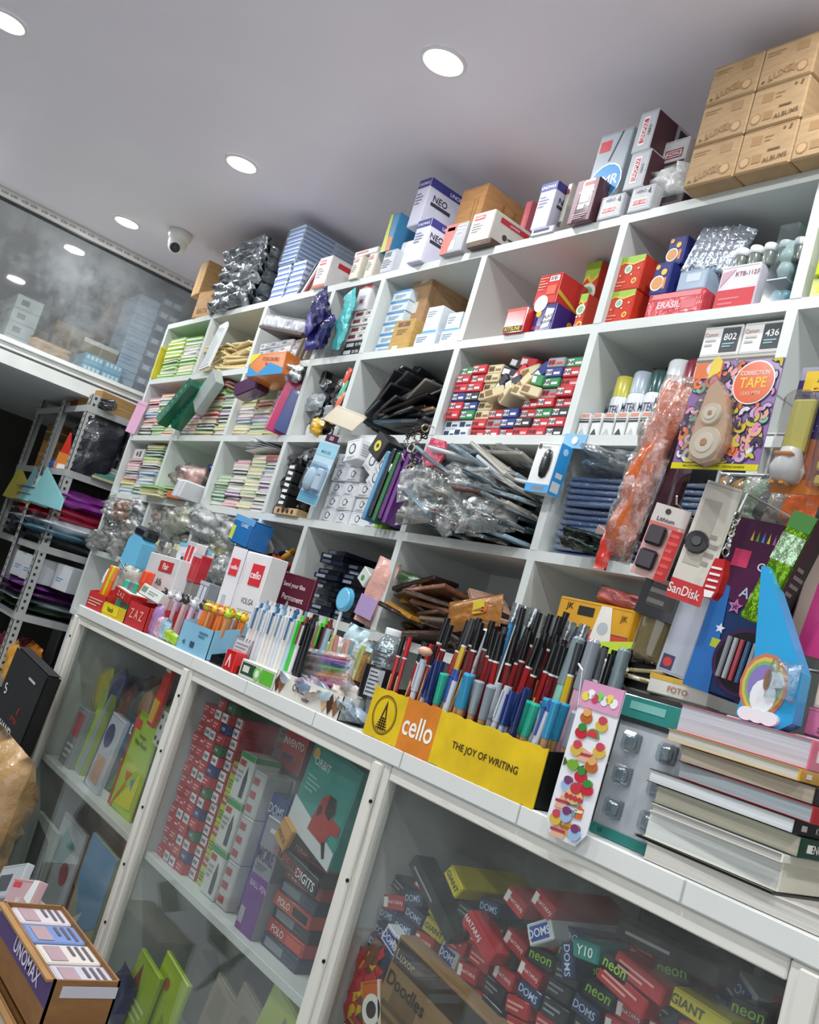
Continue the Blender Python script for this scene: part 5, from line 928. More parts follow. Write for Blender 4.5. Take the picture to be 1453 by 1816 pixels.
        if q.z - .04 > CT + .03:
            o = put('storage_box', box_mesh(.05, .035, q.z - .042 - CT, '#8f8c88', [('l', 'f', .2, .2, .8, .8, 3, '#6a6866')]), None, (q.x, -.297, CT)); tag(o, 'plain grey box propping the %s' % lab, 'box')
    # pink and lilac toy pens
    for i in range(10):
        u = 272 + i * 7.2; q = PY(u, 1100, -.42)
        pen('toy', ['#d8b8c8', '#c8a8c8', '#d8b4a8', '#b8a0cc'][i % 4], '#e4e4e6' if i % 3 else '#2a2a2e', .15, 'slender pastel pen with a little animal head, in the counter row', 'pen', (q.x, -.42 + (i % 2) * .02, CT + .002), (0, .1 + rnd.uniform(-.05, .05), 0), 'pastel animal head pens')
    for i in range(5):
        bag('sachet', '%s sachet of animal erasers at the front edge of the counter' % ['lilac', 'pink', 'clear blue', 'lime', 'lime'][i], 'sachet', (X(268 + i * 11, 1125, -.47), -.47, CT), .05, [.09, .06, .06, .035, .03][i], .02, ['#a884b8', '#d8a4b4', '#a4c4d4', '#a8c83c', '#9cc030'][i], 'crinkle', (0, .1, 0), i + 30, 'eraser sachets at the counter edge', amp=.3, nx=6, nz=6)
    # pale blue tray with orange pens
    x0, x1 = X(321, 1150, -.47), X(376, 1168, -.47)
    tray('display_tray', 'pale blue card tray of orange pens with coloured animal tops', x0, x1, -.487, -.37, .075, .11, '#8fc3de', None, [('t', 'f', .22, .3, .16, '40', '#2c4a6a'), ('r', 'f', .42, .2, .55, .4, '#2c4a6a'), ('l', 'f', .6, .6, .9, .85, 2, '#4a7a9c')], kind='gloss')
    for i in range(14):
        pen('toy', ['#f0842c', '#e87a2c', '#d89a5c', '#c8642c'][i % 4], ['#f0a01c', '#b8dc2c', '#f0842c', '#f0c01c', '#f07a6c'][i % 5], .155, 'orange barrelled pen with a bright animal top in the blue tray', 'pen', (x0 + .018 + (i % 7) * .026, -.46 + (i // 7) * .05, CT + .003), (0, .1 + rnd.uniform(-.06, .06), rnd.uniform(-.5, .5)), 'orange animal top pens')
    # grey packed pen set and black tray with white pens
    x0, x1 = X(384, 1172, -.47), X(536, 1225, -.47)
    tray('display_tray', 'long black tray holding a row of white and pale pens', x0, x1, -.488, -.33, .02, .07, '#16181b', None, (), kind='gloss')
    q = X(405, 1160, -.48)
    o = put('pen_pack', box_mesh(.1, .03, .085, '#9a9ea4', [('r', 'f', .15, .4, .85, .85, '#c4c8cc'), ('l', 'f', .2, .5, .8, .8, 3, '#8a8e94'), ('p', 'f', [(0, 0), (.2, 0), (.5, .25), (.5, .3), (0, .1)], '#6a6e74')], 'gloss', .01), None, (q + .025, -.47, CT + .003), (-.1, 0, 0)); tag(o, 'grey moulded pack with a pale label in the black tray', 'pack')
    wc = ['#e8e8e6', '#dfe0e2', '#e4e0d8', '#d8dce4', '#e8e4dc']
    for i in range(34):
        r = i % 2; k = i // 2; u = (x0 + .09 + k * .0165) if r == 0 else (x0 + .02 + k * .019)
        if u > x1 - .01: continue
        c = wc[i % 5] if k < 12 else ['#1c1c20', '#3cc83c', '#17181b', '#e8e8e8', '#b8d8e4'][i % 5]
        c2 = ['#e0e2e6', '#2b6a9c', '#d8dce0', '#6f9ab8', '#e4e4e4'][(i * 3) % 5] if k < 12 else ['#1c1c20', '#56d83c', '#2c2c30', '#7a2a2a', '#cfd0d4'][i % 5]
        if r: c = ['#e4e4e6', '#3c7a9c', '#d8a07c', '#1c1e24', '#a8ccd8', '#dcdcde'][k % 6]
        pen('ball', c, c2, .165 if r == 0 else .175, '%s retractable pen, %s from left, %s row of the black tray' % ('white' if (c in wc) else 'coloured', nth(k + 1), ['front', 'rear'][r]), 'pen', (u, -.455 + r * .06, CT + .004), (.03, .06 + rnd.uniform(-.02, .02), 0), 'pens in the black tray').scale = (1.35, 1.35, 1.04)
    # tall white header box
    p = PY(428, 1045, -.34)
    x0 = PY(425, 990, -.33).x; zt = PY(430, 975, -.33).z; hh = PY(500, 1005, -.33).x - x0
    t = thing('pen_display_box', 'tall white display box with two square red logos behind the white pens', 'display box', (x0 + .035, -.33, CT), (0, 0, .1))
    w = .125; hz = zt - CT
    m = MB(); m.box(0, w, 0, .06, 0, hz, mat('#e2dfe0', 'gloss'), .002); m.box(.004, w - .004, -.001, 0, .004, hz - .004, mat('#e6e3e4', 'gloss')); m.build('carton', t)
    m = MB(); m.box(w * .42, w * .88, -.003, -.001, hz * .7, hz * .9, mat('#cc2230')); m.text('cello', (w * .65, -.0035, hz * .8), FACE_AX['f'], hz * .07, mat('#ffffff'), 0, w * .4); m.text('VOLGA', (w * .6, -.0015, hz * .55), FACE_AX['f'], hz * .055, mat('#5a5c64'), 0, w * .5)
    for k in range(6): m.box(w * .3, w * (.9 - .1 * (k % 3)), -.0018, -.001, hz * (.46 - k * .035), hz * (.47 - k * .035), mat('#b0acb0'))
    m.build('printed_panel', t)
    m = MB(); m.T = Matrix.Rotation(.9, 4, 'Z'); m.box(-.04, 0, -.002, 0, .0, hz * 1.01, mat('#dcd9dc', 'gloss')); m.box(-.034, -.01, -.004, -.002, hz * .74, hz * .9, mat('#cc2230')); m.text('cello', (-.022, -.0045, hz * .82), FACE_AX['f'], hz * .04, mat('#ffffff'), 0, .02); m.box(-.03, -.02, -.004, -.002, hz * .1, hz * .55, mat('#b8bcc4')); m.build('side_flap', t)
    # maroon placard
    q = PY(512, 1072, -.2)
    t = put('placard', box_mesh(.17, .012, .17, '#5c1c30', [('t', 'f', .5, .8, .1, 'Send your files', '#e8d0d8'), ('t', 'f', .55, .6, .1, 'Permanent', '#e8d0d8'), ('l', 'f', .4, .3, .95, .5, 2, '#e8d0d8'), ('r', 'f', 0, 0, 1, .2, '#3c4a68'), ('p', 'f', [(.3, .3), (.45, .55), (.6, .25)], '#e4d4dc')], 'gloss'), None, (q.x + .0, -.2, CT + .11), (0, .02, .1)); tag(t, 'maroon placard with white lettering behind the row of pens', 'placard')
    o = put('storage_box', box_mesh(.17, .05, .108, '#a8a69c', [('l', 'f', .1, .2, .9, .8, 4, '#84827a')]), None, (q.x + .0, -.205, CT)); tag(o, 'pale box propping up the maroon placard', 'box')
    # coloured cards, pink pens, disc, packs in the gap left of the bottle
    for i in range(6):
        q = PY(548 + i * 8, 1085, -.22); m = MB(); m.box(-.012, .012, 0, .004, 0, .05, mat(['#e8e4dc', '#f0a01c', '#3c9cc0', '#7ab82c', '#e8e4dc', '#8a2c3c'][i], 'gloss'), .001); m.box(-.006, .006, -.001, 0, .015, .035, mat(['#2c2c30', '#e8e0c8'][i % 2])); tag(m.build('sharpener', None, (q.x, -.22, CT + .13), (0, .1, 0)), '%s sharpener card, %s in the row under the navy boxes' % (['white', 'orange', 'blue', 'green', 'white', 'maroon'][i], nth(i + 1)), 'sharpener')
    o = MB().box(-.13, .13, 0, .07, 0, .129, mat('#c8ccc4', 'gloss'), .003).box(-.12, .12, -.002, 0, .02, .1, mat('#b4c8a8')).build('display_box', None, (PY(572, 1090, -.22).x, -.23, CT)); tag(o, 'pale green box carrying the row of sharpeners', 'box')
    q = PY(609, 1062, -.24); m = MB(); m.cyl((0, 0, 0), (0, .012, 0), .031, .031, 28, mat('#5cb4dc', 'gloss')); m.cyl((0, -.002, 0), (0, 0, 0), .025, .027, 28, mat('#7cc8e8', 'gloss')); m.cyl((0, .006, -.16), (0, .006, -.028), .004, .004, 8, mat('#e0e4e8', 'plastic')); tag(m.build('hand_mirror', None, (q.x, -.24, q.z)), 'round sky blue hand mirror standing left of the water bottle', 'mirror')
    for i in range(12):
        q = PY(560 + (i % 6) * 16, 1120, -.26)
        pen('capped', ['#e4c8bc', '#d8b0b4', '#b8d4dc', '#e4e0a8'][i % 4], ['#d89a90', '#e0b4a8', '#8cbcd0', '#c8c87c'][i % 4], .15, 'pastel pen in the cluster left of the water bottle', 'pen', (q.x, -.28 + (i // 6) * .03, CT + .002), (rnd.uniform(-.1, .1), rnd.uniform(-.1, .25), 0), 'pastel pens left of the water bottle')
    for i in range(5):
        bag('sachet', 'clear blue packet standing behind the water bottle', 'sachet', (X(625 + i * 9, 1120, -.15), -.15, CT + .02), .08, .17 - .02 * i, .03, ['#b8d0d8', '#c8d8dc', '#9cc0cc', '#d8dcd0', '#c8b89c'][i], 'crinkle', (0, .15, .2), i + 80, 'clear blue packets behind the bottle', amp=.3)
    # red card, white and green box, chocolate tray
    x0, x1 = X(392, 1192, -.49), X(418, 1200, -.49)
    o = put('tape_pack', box_mesh(.062, .03, .05, '#d42428', [('p', 'f', [(.25, .2), (.45, .8), (.55, .8), (.75, .2), (.65, .2), (.5, .6), (.35, .2)], '#f4dcdc'), ('r', 'l', 0, 0, 1, 1, '#e4e0e0')], 'gloss'), None, (x0 + .035, -.497, CT), (0, 0, -.1)); tag(o, 'small bright red pack with a white letter at the counter edge', 'pack')
    x1, x2, x3 = X(424, 1205, -.49), X(488, 1225, -.49), X(606, 1272, -.49)
    o = put('snack_box', box_mesh(x2 - x1 - .004, .06, .042, '#e2e0d8', [('r', 'f', .05, .2, .45, .85, '#1f4a2c'), ('r', 'f', .1, .35, .28, .7, '#e0dcd0'), ('r', 'f', .62, .12, .97, .85, '#5cb82c'), ('c', 'f', .52, .5, .38, '#8ac86a'), ('c', 'f', .52, .5, .2, '#e8f0e0')], 'gloss'), None, ((x1 + x2) / 2, -.498, CT)); tag(o, 'white box with green panels lying at the counter edge', 'box')
    br = '#4a2a1c'
    tray('wafer_tray', 'open white tray lettered for chocolate wafers, full of clear packets', x2, x3, -.498, -.39, .048, .05, '#e4dfd4', None, [('t', 'f', .45, .55, .3, 'Chocolate', br), ('t', 'f', .52, .25, .2, 'wafer', br)] + [('p', 'f', [(a, .05), (a + .05, .5), (a, .95), (a - .05, .5)], [br, '#8a5c3c', '#d8b890'][k % 3]) for k, a in enumerate((.06, .12, .78, .86, .94))], kind='gloss')
    for i in range(12):
        bag('sachet', 'pastel clear packet lying in the chocolate lettered tray', 'sachet', (x2 + .04 + (i % 6) * .045, -.46 + (i // 6) * .035, CT + .012), .09, .05, .022, ['#cfd8e4', '#b8a4b8', '#7a8ea4', '#d8c8bc', '#c8e0e8', '#a8b8c8'][i % 6], 'crinkle', (.9 + rnd.uniform(-.3, .3), rnd.uniform(-.4, .4), rnd.uniform(-.8, .8)), i, 'clear packets in the chocolate tray', amp=.35, nx=6, nz=6)
    # lying clear pack of bright pens
    q = PY(555, 1172, -.44)
    t = thing('felt_pen_pack', 'clear pack of black-capped felt pens with rainbow bodies lying on the tray', 'pen pack', (q.x - .10, -.43, CT + .065), (0, -.1, .12))
    cs = ['#e83c8c', '#f05c9c', '#f08a3c', '#f0c83c', '#5cb84c', '#3c6ad8', '#a86ac8', '#d86a5c']
    for i, c in enumerate(cs):
        m = MB(); zz = (i - 3.5) * .0085; m.cyl((0, 0, 0), (.055, 0, 0), .0055, .0055, 8, mat('#2a2e34', 'gloss')); m.cyl((.055, 0, 0), (.1, 0, 0), .0052, .0052, 8, mat(['#b88a8c', '#8a90b8'][i % 2], 'gloss')); m.cyl((.1, 0, 0), (.185, 0, 0), .0055, .003, 8, mat(c, 'gloss')); m.build('felt_pen', t, (0, (i % 2) * .009, zz))
    m = MB(); m.box(-.01, .2, -.008, .018, -.04, .04, mat('#e8eef0', 'film'), .008); m.build('film', t)
    for i in range(6):
        bag('sachet', 'small clear packet under the rainbow pen pack, right of the pens', 'sachet', (X(545 + i * 13, 1200, -.4), -.36 + (i % 2) * .02, CT), .07, .06 + (i % 3) * .01, .03, ['#c8b8b0', '#3a2c2c', '#d86a4c', '#a88c78', '#d8d4d0', '#5c544c'][i], 'crinkle', (rnd.uniform(-.4, .1), rnd.uniform(-.5, .5), 0), i + 90, 'small packets under the rainbow pen pack', amp=.3)
    # water bottle
    q = PY(625, 1272, -.43); h = PY(672, 1108, -.43).z - CT
    t = thing('water_bottle', 'clear bottle with black and white printed label left of the yellow pen box', 'bottle', (q.x + .045, -.425, CT))
    m = MB(); r = .034
    m.lathe([(.0001, .004), (r * .7, 0), (r, .008), (r * .95, .02), (r, .035), (r * .97, .05), (r, .06), (r, h * .62), (r * 1.02, h * .66), (r * .9, h * .74), (r * .98, h * .78), (r * .6, h * .88), (.014, h * .92), (.014, h * .95)], 24, mat('#dfe8ea', 'clear')); m.build('bottle_body', t)
    m = MB(); m.lathe([(r * .86, h * .64), (r * .8, h * .7), (r * .88, h * .76), (r * .5, h * .86)], 16, mat('#b8c0c4', 'foil')); m.build('crinkled_neck', t)
    m = MB(); m.lathe([(.016, h * .93), (.0165, h * .99), (.015, h), (.0001, h)], 20, mat('#d8dce0', 'plastic')); m.build('cap', t)
    m = MB(); m.lathe([(r * 1.03, .055), (r * 1.03, h * .6)], 24, mat('#1a1b22', 'gloss'))
    n = 10; a0 = -1.35
    v = [(r * 1.045 * math.cos(a0 + i * .1), r * 1.045 * math.sin(a0 + i * .1), z) for z in (.062, h * .58) for i in range(n)]; m.add(v, [(i, i + 1, n + i + 1, n + i) for i in range(n - 1)], mat('#b8bcc0', 'gloss'), True)
    for k in range(11):
        v = [(r * 1.055 * math.cos(a0 + .06 + i * .09), r * 1.055 * math.sin(a0 + .06 + i * .09), .068 + k * h * .04 + d) for d in (0, .0028) for i in range(n - 2 - k % 3)]; nn = n - 2 - k % 3
        m.add(v, [(i, i + 1, nn + i + 1, nn + i) for i in range(nn - 1)], mat('#3a3c42'), True)
    m.build('printed_label', t)
    for i in range(7):
        m = MB(); a = i * .9; m.cyl((.018 * math.cos(a), .018 * math.sin(a), .008), (.018 * math.cos(a + .5), .018 * math.sin(a + .5), .054), .005, .005, 8, mat(['#8a2430', '#26262a', '#b8404c', '#c8c8cc'][i % 4], 'gloss')); m.build('stick_inside', t)
    # ---- yellow pen box
    a = PY(646, 1300, -.495); b = PY(936, 1421, -.495); tl = PY(668, 1216, -.495)
    x0, x1 = a.x + .0, b.x + .018; w = x1 - x0; y0 = -.497; D = .25; hf = .09; hb = .12
    t = thing('pen_stand', 'worn yellow and orange cardboard pen stand lettered in brown, packed with pencils', 'pen stand', (x0, y0, CT))
    rr = random.Random(5); yl, og = mat('#e0bc14', 'dirty'), mat('#d97f24', 'dirty')
    def ragged(u0, u1, n, mm):
        pts = [(w * (u0 + (u1 - u0) * i / n), (-.002 + rr.uniform(-.002, .003)) * 1) for i in range(n + 1)] + [(w * (u1 - (u1 - u0) * i / n), hf + rr.uniform(-.002, .002)) for i in range(n + 1)]
        MBt.slab(pts, -.003, -.001, mm)
    MBt = MB(); ragged(0, .23, 9, yl); MBt.build('printed_panel', t)
    MBt = MB(); ragged(.23, .44, 8, og); MBt.build('printed_panel', t)
    MBt = MB(); ragged(.44, 1.0, 22, yl); MBt.build('printed_panel', t)
    m = MB(); k = mat('#121212', 'paper')
    m.box(0, w, -.001, .001, 0, hf - .003, k); m.box(0, w, .001, D, 0, .002, k); m.box(0, w, D - .002, D, .002, hb, k)
    for x in (0, w - .002): m.add([(xx, yy, zz) for xx in (x, x + .002) for yy, zz in ((0, 0), (D, 0), (D, hb), (0, hf - .003))], [(0, 3, 2, 1), (4, 5, 6, 7), (0, 1, 5, 4), (1, 2, 6, 5), (2, 3, 7, 6), (3, 0, 4, 7)], k)
    m.box(w * .5 - .001, w * .5 + .001, .002, D - .002, .002, hf - .01, k)
    m.build('tray', t)
    m = MB(); bm_ = mat('#3a2410'); fx = FACE_AX['f']
    m.text('cello', (w * .335, -.0038, hf * .5), fx, hf * .42, mat('#f4efe4'), 0, w * .185)
    m.text('THE JOY OF WRITING', (w * .72, -.0038, hf * .46), fx, hf * .17, bm_, 0, w * .46)
    cx, cz, R0 = w * .11, hf * .5, hf * .4
    for R1, R2 in ((R0, R0 * .95), (R0 * .9, R0 * .87)):
        n = 28; v = [(cx + R * math.cos(2 * PI * i / n), -.0036, cz + R * math.sin(2 * PI * i / n)) for R in (R1, R2) for i in range(n)]; m.add(v, [(i, (i + 1) % n, n + (i + 1) % n, n + i) for i in range(n)], bm_)
    m.slab([(cx - R0 * .22, cz - R0 * .1), (cx, cz + R0 * .72), (cx + R0 * .22, cz - R0 * .1), (cx + R0 * .12, cz - R0 * .1), (cx, cz + R0 * .4), (cx - R0 * .12, cz - R0 * .1)], -.0038, -.003, bm_)
    for i in range(5): m.slab([(cx - R0 * (.25 + .05 * i), cz - R0 * (.2 + .13 * i)), (cx + R0 * (.25 + .05 * i), cz - R0 * (.2 + .13 * i)), (cx + R0 * (.25 + .05 * i), cz - R0 * (.14 + .13 * i)), (cx - R0 * (.25 + .05 * i), cz - R0 * (.14 + .13 * i))], -.0038, -.003, bm_)
    for s_ in (-1, 0, 1): m.slab([(cx + s_ * R0 * .18 - .001, cz - R0 * .8), (cx + s_ * R0 * .18 + .001, cz - R0 * .8), (cx + s_ * R0 * .18 + .001, cz - R0 * .12), (cx + s_ * R0 * .18 - .001, cz - R0 * .12)], -.0038, -.003, bm_)
    m.build('printed_lettering', t)
    # pens: five rows from front to back
    red, dr = '#a81c24', '#7a1820'
    rows = []
    for r in range(6):
        n = 18
        for i in range(n):
            u = (i + .5 + (r % 2) * .4) / (n + .5); x = x0 + w * u * .97 + .004; y = y0 + .016 + r * .037; lean = (rnd.uniform(-.07, .07), rnd.uniform(-.05, .07) + .03, 0)
            if r >= 2:
                j = (i * 7 + r * 3) % 12
                if u < .2 and r > 3: k, c1, c2, L, nm_ = 'pencil', '#b81c28', '#c8242c', .165, 'red'
                elif .2 < u < .33 and r > 3: k, c1, c2, L, nm_ = 'feather', ['#1c1c20', '#3c8ac0', '#17181b'][i % 3], '', .205, ['black', 'blue', 'black'][i % 3]
                elif .33 < u < .55 and r > 3: k, c1, c2, L, nm_ = 'feather' if r == 5 else 'pencil', ['#1c1c20', '#5a1c20'][i % 2], '#15151a', .2, 'black'
                elif j == 3: k, c1, c2, L, nm_ = 'pencil', '#e0b81c', '#3a3c42', .17, 'yellow'
                elif j == 5 and u > .5: k, c1, c2, L, nm_ = 'pencil', '#e0702c', '#5a5c62', .172, 'orange'
                elif j == 8 and u > .7: k, c1, c2, L, nm_ = 'marker', '#8cc8b4', '#7a8c90', .175, 'mint'
                elif j == 10 and u > .7: k, c1, c2, L, nm_ = 'marker', '#d8a4b8', '#8a9098', .175, 'pink'
                elif j == 6 and r == 3: k, c1, c2, L, nm_ = 'marker', '#e4e6e8', '#d8dade', .16, 'white'
                else: k, c1, c2, L, nm_ = 'pencil', [red, dr, red, '#6a1418'][j % 4], '#141416', .155 + .008 * (r - 2) + rnd.uniform(0, .012), 'dark red and black'
                z = CT + .006
            else:
                j = (i * 5 + r) % 9
                if u < .17: k, c1, c2, L, nm_ = 'pencil', '#b01c26', '#b82028' if i % 2 else '#16161a', .15, 'red'
                elif j in (0, 4): k, c1, c2, L, nm_ = 'brushtip', '#2c8cb4', '', .125, 'turquoise'
                elif j in (1, 5): k, c1, c2, L, nm_ = 'brushtip', '#8a949c', '', .12, 'grey'
                elif j == 2: k, c1, c2, L, nm_ = 'capped', '#b8c4d4', '#24387c', .12, 'blue capped'
                elif j == 3: k, c1, c2, L, nm_ = 'brushtip', '#1fa084', '', .115, 'green'
                elif j == 6: k, c1, c2, L, nm_ = 'capped', '#d4dae0', '#c4ccd6', .125, 'clear'
                elif j == 7: k, c1, c2, L, nm_ = 'capped', '#2a3a70', '#1f2c64', .13, 'navy'
                else: k, c1, c2, L, nm_ = 'ball', '#d8dce4', '#3c58a8', .125, 'white and blue'
                z = CT + .006; lean = (rnd.uniform(-.02, .1), rnd.uniform(-.03, .1) + .04, 0)
            pen(k, c1, c2, L * 1.0, '%s %s, %s row of the yellow pen stand, %s from left' % (nm_, 'pencil' if k in ('pencil', 'feather') else 'pen', nth(r + 1), nth(i + 1)), 'pencil' if k in ('pencil', 'feather') else 'pen', (x, y, z), lean, 'pens in the yellow cardboard stand', 'pencil' if k in ('pencil', 'feather') else 'pen').scale = (1.45 if r > 1 else 1.12, 1.45 if r > 1 else 1.12, 1.5 if r > 1 else 1.25)
    pen('pencil', red, '#141416', .175, 'tall dark red pencil sticking up above all others in the yellow stand', 'pencil', (x0 + w * .5, y0 + .17, CT + .09), (0, .12, 0), 'pens in the yellow cardboard stand').scale = (1.4, 1.4, 1.3)
    q = PY(765, 1160, -.47); m = MB(); m.lathe([(.0001, -.008), (.012, -.004), (.014, .003), (.008, .009), (.0001, .01)], 14, mat('#d8a48c', 'plastic')); tag(m.build('eraser', None, (q.x, -.485, q.z)), 'pink rounded eraser wedged between the brush tips', 'eraser')
    # ---- black stand right of the pen box with sticker sheet and blister card
    m = MB(); m.box(0, .075, 0, .1, 0, .1, mat('#101010', 'paper'), .003); m.box(.004, .071, -.001, 0, .004, .09, mat('#161616')); tag(m.build('display_box', None, (x1 + .012, -.46, CT)), 'plain black box propping up the sticker sheet', 'box')
    ST = PY(1083, 1218, -.505); SB = PY(1000, 1490, -.505)
    t = thing('sticker_sheet', 'white sheet of puffy food stickers with a pink header hanging at the counter edge', 'sticker sheet', ((PY(962, 1455, -.51).x + PY(1048, 1500, -.51).x) / 2, -.512, SB.z + .0), (-.02, .0, 0))
    hw = (PY(1120, 1230, -.505).x - PY(1046, 1215, -.505).x) / 2; hh = ST.z - SB.z
    m = MB(); m.slab([(-hw, .02), (-hw + .015, 0), (hw - .015, 0), (hw, .02), (hw, hh), (-hw, hh)], -.0015, 0, mat('#e8e8ec', 'gloss')); m.build('backing_sheet', t)
    m = MB(); m.slab([(-hw, hh * .83), (hw, hh * .83), (hw, hh), (-hw, hh)], -.0035, -.0016, mat('#dd9cc0', 'gloss'))
    for i in range(7): m.cyl((-hw * .7 + hw * .23 * i, -.0045, hh * (.9 + .02 * (i % 2))), (-hw * .7 + hw * .23 * i, -.0035, hh * (.9 + .02 * (i % 2))), .007, .007, 10, mat(['#e8d84c', '#f0f0e8', '#c83c5c', '#8ac86a', '#e8e8f0'][i % 5]))
    m.build('header', t)
    m = MB(); m.cyl((-hw, -.002, hh * .82), (-hw - .008, -.004, hh + .012), .0018, .0018, 6, mat('#e8e8e8', 'metal')); m.cyl((-hw - .008, -.004, hh + .012), (-hw - .02, -.003, hh + .02), .0018, .0018, 6, mat('#e8e8e8', 'metal')); m.build('wire', t)
    kinds = [(-.5, .78, 'bun'), (.45, .76, 'cup'), (-.55, .68, 'berry'), (.1, .66, 'melon'), (.7, .6, 'cup'), (-.55, .57, 'cup'), (-.05, .54, 'slice'), (.5, .5, 'bun'), (-.5, .46, 'sweet'), (.1, .42, 'berry'), (-.5, .34, 'bowl'), (.05, .3, 'cake'), (.6, .36, 'berry'), (-.5, .22, 'slice'), (.5, .2, 'stick'), (-.1, .16, 'bowl'), (-.6, .12, 'cup'), (.15, .08, 'bread'), (.6, .08, 'bowl'), (-.35, .045, 'slice'), (.0, .2, 'tag')]
    P = {'bun': ('#b8642c', '#e0a868'), 'cup': ('#d8b44c', '#c8485c'), 'berry': ('#c8283c', '#3c8a3c'), 'melon': ('#d03c44', '#5a9c4c'), 'slice': ('#e0b090', '#b03c54'), 'sweet': ('#7aa83c', '#4a6a2c'), 'bowl': ('#9cb8d8', '#7a3c6a'), 'cake': ('#e4c078', '#c03c4c'), 'stick': ('#d8682c', '#e8e0d0'), 'bread': ('#d89a3c', '#a8682c'), 'tag': ('#8a9898', '#c8c8c8')}
    for i, (sx, sz, kd) in enumerate(kinds):
        m = MB(); cx, cz = sx * hw * .85, sz * hh; yo = i * .00012; r = .0135 if kd in ('cake',) else .0098; A, B = mat(P[kd][0], 'gloss'), mat(P[kd][1], 'gloss')
        def ell(x, z, a, b, mm, y, n=12, a0=0, a1=2 * PI):
            pts = [(x + a * math.cos(a0 + (a1 - a0) * k_ / n), z + b * math.sin(a0 + (a1 - a0) * k_ / n)) for k_ in range(n if a1 - a0 > 6 else n + 1)]; m.slab(pts, -.0016 - y - yo, -.0016, mm)
        if kd in ('melon',): ell(cx, cz, r * 1.3, r * 1.3, B, .0015, 10, 0, PI); ell(cx, cz + .001, r, r, A, .002, 10, 0, PI)
        elif kd in ('slice', 'bread', 'tag', 'stick'):
            g = 1.4 if kd != 'stick' else .7; m.slab([(cx - r * g, cz - r), (cx + r * g, cz - r * .8), (cx + r * g, cz + r * .6), (cx - r * .4 * g, cz + r)], -.0032, -.0016, A); m.slab([(cx - r * g, cz - r * .2), (cx + r * g, cz), (cx + r * g, cz + r * .4), (cx - r * g, cz + r * .2)], -.0038, -.0032, B)
        elif kd == 'sweet': ell(cx, cz, r * 1.1, r * .8, A, .002); m.slab([(cx - r * 2, cz + r * .7), (cx - r, cz), (cx - r * 1.9, cz - r * .5)], -.003, -.0016, B); m.slab([(cx + r * 2, cz - r * .7), (cx + r, cz), (cx + r * 1.9, cz + r * .5)], -.003, -.0016, B)
        else:
            ell(cx, cz - r * .3, r * 1.15, r * .85, A, .002); ell(cx, cz + r * .5, r * .75, r * .6, B, .0028)
            if kd == 'cake': [ell(cx + (k_ - 1.5) * r * .6, cz - r * .5, r * .3, r * .3, B, .003, 8) for k_ in range(4)]
        m.build('puffy_sticker', t)
    # blister card of clear gems
    p0 = PY(1062, 1452, -.455); p1 = PY(1150, 1478, -.455); ph = PY(1120, 1222, -.49).z - p0.z; w2 = .125
    t = thing('gem_blister_card', 'grey blister card of clear square gems under a teal header', 'blister card', (p0.x + .0, -.468, CT + .001), (-.03, .0, 0)); ph = .19
    m = MB(); m.box(0, w2, 0, .002, 0, ph * .86, mat('#b4b8bc', 'gloss'), .001); m.build('backing_card', t)
    m = MB(); m.box(-.002, w2 + .002, -.003, .003, ph * .86, ph * 1.06, mat('#2f7f78', 'gloss'), .001); m.box(w2 * .1, w2 * .6, -.0038, -.003, ph * .96, ph * 1.02, mat('#7ab4ac', 'gloss')); m.box(-.002, w2 + .002, -.0036, -.003, ph * .86, ph * .895, mat('#14201e')); m.build('header', t)
    m = MB(); m.box(-.001, w2 + .001, -.0032, -.0005, .0, .014, mat('#2f7f78', 'gloss')); m.text('03', (w2 * .15, -.0036, .007), FACE_AX['f'], .006, mat('#123c38')); m.build('footer', t)
    for r in range(3):
        for c in range(2):
            m = MB(); cx, cz = w2 * (.27 + .5 * c), ph * (.22 + .25 * r); g = mat('#c4ccd0', 'foil'); s_ = .013
            m.box(cx - s_, cx + s_, -.004, 0, cz - s_, cz + s_, mat('#75797c', 'gloss'), .003); m.box(cx - s_ * .7, cx + s_ * .7, -.013, -.004, cz - s_ * .7, cz + s_ * .7, g, .004); m.build('gem', t)
            m = MB(); m.box(cx - s_ * 1.1, cx + s_ * 1.1, -.016, -.0005, cz - s_ * 1.1, cz + s_ * 1.1, mat('#e4ecf0', 'clear'), .005); m.build('blister', t)
    # ---- book stack
    specs = [  # x0, x1, thickness, page colour, spine colour, spine text
        (-.72, -.42, .022, '#d8d4cc', '#c9c6bf', ''), (-.80, -.60, .003, '#2a2826', '#2a2826', ''), (-.79, -.60, .034, '#dfe2dc', '#e8e4d4', ''), (-.785, -.595, .010, '#b8b4b0', '#ece8dc', ''), (-.79, -.585, .024, '#c9c4b0', '#123c2c', 'ENGLISH'),
        (-.80, -.59, .017, '#dfe2e2', '#17171c', 'K'), (-.765, -.575, .02, '#a4aeb2', '#b02c34', ''), (-.765, -.58, .021, '#b4a894', '#241c20', 'IQ'), (-.79, -.60, .015, '#cfcabc', '#dba23c', 'U'), (-.785, -.60, .036, '#c8c6d0', '#e0708a', 'arihant')]
    z = CT + .001; specs = [(a_ - .02, b_ - .015, *r_) for a_, b_, *r_ in specs]
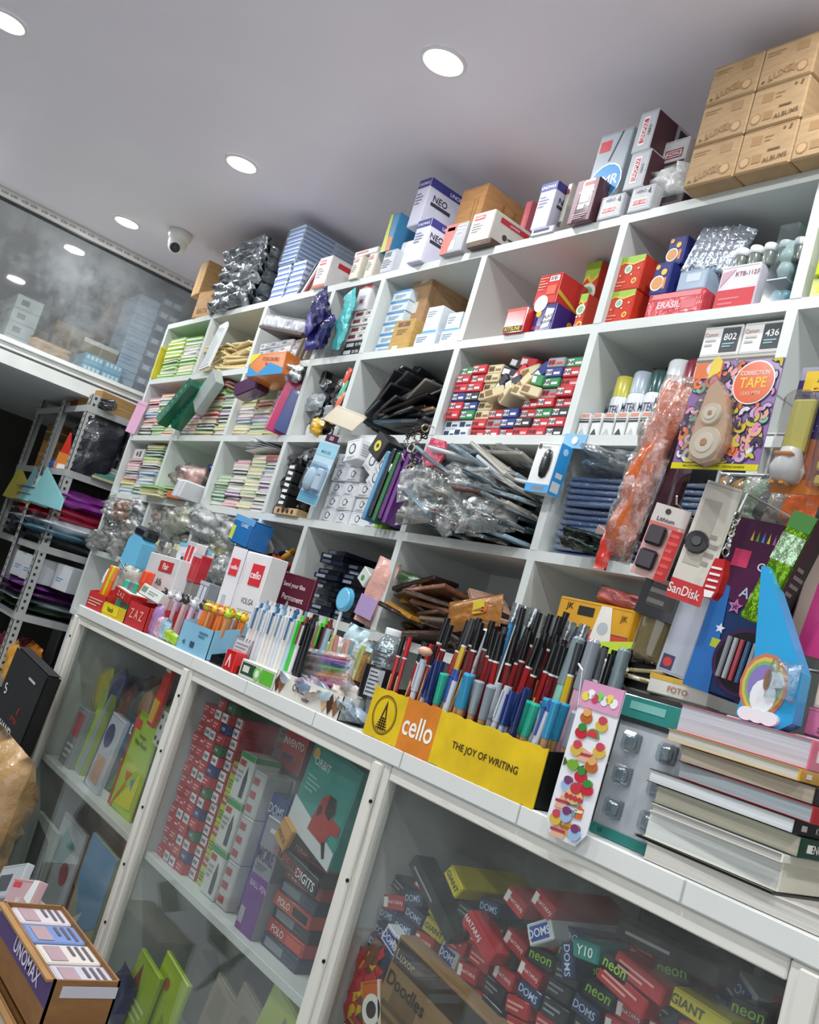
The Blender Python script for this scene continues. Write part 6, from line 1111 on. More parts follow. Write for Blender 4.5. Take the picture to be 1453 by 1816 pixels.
    for i, (xa_, xb_, th, pg, sp, tx) in enumerate(specs):
        if i == 0: xa_, xb_ = -.80, -.42
        nm_ = ['bottom', 'second', 'third', 'fourth', 'fifth', 'sixth', 'seventh', 'eighth', 'ninth', 'top'][i]
        d = .25; dx = .0; m = MB(); wv = xb_ - xa_
        c = mat(sp, 'gloss'); g = mat(pg, 'pages'); n = 8; sag = .012 if i in (0,) else 0.0
        t_ = .0009
        m.box(0, wv, 0, d, 0, t_, c if i else g); m.box(0, wv, 0, d, th - t_, th, c if i else g); m.box(.002, wv - .003, .002, d - .002, t_, th - t_, g); m.box(wv - .0025, wv + .0005, 0, d, 0, th, c, .0008)
        if tx: m.text(tx, (wv + .0011, .05, th * .5), FACE_AX['r'], th * .42, mat('#f0e8e4')); m.box(wv, wv + .0012, .015, .026, th * .3, th * .7, mat('#f0e8e4'))
        rz = [0.02, .0, .03, -.02, .02, 0, -.03, .02, 0, .03][i]
        o = m.build('book', None, (xa_, -.497 + [0, 0, .004, .0, .006, -.003, .008, .004, 0, .008][i], z), (0, 0, rz)); z += th + .0006
        tag(o, '%s book of the curved stack at the right end of the counter, %s' % (nm_, {'#e0708a': 'pink spine', '#dba23c': 'amber spine', '#241c20': 'dark brown spine', '#b02c34': 'red spine', '#17171c': 'black spine', '#123c2c': 'dark green spine', '#ece8dc': 'cream spine', '#e8e4d4': 'thick white spine', '#2a2826': 'thin black cover', '#c9c6bf': 'wide pale sheets'}[sp]), 'book', 'books stacked on the counter right end')
    zt = z
    m = MB(); m.box(0, .2, 0, .2, 0, .003, mat('#e4e4e4', 'gloss'), .001); m.box(.0, .2, .0, .2, .003, .0036, mat('#26262a', 'gloss')); tag(m.build('notepad', None, (-.76, -.45, zt), (0, 0, .04)), 'thin white and black notepad on top of the book stack', 'notepad')
    o = put('paper_pack', box_mesh(.12, .12, .035, '#d87aa4', [('t', 'f', .4, .65, .3, 'ZC-1', '#4a2c3a'), ('l', 'f', .15, .15, .8, .4, 2, '#8a4a6a')], 'gloss'), None, (-.6, -.43, zt + .0045), (0, 0, .05)); tag(o, 'pink box with dark lettering at the right edge, on the books', 'box')
    o2 = put('paper_pack', box_mesh(.12, .12, .06, '#e0d4c4', [('c', 'f', .25, .25, .14, '#d86a5c'), ('t', 'f', .7, .25, .2, 'EII', '#3a3430')], 'gloss'), None, (-.595, -.43, zt + .0405), (0, 0, .05)); tag(o2, 'cream box with a small red fruit mark on the pink box', 'box')
    # clutter behind blister card
    o = put('film_box', box_mesh(.1, .05, .03, '#e4e0d8', [('r', 'f', 0, .75, 1, 1, '#e0b030'), ('t', 'f', .5, .4, .3, 'FOTO', '#b87a4c')], 'gloss'), None, (PY(1200, 1235, -.36).x, -.36, PY(1200, 1240, -.36).z), (0, 0, .2)); tag(o, 'small white box lettered FOTO behind the teal blister card', 'box')
    m = MB(); m.box(-.2, .2, 0, .08, 0, PY(1200, 1240, -.36).z - CT - .001, mat('#3a3834', 'paper'), .003); m.box(-.18, .18, -.002, 0, .02, .1, mat('#55504a')); tag(m.build('storage_box', None, (PY(1180, 1235, -.36).x, -.365, CT)), 'dark box behind the blister card carrying loose sticks', 'box')
    for i in range(12):
        q = PY(1095 + i * 7, 1205, -.34); m = MB(); m.cyl((-.05, 0, 0), (.05, 0, rnd.uniform(-.01, .03)), .0035, .0035, 8, mat(['#e4e0d0', '#c8d85c', '#a8382c', '#d8c89c', '#3c3c3c', '#e8e8e4'][i % 6], 'gloss')); m.cyl((.05, 0, .01), (.058, 0, .012), .0035, .001, 8, mat('#8a6a4a')); tag(m.build('stick', None, (q.x, -.345 + (i % 3) * .02, q.z + (i % 2) * .006), (0, 0, rnd.uniform(-.7, .7))), '%s stick in the loose pile behind the blister card' % ['cream', 'lime', 'red', 'buff', 'black', 'white'][i % 6], 'stick', 'loose sticks behind the blister card')
counter_goods()
# ================================================================ packs hanging at the right
def hook(parent, x, y, z, L=.06):
    m = MB(); w = mat('#dcdedc', 'metal'); m.cyl((x, y, z), (x, y + L, z), .0017, .0017, 6, w); m.cyl((x, y, z), (x, y - .012, z + .01), .0017, .0017, 6, w); m.build('hook', parent)
def hanging():
    rnd = random.Random(71)
    # wire stand that carries the packs
    t = thing('wire_display_stand', 'white wire stand behind the hanging packs at the right', 'stand', (0, 0, 0))
    w = mat('#c8cac8', 'metal')
    for (x0, z0, x1, z1) in [(-.98, CT, -.98, 1.62), (-.58, CT, -.58, 1.72)]:
        m = MB(); m.cyl((x0, -.3, z0), (x1, -.3, z1), .004, .004, 8, w); m.build('upright', t)
    for z in (1.26, 1.38, 1.55, 1.62):
        m = MB(); m.cyl((-.98, -.3, z), (-.58, -.3, z), .003, .003, 8, w); m.build('crossbar', t)
    for x in (-.98, -.58):
        m = MB(); m.box(x - .03, x + .03, -.34, -.24, CT, CT + .004, w); m.build('foot', t)
    # correction tape card
    Yc = -.47; a = PY(1193, 826, Yc); b = PY(1340, 862, Yc); c = PY(1238, 640, Yc); d_ = PY(1385, 655, Yc)
    w_, h_ = (b.x - a.x + d_.x - c.x) / 2, c.z - a.z
    t = thing('correction_tape_card', 'hanging doodle patterned card with an orange circle and beige correction tape', 'blister card', ((a.x + c.x) / 2, Yc, a.z - .004), (0, .0, 0))
    m = MB(); m.box(0, w_, 0, .002, 0, h_, mat('#8a6aa0', 'gloss'), .001); m.box(0, w_, -.0006, 0, 0, h_ * .055, mat('#d8cc1c', 'gloss')); m.text('SMOOTH WRITING - LESS EFFORT - STRONG ADHESIVE', (w_ / 2, -.001, h_ * .028), FACE_AX['f'], h_ * .018, mat('#4a4010'), 0, w_ * .85); m.build('backing_card', t)
    rr = random.Random(3); pc = ['#c8a4c8', '#e0703c', '#d8d4dc', '#e0a48c', '#7ab49c', '#c8b83c', '#5a4a7c', '#d88ab0', '#3a2c44']
    m = MB(); dk = mat('#2a2234')
    for i in range(230):
        x, z = rr.uniform(.006, w_ - .006), rr.uniform(h_ * .07, h_ - .006); r = rr.uniform(.005, .009); cc = mat(rr.choice(pc)); a0 = rr.uniform(0, 6); sp = rr.uniform(1.5, 5.5); n = 7; y = -.0008 - i * .000006
        def arc(R1, R2, mm, yy, e=0):
            v = [(x + R * math.cos(a0 - e + (sp + 2 * e) * k / n), yy, z + R * math.sin(a0 - e + (sp + 2 * e) * k / n)) for R in (R1, R2) for k in range(n + 1)]
            v = [(min(max(p[0], .001), w_ - .001), p[1], min(max(p[2], h_ * .058), h_ - .001)) for p in v]
            m.add(v, [(k, k + 1, n + 2 + k, n + 1 + k) for k in range(n)], mm)
        arc(r * 1.45, r * .25, dk, y, .15); arc(r * 1.25, r * .45, cc, y - .0003)
    m.build('doodle_print', t)
    m = MB(); fx = FACE_AX['f']
    m.poly([(0, 0), (w_ * .33, 0), (w_ * .33, h_ * .15), (0, h_ * .15)], (0, -.0020, h_ * .84), fx, mat('#e0743c')); m.poly([(0, 0), (.02, .014), (.02, .03), (.01, .04), (0, .03)], (w_ * .18, -.0026, h_ * .82), fx, mat('#e8c84c'))
    cx, cz, R = w_ * .73, h_ * .78, h_ * .2
    for rad, cc, y in ((R, '#ece4dc', -.0026), (R * .93, '#dd6234', -.0032)): m.poly([(rad * math.cos(i * PI / 16), rad * math.sin(i * PI / 16)) for i in range(32)], (cx, y, cz), fx, mat(cc, 'gloss'))
    m.text('CORRECTION', (cx, -.0036, cz + R * .42), fx, R * .2, mat('#f0e8dc'), 0, R * 1.4); m.text('TAPE', (cx, -.0036, cz - R * .02), fx, R * .48, mat('#f0c83c'), 0, R * 1.3); m.text('12X5 MTR', (cx, -.0036, cz - R * .5), fx, R * .16, mat('#e8c8b0')); m.build('printed_badge', t)
    m = MB(); bg = mat('#d8b89c', 'plastic'); px, pz = w_ * .42, h_ * .2
    out = [(px - .028, pz + .0), (px - .022, pz - .022), (px, pz - .032), (px + .024, pz - .024), (px + .032, pz), (px + .03, pz + .03), (px + .018, pz + .07), (px - .005, pz + .1), (px - .018, pz + .09), (px - .024, pz + .05)]
    m.slab(out, -.016, -.003, bg); m.build('tape_body', t)
    for (ox, oz, r) in ((.002, 0, .026), (.0, .046, .017)):
        m = MB(); m.cyl((px + ox, -.0165, pz + oz), (px + ox, -.021, pz + oz), r, r * .95, 28, mat('#e4dccc', 'plastic')); m.cyl((px + ox, -.021, pz + oz), (px + ox, -.0225, pz + oz), r * .6, r * .58, 24, mat('#f0ebe0', 'plastic')); m.cyl((px + ox, -.0225, pz + oz), (px + ox, -.0235, pz + oz), r * .25, r * .2, 12, mat('#c8966c', 'plastic')); m.build('tape_reel', t)
    m = MB(); o2 = [(px + (p[0] - px) * 1.14, pz + (p[1] - pz) * 1.06) for p in out]; m.slab(o2, -.027, -.0028, mat('#ece8e4', 'clear')); m.build('blister', t)
    hook(t, w_ * .5, .004, h_ - .012, .165)
    # purple card with erasers at right edge
    a = PY(1345, 868, -.44); h2 = PY(1392, 648, -.44).z - a.z; w2 = .17
    t = thing('eraser_card', 'purple starry card with a yellow logo square and white bird-shaped eraser in a blister', 'blister card', (a.x + .012, -.43, a.z), (0, .02, 0))
    m = MB(); m.box(0, w2, 0, .002, 0, h2, mat('#3c3468', 'gloss'), .001); m.slab([(0, 0), (w2, 0), (w2, h2 * .35), (0, h2 * .45)], -.0008, 0, mat('#b06a4c', 'gloss')); m.slab([(0, h2 * .12), (w2 * .5, h2 * .1), (w2 * .5, h2 * .0), (0, 0)], -.0012, -.0008, mat('#d8803c', 'gloss')); m.build('backing_card', t)
    m = MB(); m.box(w2 * .06, w2 * .36, -.0014, -.0005, h2 * .8, h2 * .96, mat('#e8c020')); m.text('JK', (w2 * .21, -.0018, h2 * .9), fx, h2 * .06, mat('#241a08')); m.text('MR-306', (w2 * .21, -.0018, h2 * .82), fx, h2 * .02, mat('#b8502c'))
    for i in range(26): m.cyl((rr.uniform(.05, w2), -.001, rr.uniform(h2 * .5, h2)), (0, 0, 0), 0, 0, 3, mat('#c8c0e0')) if 0 else m.box(0, 0, 0, 0, 0, 0, mat('#c8c0e0')) if 0 else None
    for i in range(40):
        x, z = rr.uniform(.004, w2 - .004), rr.uniform(h2 * .48, h2 - .004); m.box(x, x + .0012, -.0012, -.0005, z, z + .0012, mat('#c8c0e0'))
    m.build('printed_panel', t)
    m = MB(); m.box(.006, .042, -.012, -.002, h2 * .3, h2 * .72, mat('#d8cc5c', 'plastic'), .01); m.lathe([(.0001, h2 * .05), (.02, h2 * .08), (.025, h2 * .16), (.018, h2 * .25), (.014, h2 * .32), (.0001, h2 * .34)], 18, mat('#eceae8', 'plastic'), (.026, -.012)); m.build('bird_eraser', t)
    m = MB(); m.box(.012, .04, -.034, -.022, h2 * .24, h2 * .27, mat('#d88a3c', 'plastic'), .002); m.box(.015, .022, -.03, -.014, h2 * .03, h2 * .05, mat('#e89a2c', 'plastic')); m.box(.03, .037, -.03, -.014, h2 * .03, h2 * .05, mat('#e89a2c', 'plastic')); m.build('beak_and_feet', t)
    m = MB(); m.box(.002, .05, -.038, -.0025, h2 * .02, h2 * .76, mat('#e8e8e8', 'clear'), .012); m.build('blister', t)
    for i in range(3):
        m = MB(); m.box(.068, .098, -.012 - .002 * i, -.002, h2 * (.06 + .11 * i), h2 * (.14 + .11 * i), mat(['#d8c850', '#e0d068', '#d8c850'][i], 'plastic'), .003); m.build('eraser_block', t)
    m = MB(); m.slab([(.09, h2 * .6), (.11, h2 * .52), (.125, h2 * .56), (.13, h2 * .66), (.12, h2 * .76), (.1, h2 * .72)], -.012, -.002, mat('#dca838', 'plastic')); m.slab([(.09, h2 * .47), (.105, h2 * .4), (.12, h2 * .46), (.112, h2 * .52), (.095, h2 * .52)], -.012, -.002, mat('#dca838', 'plastic')); m.build('heart_eraser', t)
    m = MB(); m.box(.06, w2 - .004, -.02, -.0025, h2 * .03, h2 * .8, mat('#e8e4ec', 'clear'), .01); m.build('blister', t)
    hook(t, w2 * .5, .004, h2 - .01, .12)
    # orange tube bag
    a = PY(1085, 985, -.33); b = PY(1215, 680, -.33); n = 14; m = MB()
    t = thing('tube_bag', 'long clear sleeve of orange beads hanging slanted at the right', 'bag', (0, 0, 0))
    pa, pb = Vector((a.x + .015, -.34, a.z)), Vector((b.x, -.34, b.z)); L = (pb - pa).length; dx = pb - pa; ang = math.atan2(dx.x, dx.z)
    m = MB(); m.pillow(.062, L, .035, mat('#c4602c', 'crinkle'), 5, 6, 24, .5, .02); m.build('bead_fill', t, pa, (0, ang, 0))
    m = MB(); m.pillow(.078, L * 1.06, .045, mat('#ecdcd4', 'film'), 6, 8, 26, .5, .03); m.build('film', t, pa - dx * .03, (0, ang, 0))
    m = MB(); m.pillow(.03, .07, .015, mat('#c8352c', 'crinkle'), 7, 5, 6, .4); m.build('red_tail', t, pa + Vector((-.02, -.005, -.03)), (0, ang * .4, 0))
    m = MB(); m.pillow(.06, L * .95, .03, mat('#3a1c28', 'gloss'), 8, 6, 20, .35, .02); o = m.build('tube_bag', None, pa + Vector((.05, .02, .03)), (0, ang, 0)); tag(o, 'dark maroon sleeve hanging behind the orange bead sleeve', 'bag')
    # small cards
    def card(nm, lab, bl, w, h, y, prints, col, rot=(0, 0, 0), cat='blister card', th=.003, kind='gloss'):
        p = PY(bl[0], bl[1], y); return tag(put(nm, box_mesh(w, th, h, col, prints, kind, .0008), None, (p.x + w / 2, y, p.z), rot), lab, cat)
    RD = '#c8282c'
    o = card('battery_card', 'white and red hanging card with two dark coin battery blisters', (1122, 1020), .058, .118, -.42, [('r', 'f', 0, .75, 1, 1, '#d8cec8'), ('r', 'f', 0, .7, .8, .75, '#d87a6c'), ('t', 'f', .42, .8, .06, 'Lithium', '#2a2422'), ('r', 'f', .68, 0, 1, .7, RD), ('l', 'f', .7, .05, .98, .68, 6, '#e0544c'), ('c', 'f', .4, .92, .04, '#3a3430')], '#d8a49c', (0, .12, .35))
    for k in range(2):
        m = MB(); m.box(-.024, .006, -.012, -.001, .01 + k * .04, .042 + k * .04, mat('#2a2028', 'gloss'), .008); m.build('battery_blister', o)
    hook(o, 0, .004, .125, .12)
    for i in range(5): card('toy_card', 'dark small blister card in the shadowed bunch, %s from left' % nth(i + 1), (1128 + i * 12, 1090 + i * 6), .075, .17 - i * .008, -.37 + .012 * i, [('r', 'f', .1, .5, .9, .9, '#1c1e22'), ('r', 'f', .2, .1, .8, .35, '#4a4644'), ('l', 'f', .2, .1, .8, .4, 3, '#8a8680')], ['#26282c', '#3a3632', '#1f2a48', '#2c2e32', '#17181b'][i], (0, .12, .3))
    o = card('cable_card', 'cream hanging card with coiled dark cable and a red lower band', (1185, 1062), .052, .185, -.44, [('r', 'f', 0, 0, 1, .16, RD), ('t', 'f', .45, .08, .08, 'SanDisk', '#f0e4e0'), ('l', 'f', .6, .3, .9, .6, 4, '#9a948c'), ('r', 'f', .12, .3, .6, .85, '#b8b0a4')], '#d4ccc0', (0, .1, .55))
    m = MB(); m.cyl((-.01, -.008, .09), (-.01, -.002, .09), .016, .018, 16, mat('#1c1c1e', 'gloss')); m.cyl((-.01, -.012, .09), (-.01, -.008, .09), .007, .008, 12, mat('#5a5c5c', 'metal')); m.build('camera_disc', o); hook(o, 0, .004, .19, .12)
    # beige bottle
    q = PY(1118, 1165, -.34); t = thing('bottle', 'clear bottle of beige contents hanging behind the cards above the pens', 'bottle', (q.x + .035, -.33, q.z), (0, .1, 0))
    m = MB(); m.lathe([(.0001, 0), (.03, .002), (.033, .01), (.033, .1), (.03, .11), (.0001, .112)], 20, mat('#a8986c', 'paper')); m.build('contents', t)
    m = MB(); m.lathe([(.0001, -.002), (.034, -.001), (.037, .01), (.037, .12), (.028, .135), (.0001, .137)], 20, mat('#e0dccc', 'clear')); m.build('bottle_body', t)
    s = MB(); s.box(-.03, .05, -.02, .03, 0, q.z - CT - .004, mat('#22201e', 'paper'), .003); s.box(-.025, .045, -.022, -.02, .01, .03, mat('#3c3834')); tag(s.build('storage_box', None, (q.x + .03, -.32, CT)), 'dark box standing under the beige bottle', 'box')
    # colour art pack
    a = PY(1185, 1205, -.42); hh = PY(1275, 905, -.42).z - a.z; w3 = .145
    t = thing('art_pack', 'tall purple and blue art set pack with a round window and stars', 'art set', (a.x + .012, -.40, a.z), (0, .09, .1))
    m = MB(); m.box(0, w3, 0, .018, 0, hh, mat('#16325e', 'gloss'), .004); m.slab([(.0, hh * .55), (w3, hh * .45), (w3, hh), (0, hh)], -.0012, 0, mat('#4a1440', 'gloss')); m.slab([(0, 0), (w3 * .3, 0), (w3 * .16, hh * .6), (0, hh * .62)], -.0016, -.0012, mat('#2c6ab0', 'gloss')); m.build('carton', t)
    m = MB(); m.box(w3 * .08, w3 * .26, -.002, -.0012, hh * .72, hh * .82, mat('#c8285c')); m.text('ColourUp', (w3 * .6, -.002, hh * .73), fx, hh * .06, mat('#d8d4e4'), -.08, w3 * .6); m.text('Art Set', (w3 * .5, -.002, hh * .58), fx, hh * .06, mat('#b8c0d8'), -.08, w3 * .5)
    for i, c in enumerate(['#d8b83c', '#5aa84c', '#3c8ac8', '#d8c83c', '#b85ca0']): m.slab([(w3 * (.2 + .06 * i), hh * .88), (w3 * (.23 + .06 * i), hh * .88), (w3 * (.215 + .06 * i), hh * .94)], -.0018, -.0012, mat(c))
    def star(x, z, r, cc): m.slab([(x + (r if i % 2 == 0 else r * .45) * math.sin(i * PI / 5), z + (r if i % 2 == 0 else r * .45) * math.cos(i * PI / 5)) for i in range(10)], -.0024, -.0012, mat(cc))
    star(w3 * .28, hh * .5, .012, '#c86aa8'); star(w3 * .28, hh * .5, .007, '#16325e'); star(w3 * .2, hh * .36, .008, '#d8dce8'); star(w3 * .82, hh * .1, .014, '#7a8ca8'); m.box(w3 * .15, w3 * .25, -.002, -.0012, hh * .25, hh * .3, mat('#a8b82c'))
    cx, cz, R = w3 * .56, hh * .22, w3 * .34
    for rad, cc, y in ((R, '#3c2050', -.0026), (R * .88, '#17151c', -.0032)): m.poly([(rad * math.cos(i * PI / 16), rad * math.sin(i * PI / 16)) for i in range(32)], (cx, y, cz), fx, mat(cc, 'gloss'))
    m.build('printed_panel', t)
    for i in range(7):
        m = MB(); x = cx - .03 + i * .01; m.cyl((x, -.006, cz - .03), (x, -.006, cz + .03), .004, .004, 8, mat(['#8a9094', '#a8acb0', '#b0444c', '#3c6a8c', '#9aa0a4', '#5a3c4c', '#2c6a5c'][i], 'gloss')); m.build('crayon', t)
    hook(t, w3 * .5, .02, hh - .01, .07)
    o = card('notebook', 'grey-white notebook edge standing behind the art set pack', (1165, 1190), .05, .19, -.36, [('r', 'f', .1, .03, .5, .15, '#3c3c5c'), ('c', 'f', .3, .09, .04, '#c83c3c')], '#b4b8c4', (0, .1, .2), 'notebook')
    # shoe key ring
    q = PY(1330, 878, -.47); t = thing('shoe_keyring', 'red and white trainer-shaped key ring hanging on a chain', 'key ring', (q.x, -.475, q.z), (0, .08, 0))
    me = mat('#b8b8b4', 'metal'); m = MB(); m.cyl((0, .0, 0), (0, .19, .004), .002, .002, 6, mat('#dcdedc', 'metal')); m.cyl((0, 0, 0), (0, -.006, -.03), .002, .002, 6, me); m.build('hook', t)
    for i in range(7):
        m = MB(); r = .0075 if i % 6 == 0 else .004; c0 = Vector((0, -.006, -.036 - i * .0085))
        for k in range(8):
            a0, a1 = k * PI / 4, (k + 1) * PI / 4; ax = (Vector((1, 0, 0)) if i % 2 else Vector((0, 1, 0))); f = lambda g: c0 + ax * (r * math.cos(g)) + Vector((0, 0, r * math.sin(g))); m.cyl(f(a0), f(a1), .0011, .0011, 5, me, False)
        m.build('chain_link', t)
    m = MB(); m.slab([(-.008, 0), (.008, .001), (.013, -.02), (.013, -.045), (.008, -.056), (-.006, -.057), (-.013, -.045), (-.011, -.02)], -.014, 0, mat('#b8242c', 'gloss')); m.slab([(-.008, -.046), (.009, -.046), (.006, -.055), (-.005, -.056)], -.0155, -.014, mat('#e8e4e0')); m.build('shoe', t, (0, 0, -.1))
    m = MB()
    for k in range(4): m.box(-.008, .009, -.0155, -.014, -.115 - k * .009, -.112 - k * .009, mat('#ece8e4'))
    m.build('laces', t)
    # lime foil box
    a = PY(1300, 1100, -.47); bq = PY(1370, 935, -.47)
    t = put('foil_box', box_mesh(.034, .06, .16, '#74a426', [('r', 'f', 0, .55, 1, .8, '#b8d8b0', 'foil'), ('r', 'f', .0, .85, 1, 1, '#3c7a2c'), ('r', 'r', 0, 0, 1, 1, '#2c302c'), ('l', 'r', .2, .3, .8, .6, 4, '#8a8c88')], 'foil'), None, (a.x + .02, -.46, a.z + .005), (0, math.radians(14), .2)); tag(t, 'shiny lime green box with a dark side hanging beside the blue clipboard', 'box')
    # unicorn sleeve
    ap = PY(1365, 1008, -.46); bl = PY(1313, 1268, -.46); br_ = PY(1418, 1240, -.46); h4 = ap.z - bl.z; w4 = br_.x - bl.x
    t = thing('party_cone', 'sky blue glossy pointed sleeve with a white unicorn on a cloud', 'party cone', (bl.x, -.47, bl.z + .0), (0, 0, 0))
    pts = [(0, 0), (.02, -.012), (w4 - .02, -.012), (w4 + .004, .006), (w4 + .002, h4 * .35), (ap.x - bl.x + .004, h4), (ap.x - bl.x - .006, h4), (.006, h4 * .4)]
    m = MB(); m.slab(pts, 0, .022, mat('#2f9fd6', 'gloss')); m.build('cone_body', t)
    m = MB(); cx, cz = w4 * .5, h4 * .16; wh = mat('#e8e8ec', 'gloss')
    def blob(x, z, a, b, mm, y=-.004, n=14): m.slab([(x + a * math.cos(2 * PI * i / n), z + b * math.sin(2 * PI * i / n)) for i in range(n)], y, 0, mm)
    for k, c in enumerate(['#c8785c', '#d8b85c', '#7ab06c', '#8a7ab8']): blob(cx - .008, cz + .012, .034 - .004 * k, .042 - .005 * k, mat(c, 'gloss'), -.0015 - .0004 * k)
    blob(cx - .004, cz - .002, .018, .022, wh); blob(cx + .008, cz + .022, .012, .011, wh, -.0045); blob(cx + .014, cz + .018, .008, .006, mat('#dcd8dc'), -.005); m.slab([(cx + .004, cz + .032), (cx + .009, cz + .032), (cx + .008, cz + .045)], -.005, 0, mat('#d8b85c'))
    for k in (-1, 0, 1): blob(cx - .004 + k * .016, cz - .028, .013, .009, wh, -.0056 - .0004 * k)
    blob(cx - .002, cz + .02, .005, .014, mat('#9a6a4c', 'gloss'), -.005)
    m.build('unicorn_print', t)
    m = MB(); m.pillow(w4 * .55, .05, .02, mat('#d8eef4', 'film'), 4, 8, 6, .6); m.build('crinkled_film', t, (w4 * .75, -.004, .03))
    # pink board with figure
    a = PY(1402, 1140, -.40)
    t = thing('gift_bag', 'tall pink gift bag with beige edge at the right border of the photo', 'gift bag', (a.x - .01, -.40, a.z - .01), (0, .06, .1))
    h5 = PY(1445, 860, -.4).z - a.z
    m = MB(); m.box(0, .26, 0, .03, 0, h5 + .02, mat('#bfa89c', 'paper'), .003); m.slab([(.018, .0), (.26, 0), (.26, h5 + .015), (.03, h5 + .015)], -.001, 0, mat('#d8488c', 'gloss')); m.build('bag_body', t)
    m = MB(); blob(.095, h5 * .42, .014, .03, mat('#d8d4c8', 'gloss'), -.004); blob(.093, h5 * .52, .012, .012, mat('#e0dcd4', 'gloss'), -.005); blob(.09, h5 * .40, .008, .014, mat('#8aa868', 'gloss'), -.006); m.build('printed_figure', t)
    for k in range(2):
        m = MB(); m.box(.07 + k * .03, .082 + k * .03, -.004, 0, .0, h5 * .3, mat('#5a50a0', 'gloss'), .001); m.build('ribbon', t)
    # clear pouches behind the cards
    for i in range(7):
        q = PY(1240 + i * 22, 905, -.3)
        bag('plastic_bag', 'clear pouch of small goods in shadow below the doodle patterned card', 'bag', (q.x, -.24, q.z - .02), .07, .1, .03, ['#8a6a3c', '#4a4c50', '#7a8a78', '#a8a8a4', '#5a5c5c', '#8a8478', '#c8602c'][i], 'crinkle', (0, .1, rnd.uniform(-.3, .3)), i + 20, 'pouches below the doodle card', amp=.3)
hanging()
